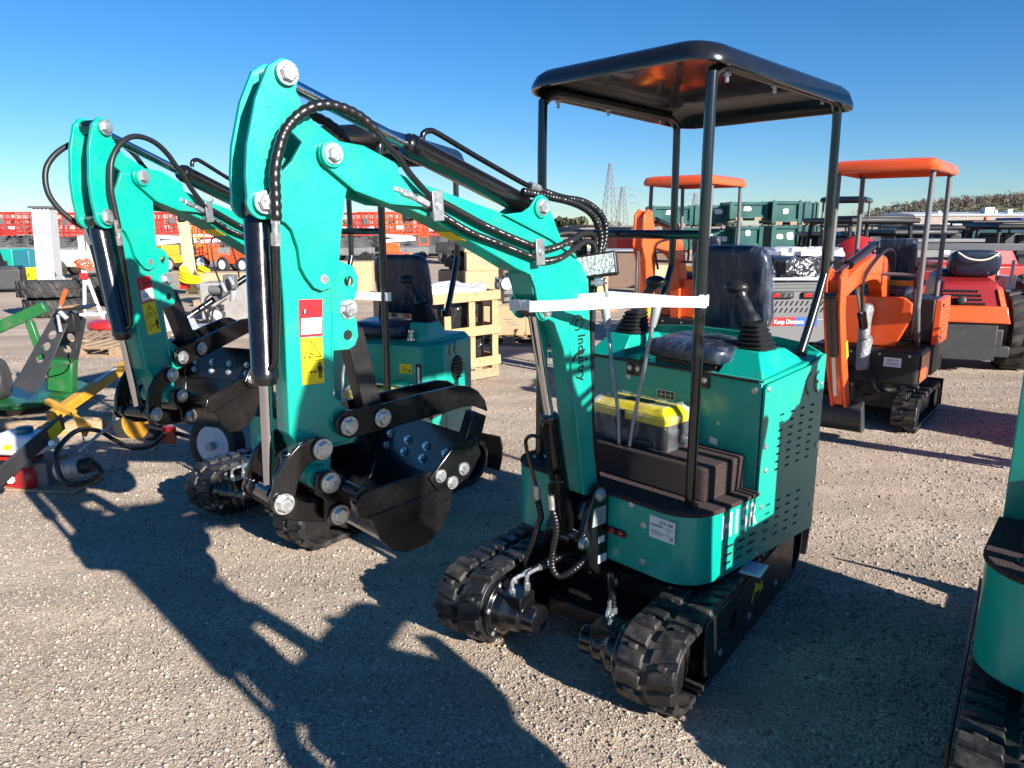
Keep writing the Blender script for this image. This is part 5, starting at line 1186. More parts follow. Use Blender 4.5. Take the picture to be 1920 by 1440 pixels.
# ---- generator box, white mast, jack, yellow post
g = G(46, 533); t = empty('generator', (g.x,g.y,0), R(-4), 'teal, blue and yellow boxed generator behind the tyres', 'generator')
k = MB(); k.box((.26,0,.55),(.46,.7,.82)); bx = k.build('blue_panel', M['navygrey'], t, bevel=.02)
k = MB(); k.hexa([(-.12,-.36,.14),(.02,-.36,.14),(.02,.36,.14),(-.12,.36,.14),(-.34,-.36,.99),(.02,-.36,.99),(.02,.36,.99),(-.34,.36,.99)]); k.build('teal_panel', M['teal'], t, bevel=.02)
k = MB(); k.box((.26,-.01,.32),(.47,.72,.34)); yb = k.build('yellow_band', M['yellow'], bx, bevel=.01)
k = MB(); k.text('AMMA', .17, (.27,-.373,.27), (1,0,0), UPZ, .001, sx=.85, bold=.015); k.build('lettering', M['ink'], yb, smooth=0)
k = MB(); k.box((-.55,0,.52),(.66,.68,.84)); k.box((-.24,-.37,.42),(.22,.04,.5)); fr = k.build('front_grille', M['ink'], t, bevel=.01); k = MB(); k.box((-.24,-.394,.38),(.13,.01,.2)); k.build('warning_label', M['yellow'], fr)
k = MB(); k.box((-.1,0,.07),(1.3,.6,.14)); k.build('skid', M['blackflat'], t)
m0, m1 = P(92,535,17.5), P(80,390,17.5); t = empty('aluminium_mast', (m0.x,17.5,0), 0, 'white aluminium mast section standing behind the tyres', 'mast')
dx = m1-Vector((m0.x,17.5,0)); k = MB(); w_ = .18; lean = m1.x-m0.x; H_ = m1.z
k.hexa([(m0.x-w_,17.4,0.1),(m0.x+w_,17.4,0.1),(m0.x+w_,17.75,0.1),(m0.x-w_,17.75,0.1),(m0.x-w_+lean,17.4,H_),(m0.x+w_+lean,17.4,H_),(m0.x+w_+lean,17.75,H_),(m0.x-w_+lean,17.75,H_)])
mo = k.build('mast_section', M['alu'], t, bevel=.01)
k = MB()
for q in (-.18,-.09,0,.09,.18): k.tube([(m0.x+q,17.395,.12),(m0.x+q+lean,17.395,H_-.02)], .018, 6)
k.build('rail', M['rim'], mo)
k = MB(); k.box((m0.x+lean,17.55,H_+.02),(.5,.42,.05)); k.build('mast_cap', M['midgrey'], mo, bevel=.01)
k = MB(); k.box((m0.x+.02,17.6,.08),(1.0,.8,.14)); k.tube([(m0.x+.25,17.4,.6),(m0.x+.55,17.2,.3),(m0.x+.75,17.0,.02)], .03, 8); k.lathe([(.11,0),(.11,.07)], (m0.x+.42,17.3,.42), (0,-1,0), 16); k.build('mast_foot', M['galv'], t, bevel=.008); rebase(t)
g = G(168, 590); t = empty('stand_jack', (g.x,g.y,0), R(10), 'white jack stand wound with orange cable before the tyre pile', 'jack')
k = MB(); k.box((0,0,1.0),(.09,.08,.9)); k.box((-.05,0,.34),(.05,.05,.70), ry=R(6)); k.box((.12,0,.34),(.05,.05,.72), ry=R(-14)); k.box((.04,0,.02),(.5,.4,.04)); k.build('frame', M['rim'], t, bevel=.006)
k = MB()
for i in range(6): k.tube([(.13*math.cos(A/16*2*math.pi)+.02*math.sin(i), .12*math.sin(A/16*2*math.pi), .86+.03*i+.03*math.sin(A*.7+i)) for A in range(17)], .011, 6)
k.build('cable', M['orange'], t); k = MB(); k.box((0,-.05,.72),(.14,.08,.12)); k.build('winch', M['redpaint'], t, bevel=.01)
g0, g1 = P(362,560,18.5), P(345,415,18.5); t = empty('marker_post', (g0.x,18.5,0), 0, 'pale yellow leaning post with coiled yellow hose', 'post')
k = MB(); k.hexa([(g0.x-.13,18.45,0),(g0.x+.13,18.45,0),(g0.x+.13,18.6,0),(g0.x-.13,18.6,0),(g1.x-.13,18.45,g1.z),(g1.x+.08,18.45,g1.z),(g1.x+.08,18.6,g1.z),(g1.x-.13,18.6,g1.z)]); k.build('post', mat('pale yellow paint', (.80,.70,.28), .5, var=.08), t, bevel=.01)
k = MB()
for i in range(4): k.tube(spline([P(345+4*i,495+5*i,18.3),P(338,505+6*i,18.2),P(352,515+5*i,18.1),P(378,520+3*i,18.1),P(392-3*i,508+6*i,18.2),P(372,498+4*i,18.3)],5), .03, 8)
k.tube(spline([P(372,502,18.2),P(390,512,18.2),P(398,528,18.2)],5), .03, 8); k.build('hose_coil', M['yellow'], t)
k = MB(); q = P(346,525,18.3); k.box((q.x,q.y,q.z),(.16,.2,.42)); k.build('red_box', M['redpaint'], t, bevel=.01); k = MB(); q = P(374,533,18.2); k.ball((q.x,q.y,q.z), .14); k.build('motor', M['midgrey'], t); rebase(t)

# ---- scissor lifts and boom lifts far behind
def scissor_lift(loc, rz, rail, base, label, h=0.0):
    t = empty('scissor_lift', loc, rz, label, 'scissor lift', 'scissor lifts lined up far behind')
    k = MB(); k.box((0,0,.42),(1.9,.75,.36)); k.box((.3,-.38,.42),(.7,.05,.26)); k.box((-.6,-.38,.40),(.4,.05,.2)); k.build('chassis', M[base], t, bevel=.015)
    for x in (-.72,.72):
        for y in (-.36,.36):
            k = MB(); k.lathe([(.13,-.07),(.21,-.09),(.215,.0),(.21,.09),(.13,.07)], (x,y,.215), (0,1,0), 16); k.build('wheel', M['tyre'], t)
    k = MB()
    for i in range(4):
        z = .66+.11*i
        for y in (-.28,.28):
            for s in (1,-1): k.hexa([(-.85,y-.02,z-.05*s-.02),(-.85,y+.02,z-.05*s-.02),(.85,y+.02,z+.05*s-.02),(.85,y-.02,z+.05*s-.02),(-.85,y-.02,z-.05*s+.03),(-.85,y+.02,z-.05*s+.03),(.85,y+.02,z+.05*s+.03),(.85,y-.02,z+.05*s+.03)])
    k.build('scissor_arms', M['midgrey'], t)
    k = MB(); k.box((0,0,1.13+h),(1.95,.80,.07)); k.build('platform', M[rail], t, bevel=.01)
    k = MB()
    for y in (-.39,.39):
        for z in (1.3,1.55,1.8,2.12): k.cyl((-.97,y,z+h),(.97,y,z+h),.022,6)
        for i in range(7): k.cyl((-.97+i*.3233,y,1.15+h),(-.97+i*.3233,y,2.12+h),.02,6)
    for x in (-.97,.97):
        for z in (1.3,1.55,1.8,2.12): k.cyl((x,-.39,z+h),(x,.39,z+h),.022,6)
    k.build('guard_rail', M[rail], t)
    k = MB(); k.box((.8,-.42,1.75+h),(.25,.08,.3)); k.build('control_box', M['midgrey'], t, bevel=.01); k = MB(); k.box((-.3,-.41,1.42+h),(.3,.015,.16)); k.build('sign_board', M['white'], t)
    return t
LY = 36.0
spots = [(-14,0,'r',.05),(50,.6,'r',.1),(112,0,'r',.0),(160,1.8,'r',.1),(300,.5,'r',.1),(375,2.0,'r',.12),(430,.2,'o',.0),(662,.0,'r',.05),(712,1.5,'o',.12),(765,.3,'o',.1),(822,2.0,'r',.0)]
ps = {}
desc = ['at the left edge of the photo','behind the teal generator','right of the white mast','behind the first excavator head','left of the pale yellow post','right of the pale yellow post','under the second excavator boom','just right of the large dipper arm','above the second seat','behind the second rear canopy post','far right under the large boom']
for i, (x, dy, c, h) in enumerate(spots):
    Y = LY+dy*1.2; p = P(x, 470, Y); key = c+str(h)
    rail, base = ('liftred','lightgrey') if c == 'r' else ('orange','lightgrey')
    if i == 10: base = 'midgrey'
    lb = ('red' if c == 'r' else 'orange')+' scissor lift '+desc[i]
    scissor_lift((p.x, Y, 0), R(rnd.uniform(-8,8)), rail, base, lb, h)
back = []
for i, x in enumerate((-8,18,48,82,108,142,172,275,305,335,372,410,445,470,650,690,712,740,768,795,825,850)):
    Y = 40.5+(i % 4)*1.1; p = P(x, 470, Y)
    if not back: src = scissor_lift((p.x,Y,0), R(4), 'liftred','lightgrey', 'red scissor lift in the back row, partly hidden by the front row', .1); back.append(src)
    else:
        c = copy_tree(src); c.location = (p.x,Y,0); c.rotation_euler = (0,0,R(rnd.uniform(-10,10))); back.append(c)
def boom_lift(loc, rz, col, label, white=True):
    t = empty('boom_lift', loc, rz, label, 'boom lift', 'boom lifts parked before the scissor lifts')
    k = MB(); k.box((0,0,.55),(1.7,.9,.35)); k.box((-.3,0,.95),(1.0,.85,.45)); k.build('chassis', M[col], t, bevel=.03)
    for x in (-.6,.6):
        for y in (-.48,.48): wheel(t, (x,y,.34), (0,1,0), .34, .22, M['rim'], .6)
    k = MB(); k.box((.1,-.1,1.32),(2.0,.16,.17), ry=R(-4)); k.box((.1,.15,1.50),(1.8,.14,.14), ry=R(3)); k.box((-.8,.0,1.40),(.2,.4,.4)); k.build('folded_boom', M['rim' if white else col], t, bevel=.02)
    k = MB()
    for z in (1.1,1.5,1.95):
        k.tube([(1.25,-.4,z),(1.75,-.4,z),(1.75,.4,z),(1.25,.4,z)], .025, 6, closed=True)
    for x in (1.25,1.75):
        for y in (-.4,0,.4): k.cyl((x,y,1.05),(x,y,1.95),.025,6)
    k.build('basket', M[col], t); return t
for x, Y, c, lb, rz in ((320,27.5,'mustard','yellow boom lift with open basket left of the pale yellow post',60),(400,29,'orange','orange boom lift with white arm right of the pale yellow post',15),(448,27,'orange','orange and white boom lift beside the large bucket cylinder',160),(742,30,'orange','orange and white boom lift above the second seat',10)):
    p = P(x, 470, Y); bl_ = boom_lift((p.x,Y,0), R(rz), c, lb); bl_.scale = (.72,.72,.80)
p = P(150, 500, 24); t = empty('utility_trailer', (p.x,24,0), R(3), 'cream equipment trailer behind the first excavator arm', 'trailer')
k = MB(); k.box((0,0,.62),(2.6,1.1,.5)); k.box((.8,0,1.0),(.7,.8,.4)); k.build('body', M['cream'], t, bevel=.03)
for s in (1,-1): wheel(t, (-.4,s*.62,.3), (0,1,0), .3, .2, M['cream'], .6)

# ---- green steel bins
def steel_bin(loc, rz, d, label, labels, seed):
    t = empty('steel_bin', loc, rz, label, 'bin', 'stacked green steel bins'); x, y, z = d; r_ = random.Random(seed)
    k = MB(); k.box((0,0,z*.56),(x-.1,y-.1,z*.74)); k.build('panel', M['bingreen'], t, bevel=.01)
    k = MB()
    for sx in (1,-1):
        for sy in (1,-1): k.box((sx*(x/2-.05),sy*(y/2-.05),z*.53),(.12,.12,z*.98)); k.box((sx*(x/2-.05),sy*(y/2-.05),z*1.05),(.07,.07,z*.08), taper=.4)
    for sy in (1,-1): k.box((0,sy*(y/2-.05),z*.96),(x,.09,.09)); k.box((0,sy*(y/2-.05),z*.17),(x,.09,.10))
    for sx in (1,-1): k.box((sx*(x/2-.05),0,z*.96),(.09,y,.09)); k.box((sx*(x/2-.05),0,z*.17),(.09,y,.10))
    k.build('frame', M['bingreen'], t, bevel=.008)
    k = MB(); k.box((-x*.25,0,z*.06),(.2,y,.1)); k.box((x*.25,0,z*.06),(.2,y,.1)); k.build('foot', M['oldwood'], t)
    for n in range(labels):
        cx, cz = ((n+.5)/labels-.5)*.75*x+r_.uniform(-.06,.06)*x, z*r_.uniform(.55,.74); w_, h_ = x*r_.uniform(.09,.14), z*r_.uniform(.11,.17)
        pl = []
        for a in range(10):
            A = 2*math.pi*a/10; q = r_.uniform(.85,1.1); pl.append((cx+w_*q*(abs(math.cos(A))**.6)*(1 if math.cos(A) > 0 else -1), cz+h_*q*(abs(math.sin(A))**.6)*(1 if math.sin(A) > 0 else -1)))
        k = MB(); k.plate(pl, -y/2+.045-.006, -y/2+.045-.003); k.build('torn_label', M['sticker'], t, smooth=0)
    return t
BY = 24.0
def bin_at(x0, x1, y0, y1, Y, lb, n, seed, rz=0, depth=1.2):
    a, b_ = P(x0, y1, Y), P(x1, y0, Y); steel_bin(((a.x+b_.x)/2, Y+depth/2, max(0, a.z)), R(rz), (abs(b_.x-a.x), depth, max(.5,b_.z-a.z)), lb, n, seed)
bins = [(1222,1300,388,424,BY,'green steel bin of the top row, leftmost, behind the orange roof post',1,1),(1302,1366,386,424,BY,'green steel bin of the top row with a round green sticker',2,2),(1368,1441,380,412,BY-.6,'long green steel bin topmost beside the corner of the stack, one square label',1,3),
        (1447,1505,378,421,BY-.8,'green steel bin on top of the bin with two large torn labels',1,4),(1507,1522,380,421,BY+.6,'narrow end of a green steel bin, upper, at the right of the stack',0,5),(1524,1536,381,421,BY+2.2,'farthest green steel bin at the upper right of the stack',0,6),
        (1445,1503,424,470,BY-.8,'green steel bin with two large torn white labels, bottom row',2,7),(1378,1431,426,466,BY-.6,'low green steel bin with a paper label, bottom row middle',1,8),(1318,1374,430,472,BY,'green steel bin with scraps of paper, bottom row behind the canopy post',3,9),(1507,1522,424,468,BY+.6,'narrow end of a green steel bin, lower, at the right of the stack',0,10),(1524,1536,424,466,BY+2.2,'farthest green steel bin at the lower right of the stack',0,11),(1255,1316,428,474,BY,'green steel bin in the bottom row, leftmost behind the crossbar',1,12)]
for b_ in bins: bin_at(*b_)
for x0_, x1_ in ((1222,1366),):
    pass

# ---- things around the orange excavators
a = G(1440, 690); 
t = empty('trailer', (P(1490,620,9.2).x-.03, 9.3, 0), R(4), 'grey steel trailer tailgate with tail lamps and Keep Distance sign', 'trailer')
k = MB(); k.box((0,.9,.66),(1.35,1.8,.62)); k.box((0,-.01,.36),(1.35,.04,.30)); bd = k.build('tailgate', M['gategrey'], t, bevel=.015)
k = MB(); k.box((0,-.012,1.0),(1.4,.1,.03)); k.build('top_rail', M['alu'], bd, bevel=.004)
for h in (.94,.90,.86): 
    k = MB(); k.box((0,-.006,h),(1.3,.012,.028)); k.build('gate_rib', M['midgrey'], bd, bevel=.004)
for s in (-.14,.27):
    k = MB(); k.box((s,-.02,.80),(.30,.04,.075)); lm = k.build('tail_lamp', M['ink'], bd, bevel=.01)
    k = MB(); k.box((s-.08,-.042,.80),(.10,.006,.045)); k.build('red_lens', M['redlens'], lm, bevel=.004); k = MB(); k.lathe([(.028,0),(.02,.008)],(s+.04,-.04,.80),(0,-1,0),14); k.lathe([(.022,0),(.016,.008)],(s+.11,-.04,.80),(0,-1,0),14); k.build('clear_lens', M['chrome'], lm)
k = MB()
for r_ in (.70,.615):
    for i in range(12): k.hexa([(-.34+.065*i,-.012,r_-.028),(-.328+.065*i,-.012,r_-.028),(-.328+.065*i,-.001,r_-.028),(-.34+.065*i,-.001,r_-.028),(-.31+.065*i,-.012,r_+.028),(-.298+.065*i,-.012,r_+.028),(-.298+.065*i,-.001,r_+.028),(-.31+.065*i,-.001,r_+.028)])
k.build('gate_slots', M['ink'], bd, smooth=0)
k = MB(); k.box((-.13,-.034,.475),(.36,.006,.105)); sg = k.build('sign_red', M['redpaint'], bd); k = MB(); k.box((.19,-.034,.475),(.28,.006,.105)); k.build('sign_blue', M['blue'], bd)
k = MB(); k.text('Keep Distance', .080, (-.03,-.0378,.472), (1,0,0), UPZ, .0008, sx=.80, bold=.012); k.build('sign_lettering', M['white'], bd, smooth=0)
wheel(t, (-.62,.9,.28), (1,0,0), .28, .2, M['galv'], .6); wheel(t, (.62,.9,.28), (1,0,0), .28, .2, M['galv'], .6)
wrinkled('bagged_load', Vector((P(1500,520,10).x,10.2,.98)), R(5), (1.05,.9,.24), M['blackbag'], 21, 'black bagged load lying on the grey trailer', 'bag', .05)
wrinkled('plastic_sheet', Vector((P(1510,500,10.5).x,10.6,1.2)), R(5), (.9,.7,.12), M['bagfilm'], 22, 'crumpled clear plastic sheet on top of the bagged load on the trailer', 'plastic sheet', .05)
p = P(1490, 495, 13); t = carton((p.x,13,.75), (1.1,.7,.38), R(12), 'torn brown carton behind the trailer load', None); pallet((p.x,13,.0), R(12), label='pallet under the torn carton behind the trailer')
k = MB(T4((p.x,13,0), R(12))); k.box((0,0,.44),(1.0,.7,.60)); tag(k.build('timber_stack', M['oldwood'], None, bevel=.01), 'stack of planks under the torn carton behind the trailer', 'timber')
def tank(loc, rz, r, l, label, txt):
    t = empty('air_tank', loc, rz, label, 'tank'); k = MB(); k.lathe([(.02,-l/2-r*.4),(r*.6,-l/2-r*.3),(r*.92,-l/2-r*.1),(r,-l/2+.05),(r,l/2-.05),(r*.92,l/2+r*.1),(r*.6,l/2+r*.3),(.02,l/2+r*.4)], (0,0,r+.25), (1,0,0), 32); b_ = k.build('shell', M['redpaint'], t)
    k = MB(); k.box((-l*.3,0,.13),(.1,r,.26)); k.box((l*.3,0,.13),(.1,r,.26)); k.build('foot', M['ink'], t)
    k = MB(); k.text(txt, r*.62, (0,-r-.004,r+.28), (1,0,0), UPZ, .003); k.build('lettering', M['white'], b_, smooth=0); return t
p = P(1628, 485, 12.5); tank((p.x-.1,12.7,.50), R(62), .36, .7, 'red rounded tank with white lettering behind the orange excavator seat', 'RPS')
p = P(1790, 500, 13.2); tank((p.x,13.3,.42), R(6), .30, .55, 'red rounded tank with RPG lettering behind the red mower', 'RPG')
p = P(1780, 540, 11.0); t = empty('compressor', (p.x,11.3,0), R(8), 'red boxed compressor with round fan guard beside the red mower', 'compressor')
k = MB(); k.box((0,0,.72),(.62,.7,.68)); k.hexa([(-.31,-.35,1.06),(.31,-.35,1.06),(.31,.35,1.06),(-.31,.35,1.06),(-.22,-.27,1.13),(.31,-.27,1.13),(.31,.3,1.13),(-.22,.3,1.13)]); bx = k.build('housing', M['redpaint'], t, bevel=.02)
k = MB()
for r_ in (.05,.10,.15,.20,.25): k.tube([(r_*math.cos(a/24*6.2832),-.356,.80+r_*math.sin(a/24*6.2832)) for a in range(24)], .007, 5, closed=True)
for a in range(8): k.cyl((0,-.356,.8),(.25*math.cos(a*.785),-.356,.8+.25*math.sin(a*.785)),.005,5)
k.build('fan_guard', M['ink'], bx); k = MB(); k.box((.1,.1,1.28),(1.0,.06,.22)); k.box((.1,.2,1.42),(1.1,.5,.05)); k.build('control_panel', M['midgrey'], t, bevel=.01); k = MB(); k.box((.12,.066,1.28),(.12,.004,.12)); k.build('paper_label', M['sticker'], t); k = MB(); k.box((0,0,.2),(.6,.6,.38)); k.build('stand', M['ink'], t, bevel=.01)
# red ride-on mower seen from behind
g = G(1835, 700); mx, my = g.x-.02, g.y+.45
t = empty('ride_on_mower', (mx,my,0), R(-17), 'red ride-on mower with black seat and roll bar at the right edge', 'mower')
k = MB(); k.hexa([(-.40,-.50,.60),(.34,-.50,.60),(.34,.35,.66),(-.40,.35,.66),(-.30,-.30,1.02),(.27,-.30,1.02),(.27,.40,1.10),(-.30,.40,1.10)]); hd = k.build('hood', M['redorange'], t, bevel=.04, seg=4)
k = MB()
for j in range(7):
    z = .65+.045*j; y = -.50+(.20)*(z-.60)/.42-.008
    if j == 2: continue
    for i in range(20-j): k.box((-.33+.0265*i+.012*(j % 2)+.006*j, y, z), (.013,.016,.028), rx=R(-25))
k.build('hood_mesh', M['dark'], hd, smooth=0)
k = MB(); k.hexa([(-.40,-.545,.585),(.36,-.545,.585),(.36,-.48,.585),(-.40,-.48,.585),(-.385,-.515,.765),(.33,-.515,.765),(.33,-.42,.765),(-.385,-.42,.765)]); k.hexa([(.30,-.54,.58),(.37,-.54,.58),(.385,-.3,.62),(.32,-.3,.62),(.24,-.36,.95),(.30,-.36,.90),(.345,-.2,.95),(.29,-.2,.98)]); k.build('bumper', M['orange'], hd, bevel=.012)
k = MB(); k.lathe([(.045,0),(.045,.03),(.03,.035)],(-.12,-.44,.82),(0,-1,.3),18); k.build('fuel_cap', M['ink'], hd)
k = MB(); k.box((-.02,-.48,.38),(.56,.05,.44)); k.box((0,-.1,.35),(.7,.6,.3)); k.box((.33,-.32,.26),(.16,.3,.12)); k.build('rear_guard', M['charcoal'], t, bevel=.01)
sv = T4((.0,.15,1.20)); k = MB()
vs = []; n = 28
for i in range(11):
    ph = -math.pi/2+math.pi*i/10
    for q in range(n):
        th = 2*math.pi*q/n; se = lambda x_, e: math.copysign(abs(x_)**e, x_); cu = se(math.cos(ph), .5); vs.append((.07+cu*se(math.cos(th),.5)*.27, cu*se(math.sin(th),.5)*.12-.05*se(math.sin(ph),.7), 1.21+se(math.sin(ph),.7)*.16))
k.add(vs, [(i*n+q, i*n+(q+1) % n, (i+1)*n+(q+1) % n, (i+1)*n+q) for i in range(10) for q in range(n)]); k.M = None; se_ = k.build('seat_back', M['vinyl'], t, smooth=60)
k = MB(); k.tube(spline([(-.14,-.16,1.34),(-.04,-.17,1.275),(.08,-.175,1.255),(.18,-.17,1.275),(.27,-.16,1.34)],6), .011, 8); k.build('seat_piping', M['cream'], se_); k = MB(); k.box((0,.3,1.08),(.46,.44,.12)); k.build('seat_cushion', M['vinyl'], t, bevel=.04, seg=3)
for s in (1,-1): wheel(t, (s*.58,.05,.45), (1,0,0), .45, .30, M['ink'], .5, 18)
for s in (1,-1): wheel(t, (s*.45,1.25,.25), (1,0,0), .25, .18, M['ink'], .5)
k = MB(); k.box((0,.75,.55),(.6,1.0,.25)); k.box((0,1.2,.85),(.5,.5,.4)); k.box((.42,.3,.78),(.22,.5,.10)); k.box((-.42,.3,.78),(.22,.5,.10)); k.build('frame', M['redpaint'], t, bevel=.03)
k = MB(); k.tube(spline([(-.60,.0,.75),(-.62,.0,1.30),(-.605,.0,1.375),(-.54,.0,1.395),(.56,.0,1.395),(.64,.0,1.375),(.67,.0,1.30),(.67,.0,.75)],1), .032, 10); k.box((.02,0,1.40),(1.2,.09,.08)); k.cyl((.27,.3,1.0),(.27,.3,1.4),.022,8); k.build('roll_bar', M['midgrey'], t, bevel=.01)
k = MB(); k.box((.5,.3,.98),(.10,.4,.16)); k.cyl((.5,.1,1.0),(.5,.1,1.25),.02,8); k.cyl((.44,.42,1.0),(.44,.42,1.2),.02,8); k.build('control_console', M['galv'], t, bevel=.02)
p = P(1850, 500, 12.5); t = empty('utility_cart', (p.x+.1,12.9,0), R(5), 'dark red utility cart body behind the red mower seat', 'cart')
k = MB(); k.box((0,0,.85),(1.6,.9,.28)); k.hexa([(-.75,-.45,.99),(.4,-.45,.99),(.4,.0,.99),(-.75,.0,.99),(-.7,-.42,1.28),(.25,-.42,1.28),(.25,-.1,1.28),(-.7,-.1,1.28)]); k.build('body', M['redpaint'], t, bevel=.03)
for s in (1,-1): wheel(t, (s*.6,-.3,.36), (1,0,0), .36, .22, M['midgrey'], .55)
k = MB(); k.box((.62,-.46,.88),(.08,.02,.10)); k.build('tail_lamp', M['orange'], t)
def utv(loc, rz, body, label, roof='ink', glass=True, w=1.5, h=1.95):
    t = empty('utility_vehicle', loc, rz, label, 'utility vehicle', 'utility vehicles parked in the distance')
    k = MB(); k.box((0,0,.70),(w,2.6,.40)); k.box((0,-1.0,.98),(w*.92,.7,.25)); k.build('body', M[body], t, bevel=.05)
    for sx in (1,-1):
        for y in (-.9,.9): wheel(t, (sx*(w/2-.08),y,.33), (1,0,0), .33, .25, M['midgrey'], .55)
    k = MB()
    for sx in (1,-1):
        for y in (-.55,.75): k.cyl((sx*(w/2-.06),y,.85),(sx*(w/2-.10),y*.85,h),.035,8)
    for y in (-.48,.64): k.cyl((-w/2+.1,y,h-.03),(w/2-.1,y,h-.03),.035,8)
    for sx in (1,-1): k.cyl((sx*(w/2-.1),-.5,h-.03),(sx*(w/2-.1),.66,h-.03),.035,8); k.cyl((sx*(w/2-.065),-.5,1.0),(sx*(w/2-.065),.7,1.0),.03,8)
    k.build('cage', M['ink'], t); k = MB(); k.box((0,.08,h),(w,1.4,.09)); k.build('roof', M[roof], t, bevel=.03)
    for s in (-.35,.35): k = MB(); k.box((s,.3,1.15),(.5,.15,.6)); k.box((s,.05,.95),(.5,.5,.14)); k.build('seat', M['ink'], t, bevel=.03)
    if glass: k = MB(); k.box((0,-.53,(h+.86)/2),(w-.22,.02,h-.98), rx=R(-6)); k.build('windscreen', M['glass'], t)
    return t
for x, Y, bd, lb, rf, gl, rz in ((1632,21,'ink','black utility vehicle with open cage behind the small dark-roofed excavator','ink',False,8),(1715,25,'teal','utility vehicle with teal body and low windscreen right of the black one','midgrey',True,0),(1735,33,'midgrey','grey utility vehicle under the beige building, beyond the orange roof','ink',True,-5),(1846,24,'midgrey','black-roofed utility vehicle with windscreen under the beige building','ink',True,0),(1925,27,'ink','utility vehicle with deep blue roof at the right edge','deepblue',False,0),(1790,29,'midgrey','low dark utility vehicle behind the red tank','midgrey',True,4)):
    p = P(x, 470, Y); utv((p.x,Y,0), R(rz), bd, lb, rf, gl, 1.55 if x != 1846 else 1.75, {1632:1.84,1715:1.5,1735:1.62,1846:1.74,1925:1.84,1790:1.6}[x])
k = MB(); p = P(1847, 418, 24); k.lathe([(.05,0),(.06,.03),(.05,.09),(.02,.11)], (p.x, 24, 1.785), (0,0,1), 14); tag(k.build('beacon', M['orange'], None), 'orange beacon standing on the black roofed utility vehicle', 'beacon')
for x, Y, bd, lb, h_, rz, rf in ((1612,13.5,'ink','black utility vehicle with roll cage between the two roof posts of the orange excavator',1.72,12,'ink'),(1905,15,'ink','black utility vehicle with roll bar behind the dark red cart',1.62,-8,'ink'),(1700,16,'charcoal','charcoal utility vehicle behind the orange excavator seat',1.50,4,'charcoal'),(1760,18,'redpaint','red utility vehicle behind the red tank, roof of black tube',1.58,-4,'ink'),(1885,19,'navygrey','petrol blue utility vehicle behind the roll bar at the right',1.66,6,'ink'),(1560,17,'charcoal','charcoal utility vehicle behind the trailer load',1.45,-10,'ink')):
    p = P(x, 470, Y); utv((p.x,Y,0), R(rz), bd, lb, rf, False, 1.35, h_)
# loose machines in the middle distance
for i, (x, y, s, lb) in enumerate(((1530,500,.7,'dark engine behind the bagged trailer load'),(1668,505,.6,'grey engine between the orange excavator and the tank'),(1860,520,.7,'dark engine right of the red mower seat'),(1120,470,.9,'dark machine part pile left of the orange dipper'),(1085,452,.8,'grey engine far behind the boom elbow'),(880,470,.9,'dark engine far behind the large boom'),(250,560,.6,'dark engine beside the first dipper arm'))):
    g = G(x, max(y+25, 480)) if y < 500 else P(x, 560, 12); g.z = 0; engine_lump((g.x,g.y,0), s, 30+i, lb, 'midgrey' if i % 2 == 0 else 'galv')
for i, (x, Y, w_, h_, m_, lb) in enumerate(((1075,22,1.0,.9,'cardboard','tan wrapped crate far behind the boom elbow'),(1108,24,.8,1.0,'cream','cream machine cover behind the hydraulic hoses'),(1170,26,.9,1.3,'redpaint','red machine cover behind the orange dipper'),(1232,15,.55,.75,'cardboard','tan barrel-shaped bundle under the orange boom'),(5,19,.8,.5,'charcoal','charcoal machine box at the left edge behind the tyres'),(560,30,1.6,.6,'lightgrey','low grey box truck bed behind the large dipper'))):
    p = P(x, 480, Y); k = MB(T4((p.x,Y,0), R(6*i))); k.box((0,0,h_/2+.08),(w_,.8,h_)); k.box((0,0,h_+.10),(w_*.9,.7,.06)); k.box((-w_*.35,0,.05),(.12,.8,.1)); k.box((w_*.35,0,.05),(.12,.8,.1)); tag(k.build('machine_cover', M[m_], None, bevel=.05, seg=3), lb, 'machine')

# ---- crowd of parked equipment in the far middle distance
proto = {}
def lump(kind, x, Y, rz, label, sc=1.0):
    p = P(x, 480, Y)
    if kind == 'c':
        o = carton((p.x,Y,.128), (.9,.7,.6*sc), R(rz), label, 'cartons on far pallets'); pallet((p.x,Y,0), R(rz), label='pallet under the '+label.split(',')[0]) if len(label) < 70 else None; return
    if kind == 't': loose_tyre((p.x,Y,.42*sc), (math.cos(R(rz)),math.sin(R(rz)),.12), .42*sc, .26, label, 'tyres standing in the far yard', 14); return
    if kind == 'e': o = engine_lump((p.x,Y,0), sc, int(x), label, 'charcoal' if int(x) % 2 else 'galv'); return
    o = copy_tree(proto['u']) if 'u' in proto else utv((p.x,Y,0), R(rz), 'charcoal', label, 'ink', False, 1.4, 1.6)
    proto.setdefault('u', o); o.location = (p.x,Y,0); o.rotation_euler = (0,0,R(rz)); o.scale = (sc,sc,sc); o['label'] = label
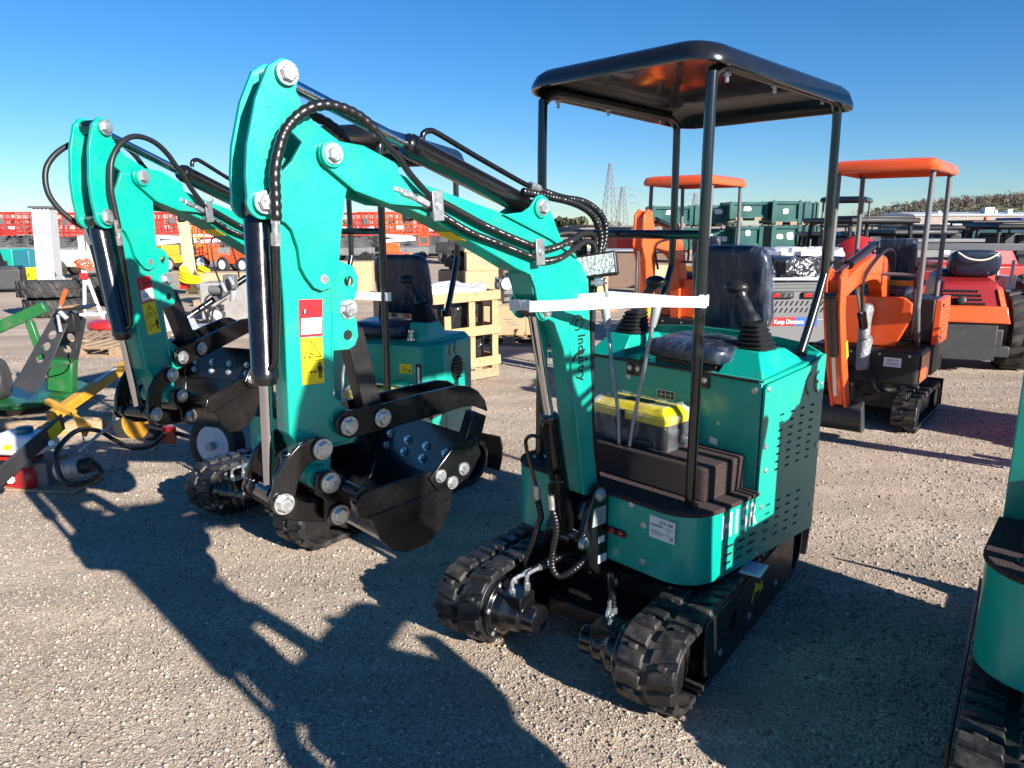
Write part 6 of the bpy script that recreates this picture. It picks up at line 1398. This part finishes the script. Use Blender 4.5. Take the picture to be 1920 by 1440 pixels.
for a in (('u',1052,30,70,'dark utility vehicle seen through the hoses behind the boom elbow',.95),('u',1100,34,95,'dark utility vehicle right of the boom elbow, near the horizon',1.0),('u',1158,31,80,'dark utility vehicle just left of the orange dipper',.95),
          ('u',1560,30,60,'dark utility vehicle behind the green bins at their right end',1.0),('u',1666,36,85,'dark utility vehicle far off, in line with the orange roof post',1.0),('u',1910,34,75,'dark utility vehicle far off at the right edge',1.0),('u',880,33,80,'dark utility vehicle behind the large boom, near the horizon',1.0),
          ('c',660,17,5,'tan carton between the large dipper and the second seat',1.2),('c',985,19,-8,'tan carton far behind the pine crate, right of it',1.1),('c',1092,15,6,'tan carton behind the brown steel box, left end',1.0),('c',1030,21,12,'tan carton behind the boom elbow',1.3),('c',425,16,4,'tan carton behind the concrete block',.9),
          ('t',1005,23,20,'dark tyre standing behind the pine crate',1.0),('t',690,22,70,'dark tyre standing left of the second seat',1.0),('t',1915,11,10,'dark tyre standing right of the red mower',1.1),('t',225,15,60,'dark tyre standing behind the first dipper arm',1.0),
          ('e',640,20,0,'dark engine right of the large dipper, beyond the seat',.8),('e',1065,18,0,'charcoal engine left of the brown steel box',.8),('e',1575,14,0,'charcoal engine behind the post at the trailer',.7),('e',1745,10.5,0,'charcoal engine left of the red mower hood',.55),('e',1895,10,0,'grey engine by the mower wheel',.5),('e',395,12,0,'grey engine below the hydraulic cylinder',.5),('e',300,11,0,'grey engine behind the first bucket',.5)):
    lump(*a)

# ---- pylons, building, hill, trees
def lattice(x, Y, ytop, half, label, arms=(), taper=.12, r=.16):
    base = P(x, 470, Y); top = P(x, ytop, Y).z; t = empty('pylon', (base.x,Y,0), R(20), label, 'pylon', 'steel lattice pylons on the horizon')
    k = MB(); n = 9
    def w_(q): return half*((1-q)+taper*q) if q < 1 else half*taper
    lv = [1-(1-i/n)**1.25 for i in range(n+1)]
    for sx, sy in ((1,1),(1,-1),(-1,-1),(-1,1)): k.tube([(sx*w_(q),sy*w_(q),top*q) for q in lv], r, 4)
    for i in range(n):
        a, b_ = lv[i], lv[i+1]; c = [(1,1),(1,-1),(-1,-1),(-1,1)]
        for j in range(4):
            p, q = c[j], c[(j+1) % 4]
            k.tube([(p[0]*w_(a),p[1]*w_(a),top*a),(q[0]*w_(b_),q[1]*w_(b_),top*b_)], r*.6, 3); k.tube([(q[0]*w_(a),q[1]*w_(a),top*a),(p[0]*w_(b_),p[1]*w_(b_),top*b_)], r*.6, 3); k.tube([(p[0]*w_(b_),p[1]*w_(b_),top*b_),(q[0]*w_(b_),q[1]*w_(b_),top*b_)], r*.6, 3)
    k.build('lattice', M['pylon'], t)
    if arms:
        k = MB()
        for q, l in arms:
            for s in (1,-1): k.tube([(s*w_(q),0,top*q+1.2),(s*l,0,top*q)], r*.7, 4); k.tube([(s*w_(q),0,top*q-.6),(s*l,0,top*q)], r*.7, 4); k.tube([(s*l,0,top*q),(s*l,0,top*q-2.2)], r*.5, 4)
        k.build('cross_arms', M['pylon'], t)
M['pylon'] = mat('weathered pylon steel', (.24,.24,.26), .6, .3)
lattice(1140, 420, 306, 3.7, 'tallest pylon, slim red and grey mast on the horizon', (), .14, .17)
lattice(1164, 480, 350, 3.3, 'pylon with three pairs of arms right of the tallest one', ((.95,7),(.78,9.5),(.60,11)), .2, .17)
lattice(1299, 520, 362, 3.4, 'pylon seen between the two front canopy posts', ((.95,6.5),(.8,8)), .2, .17)
lattice(918, 700, 392, 4.6, 'faint small pylon seen under the large boom', ((.95,8),(.8,10),(.65,11)), .2, .18)
for i, (x, yt) in enumerate(((1192,398),(1202,396),(948,402))):
    p = P(x, yt, 300); k = MB(); k.tube([(p.x,300,0),(p.x,300,p.z)], [.2,.13], 6); k.box((p.x,300,p.z-1),(2.2,.15,.15)); tag(k.build('utility_pole', M['pylon'], None), 'thin utility pole on the horizon', 'pole', 'utility poles on the horizon')
BYd = 260.0
x0 = P(1716, 400, BYd); zt = P(1716, 404, BYd).z
t = empty('warehouse', (x0.x,BYd,0), R(-4), 'long beige warehouse with pale metal roof below the wooded hill', 'building')
k = MB(); k.box((60,15,zt/2),(120,30,zt)); k.build('wall', mat('beige cladding', (.30,.25,.21), .7, var=.06, vscale=.5), t)
k = MB(); k.box((60,15,zt+.15),(121,31,.35)); k.hexa([(-.5,-.5,zt+.3),(120.5,-.5,zt+.3),(120.5,30.5,zt+.3),(-.5,30.5,zt+.3),(-.5,13,zt+1.3),(120.5,13,zt+1.3),(120.5,17,zt+1.3),(-.5,17,zt+1.3)])
rf = k.build('roof', mat('pale ribbed roof', (.50,.54,.60), .45, .2, var=.08, vscale=2), t); k = MB(); k.box((26.5,6,zt+1.7),(3.2,3,2.2)); k.box((28.5,5,zt+1.2),(1,1.4,1.4)); k.build('roof_unit', M['galv'], rf, bevel=.05); k = MB(); k.box((33.5,6,zt+1.3),(1.5,2,1.6)); k.build('roof_unit', M['rim'], rf, bevel=.05); k = MB(); k.box((10.5,6,zt+1.0),(1,1,1.2)); k.build('roof_unit', M['rim'], rf, bevel=.05)
k = MB(); k.box((12,-.06,zt-4.2),(7,.12,3.2)); k.build('loading_door', M['rim'], t)
for x_ in (2,17,34,52): k = MB(); k.box((x_,-.05,zt/2),(.25,.1,zt)); k.build('wall_seam', M['galv'], t)
def hill():
    vs = []; fs = []; nx, ny = 60, 14
    prof = [(1640,419),(1690,409),(1720,402),(1760,391),(1800,383),(1850,376),(1920,371),(2000,369),(2150,366),(2400,372),(2700,400)]
    for j in range(ny+1):
        Y = 380+260*j/ny
        for i in range(nx+1):
            xp = 1640+1060*i/nx
            for a in range(len(prof)-1):
                if prof[a][0] <= xp <= prof[a+1][0]: q = (xp-prof[a][0])/(prof[a+1][0]-prof[a][0]); yp = prof[a][1]+q*(prof[a+1][1]-prof[a][1])
            p = P(xp, yp+7, 520); s = min(1, j/ny*1.9); s = s*s*(3-2*s); vs.append(((xp-960)/1409*520*.99+ (Y-520)*.05, Y, max(-.5, p.z*s)+.3*math.sin(i*.8+j)))
    fs = [(j*(nx+1)+i, j*(nx+1)+i+1, (j+1)*(nx+1)+i+1, (j+1)*(nx+1)+i) for j in range(ny) for i in range(nx)]
    b = MB(); b.add(vs, fs); tag(b.build('hill', mat('hillside grass', (.16,.17,.055), .95, var=.35, vscale=.06), None, smooth=80), kind='structure')
    return vs, nx, ny
hv, hnx, hny = hill()
def leafy(name, centers, m, per, size, seed, label, cat):
    rng = np.random.default_rng(seed); V = []; n = 0
    C = np.array([c[:3] for c in centers]); Rr = np.array([c[3] for c in centers])
    N_ = len(C)*per
    idx = np.repeat(np.arange(len(C)), per); d = rng.normal(size=(N_,3)); d /= np.linalg.norm(d,axis=1)[:,None]; rad = rng.random(N_)**.45
    pos = C[idx]+d*(rad*Rr[idx])[:,None]*np.array([1,1,1.15])
    a = rng.normal(size=(N_,3)); a /= np.linalg.norm(a,axis=1)[:,None]; b_ = np.cross(a, rng.normal(size=(N_,3))); b_ /= np.linalg.norm(b_,axis=1)[:,None]
    s = (size*(.5+rng.random(N_)))[:,None]
    V = np.stack([pos-a*s-b_*s*.6, pos+a*s-b_*s*.6, pos+a*s*.7+b_*s, pos-a*s*.8+b_*s*.7],1).reshape(-1,3)
    me = bpy.data.meshes.new(name); me.from_pydata(V.tolist(), [], np.arange(4*N_).reshape(-1,4).tolist()); me.materials.append(m); o = bpy.data.objects.new(name, me); COL.objects.link(o); tag(o, label, cat, kind='stuff'); return o
def wood_mat(name, lo, hi):
    m = mat(name, lo, .9); nt = m.node_tree; N = nt.nodes; L = nt.links; g = N.new('ShaderNodeNewGeometry'); cr = N.new('ShaderNodeValToRGB'); e = cr.color_ramp.elements; e[0].color = (*lo,1); e[1].color = (*hi,1); nz = N.new('ShaderNodeTexNoise'); nz.inputs['Scale'].default_value = .16; nz.inputs['Detail'].default_value = 4; L.new(g.outputs['Position'], nz.inputs['Vector']); ad = N.new('ShaderNodeMath'); ad.operation = 'MULTIPLY_ADD'; L.new(nz.outputs['Fac'], ad.inputs[0]); ad.inputs[1].default_value = 2.4; ad.inputs[2].default_value = -1.0; a2 = N.new('ShaderNodeMath'); a2.operation = 'MULTIPLY_ADD'; L.new(g.outputs['Random Per Island'], a2.inputs[0]); a2.inputs[1].default_value = .45; L.new(ad.outputs[0], a2.inputs[2]); L.new(a2.outputs[0], cr.inputs['Fac']); L.new(cr.outputs['Color'], N['Principled BSDF'].inputs['Base Color']); return m
cs = []
for j in range(5, hny+1):
    for i in range(hnx+1):
        v = hv[j*(hnx+1)+i]
        if v[2] > 2.5 and i > 4: cs.append((v[0]+rnd.uniform(-4,4), v[1]+rnd.uniform(-6,6), v[2]+2.2+rnd.uniform(-1.2,2.2), rnd.uniform(1.8,4.2)))
leafy('hill_wood', cs, wood_mat('leafless spring wood', (.085,.065,.055), (.20,.165,.115)), 130, .38, 5, 'brownish early spring wood covering the hill', 'wood')
cs = []
for i in range(240):
    x = rnd.uniform(-700, 900); cs.append((x, rnd.uniform(620,760), rnd.uniform(.5,3.0)+(4 if rnd.random() < .06 else 0), rnd.uniform(2.2,4.5)))
for i in range(26): p = P(rnd.uniform(1040,1098), rnd.uniform(415,421), 420); cs.append((p.x, 420+rnd.uniform(-5,5), p.z, rnd.uniform(1.6,2.6)))
leafy('distant_trees', cs, wood_mat('distant tree line', (.05,.06,.035), (.14,.13,.07)), 70, .75, 8, 'thin dark line of trees along the horizon', 'trees')
def bare_tree(loc, h, seed, label):
    r_ = random.Random(seed); t = empty('bare_tree', loc, 0, label, 'tree', 'leafless trees in the distance'); k = MB(); k2 = MB()
    def br(p, d, l, r, n, kk):
        q = p+d*l; kk.tube([p, p.lerp(q,.5)+Vector((r_.uniform(-.04,.04)*l,r_.uniform(-.04,.04)*l,0)), q], [r, r*.85, r*.65], 5, cap=False)
        if n == 0: return
        for i in range(r_.choice((2,3,3))):
            e = (d+Vector((r_.uniform(-.75,.75),r_.uniform(-.75,.75),r_.uniform(-.1,.5)))).normalized(); br(q if i else p.lerp(q,.75), e, l*r_.uniform(.6,.82), r*.6, n-1, k2)
    br(Vector((0,0,0)), Vector((0,0,1)), h*.32, h*.014, 5, k); k.build('trunk', M['bark'], t); k2.build('crown', M['bark'], t)
M['bark'] = mat('grey bark', (.16,.13,.11), .9)
for i, (x, yt, Y) in enumerate(((662,394,150),(1690,386,190),(1655,400,170),(1590,392,200),(640,402,180))):
    p = P(x, yt, Y); bare_tree((p.x,Y,0), max(3, p.z), 40+i, ('leafless tree right of the large dipper, on the horizon','leafless tree at the foot of the hill, the tallest there','small leafless tree left of the hill','leafless tree behind the small dark-roofed excavator','short leafless tree behind the large dipper')[i])
# ------------------------------------------------------------------ ground
def ground_mat():
    m = bpy.data.materials.new('crushed gravel'); m.use_nodes = True; nt = m.node_tree; N = nt.nodes; L = nt.links; b = N['Principled BSDF']
    b.inputs['Roughness'].default_value = .92; b.inputs['Specular IOR Level'].default_value = .25
    g = N.new('ShaderNodeNewGeometry')
    def vor(sc, feat='F1'):
        v = N.new('ShaderNodeTexVoronoi'); v.inputs['Scale'].default_value = sc; v.feature = feat; v.inputs['Randomness'].default_value = 1; L.new(g.outputs['Position'], v.inputs['Vector']); return v
    def noise(sc, d=6, ro=.6):
        v = N.new('ShaderNodeTexNoise'); v.inputs['Scale'].default_value = sc; v.inputs['Detail'].default_value = d; v.inputs['Roughness'].default_value = ro; L.new(g.outputs['Position'], v.inputs['Vector']); return v
    v1 = vor(115); v2 = vor(240)
    sep = N.new('ShaderNodeSeparateColor'); L.new(v1.outputs['Color'], sep.inputs['Color'])
    cr = N.new('ShaderNodeValToRGB'); e = cr.color_ramp.elements
    e[0].position = 0; e[0].color = (0.276,0.216,0.164,1); e[1].position = 1; e[1].color = (0.747,0.628,0.490,1)
    for p, c in ((.35,(0.367,0.292,0.222,1)),(.6,(0.475,0.380,0.292,1)),(.85,(0.570,0.473,0.365,1))):
        q = e.new(p); q.color = c
    L.new(sep.outputs['Red'], cr.inputs['Fac'])
    sep2 = N.new('ShaderNodeSeparateColor'); L.new(v2.outputs['Color'], sep2.inputs['Color'])
    cr2 = N.new('ShaderNodeValToRGB'); e = cr2.color_ramp.elements
    e[0].color = (0.288,0.221,0.165,1); e[1].color = (0.553,0.447,0.340,1)
    L.new(sep2.outputs['Green'], cr2.inputs['Fac'])
    mx = N.new('ShaderNodeMix'); mx.data_type = 'RGBA'; n0 = noise(9, 8, .7)
    mr = N.new('ShaderNodeMapRange'); mr.inputs['From Min'].default_value = .42; mr.inputs['From Max'].default_value = .58; L.new(n0.outputs['Fac'], mr.inputs['Value'])
    L.new(mr.outputs['Result'], mx.inputs['Factor']); L.new(cr.outputs['Color'], mx.inputs['A']); L.new(cr2.outputs['Color'], mx.inputs['B'])
    n1 = noise(.55, 6, .6); mr2 = N.new('ShaderNodeMapRange'); mr2.inputs['From Min'].default_value = .3; mr2.inputs['From Max'].default_value = .7; mr2.inputs['To Min'].default_value = .82; mr2.inputs['To Max'].default_value = 1.2
    L.new(n1.outputs['Fac'], mr2.inputs['Value'])
    sc = N.new('ShaderNodeVectorMath'); sc.operation = 'SCALE'; L.new(mx.outputs['Result'], sc.inputs[0]); L.new(mr2.outputs['Result'], sc.inputs['Scale'])
    n3 = noise(.7, 7, .65); mr3 = N.new('ShaderNodeMapRange'); mr3.inputs['From Min'].default_value = .44; mr3.inputs['From Max'].default_value = .62; mr3.inputs['To Max'].default_value = .7; L.new(n3.outputs['Fac'], mr3.inputs['Value'])
    br = N.new('ShaderNodeMix'); br.data_type = 'RGBA'; L.new(mr3.outputs['Result'], br.inputs['Factor']); L.new(sc.outputs['Vector'], br.inputs['A']); br.inputs['B'].default_value = (0.402,0.301,0.218,1)
    mp = N.new('ShaderNodeMapping'); mp.inputs['Rotation'].default_value = (0,0,R(35)); mp.inputs['Scale'].default_value = (.35,2.6,1); L.new(g.outputs['Position'], mp.inputs['Vector'])
    n5 = N.new('ShaderNodeTexNoise'); n5.inputs['Scale'].default_value = 1.1; n5.inputs['Detail'].default_value = 5; L.new(mp.outputs['Vector'], n5.inputs['Vector'])
    m5 = N.new('ShaderNodeMapRange'); m5.inputs['From Min'].default_value = .35; m5.inputs['From Max'].default_value = .68; m5.inputs['To Min'].default_value = .78; m5.inputs['To Max'].default_value = 1.16; L.new(n5.outputs['Fac'], m5.inputs['Value'])
    s5 = N.new('ShaderNodeVectorMath'); s5.operation = 'SCALE'; L.new(br.outputs['Result'], s5.inputs[0]); L.new(m5.outputs['Result'], s5.inputs['Scale'])
    L.new(s5.outputs['Vector'], b.inputs['Base Color'])
    h = N.new('ShaderNodeMath'); h.operation = 'MULTIPLY_ADD'; L.new(v1.outputs['Distance'], h.inputs[0]); h.inputs[1].default_value = -1.0
    L.new(n0.outputs['Fac'], h.inputs[2])
    bp = N.new('ShaderNodeBump'); bp.inputs['Strength'].default_value = .6; bp.inputs['Distance'].default_value = .005; L.new(h.outputs[0], bp.inputs['Height'])
    bp2 = N.new('ShaderNodeBump'); bp2.inputs['Strength'].default_value = .5; bp2.inputs['Distance'].default_value = .05
    n4 = noise(3.0, 6, .6); L.new(n4.outputs['Fac'], bp2.inputs['Height']); L.new(bp.outputs['Normal'], bp2.inputs['Normal']); L.new(bp2.outputs['Normal'], b.inputs['Normal'])
    return m
GM = ground_mat()
def make_ground():
    me = bpy.data.meshes.new('ground'); S = 3000
    me.from_pydata([(-S,-60,0),(S,-60,0),(S,S,0),(-S,S,0)], [], [(0,1,2,3)]); me.materials.append(GM)
    o = bpy.data.objects.new('ground', me); COL.objects.link(o); tag(o, kind='structure')
make_ground()
def make_gravel():
    rng = np.random.default_rng(11)
    base = np.array([(1,0,0),(-1,0,0),(0,1,0),(0,-1,0),(0,0,1),(0,0,-1)], float)
    # irregular pebble: octahedron split once
    tri = [(4,0,2),(4,2,1),(4,1,3),(4,3,0),(5,2,0),(5,1,2),(5,3,1),(5,0,3)]
    n = NPEB
    # polar sampling so that screen density stays even: closer to the camera, more stones
    Y = 1.25*np.exp(rng.random(n)*math.log(9.5/1.25)); X = (rng.random(n)*2-1)*(Y*.78+.35)
    # stones gather in loose drifts and thin out where wheels have packed the ground
    dens = .5+.22*np.sin(2.1*X+1.3*Y+.6)+.2*np.sin(3.7*X-2.2*Y+1.1)+.16*np.sin(6.1*Y+1.9*X)+.12*np.sin(11.0*X+5.0*Y)+.12*np.sin(9.0*Y-7.0*X+2.0)
    keep = rng.random(n) < np.clip(dens+.22, .3, 1); X = X[keep]; Y = Y[keep]; n = len(X)
    s = np.minimum(.0024*(1-rng.random(n))**(-1/2.7), .0105)
    s *= np.clip(.85+.04*Y, .9, 1.2)
    ang = rng.random(n)*6.283; sx = s*(.8+.7*rng.random(n)); sy = s*(.7+.4*rng.random(n)); sz = s*(.45+.4*rng.random(n))
    jit = 1+.35*(rng.random((n,6))-.5)
    V = np.empty((n,6,3)); c, si = np.cos(ang)[:,None], np.sin(ang)[:,None]
    bx = base[:,0][None]*jit*sx[:,None]; by = base[:,1][None]*jit*sy[:,None]; bz = base[:,2][None]*jit*sz[:,None]+.2*(rng.random((n,6))-.5)*s[:,None]
    V[:,:,0] = X[:,None]+bx*c-by*si; V[:,:,1] = Y[:,None]+bx*si+by*c; V[:,:,2] = bz+sz[:,None]*.35
    F = (np.array(tri)[None]+6*np.arange(n)[:,None,None]).reshape(-1)
    me = bpy.data.meshes.new('loose_gravel'); me.vertices.add(6*n); me.vertices.foreach_set('co', V.reshape(-1))
    me.loops.add(len(F)); me.loops.foreach_set('vertex_index', F.astype(np.int32)); nf = 8*n
    me.polygons.add(nf); me.polygons.foreach_set('loop_start', np.arange(0, 3*nf, 3, dtype=np.int32)); me.polygons.foreach_set('loop_total', np.full(nf, 3, np.int32))
    me.update(calc_edges=True); me.validate()
    m = bpy.data.materials.new('loose stones'); m.use_nodes = True; nt = m.node_tree; N = nt.nodes; L = nt.links; b = N['Principled BSDF']; b.inputs['Roughness'].default_value = .85; b.inputs['Specular IOR Level'].default_value = .3
    g = N.new('ShaderNodeNewGeometry'); cr = N.new('ShaderNodeValToRGB'); e = cr.color_ramp.elements
    e[0].color = (0.172,0.141,0.113,1); e[1].color = (0.605,0.531,0.438,1)
    for p, q in ((.3,(0.268,0.221,0.175,1)),(.55,(0.356,0.297,0.237,1)),(.78,(0.423,0.364,0.298,1)),(.92,(0.469,0.381,0.287,1))): k = e.new(p); k.color = q
    L.new(g.outputs['Random Per Island'], cr.inputs['Fac']); L.new(cr.outputs['Color'], b.inputs['Base Color'])
    me.materials.append(m); o = bpy.data.objects.new('loose_gravel', me); COL.objects.link(o); tag(o, kind='stuff', label='loose crushed stone strewn over the yard', cat='gravel')
make_gravel()
# ------------------------------------------------------------------ camera, light, sky
cam = bpy.data.cameras.new('camera'); cam.sensor_fit = 'HORIZONTAL'; cam.sensor_width = 36; cam.lens = 1409/1920*36; cam.clip_end = 6000; cam.clip_start = .05
co = bpy.data.objects.new('camera', cam); COL.objects.link(co); co.location = (0,0,1.65); co.rotation_euler = (R(90-11.973),0,0); scene.camera = co
SUN_EL, SUN_AZ = R(23.2), R(133.5-180)           # direction to the sun, measured from +x
sd = Vector((math.cos(SUN_EL)*math.cos(SUN_AZ), math.cos(SUN_EL)*math.sin(SUN_AZ), math.sin(SUN_EL)))
su = bpy.data.lights.new('sun', 'SUN'); su.energy = SUN_E; su.angle = R(.53); su.color = (1,.945,.87)
so = bpy.data.objects.new('sun', su); COL.objects.link(so); so.rotation_euler = sd.to_track_quat('Z','Y').to_euler()
w = bpy.data.worlds.new('World'); scene.world = w; w.use_nodes = True; N = w.node_tree.nodes; L = w.node_tree.links
bg = N['Background']; sk = N.new('ShaderNodeTexSky'); sk.sky_type = 'NISHITA'; sk.sun_disc = False; sk.sun_elevation = SUN_EL
sk.sun_rotation = math.pi/2-SUN_AZ; sk.altitude = 100; sk.air_density = 1.0; sk.dust_density = .0; sk.ozone_density = 4.0
hs = N.new('ShaderNodeHueSaturation'); hs.inputs['Saturation'].default_value = SKY_SAT; hs.inputs['Value'].default_value = 1.0
tm = N.new('ShaderNodeMix'); tm.data_type = 'RGBA'; tm.blend_type = 'MULTIPLY'; tm.inputs['Factor'].default_value = 1; tm.inputs['B'].default_value = SKY_T
L.new(sk.outputs['Color'], tm.inputs['A']); L.new(tm.outputs['Result'], hs.inputs['Color']); L.new(hs.outputs['Color'], bg.inputs['Color']); bg.inputs['Strength'].default_value = SKY_S
scene.view_settings.view_transform = 'Standard'; scene.view_settings.look = 'None'; scene.view_settings.gamma = 1; scene.view_settings.exposure = EXPO
scene.cycles.use_denoising = True; scene.cycles.max_bounces = 8; scene.cycles.transparent_max_bounces = 12
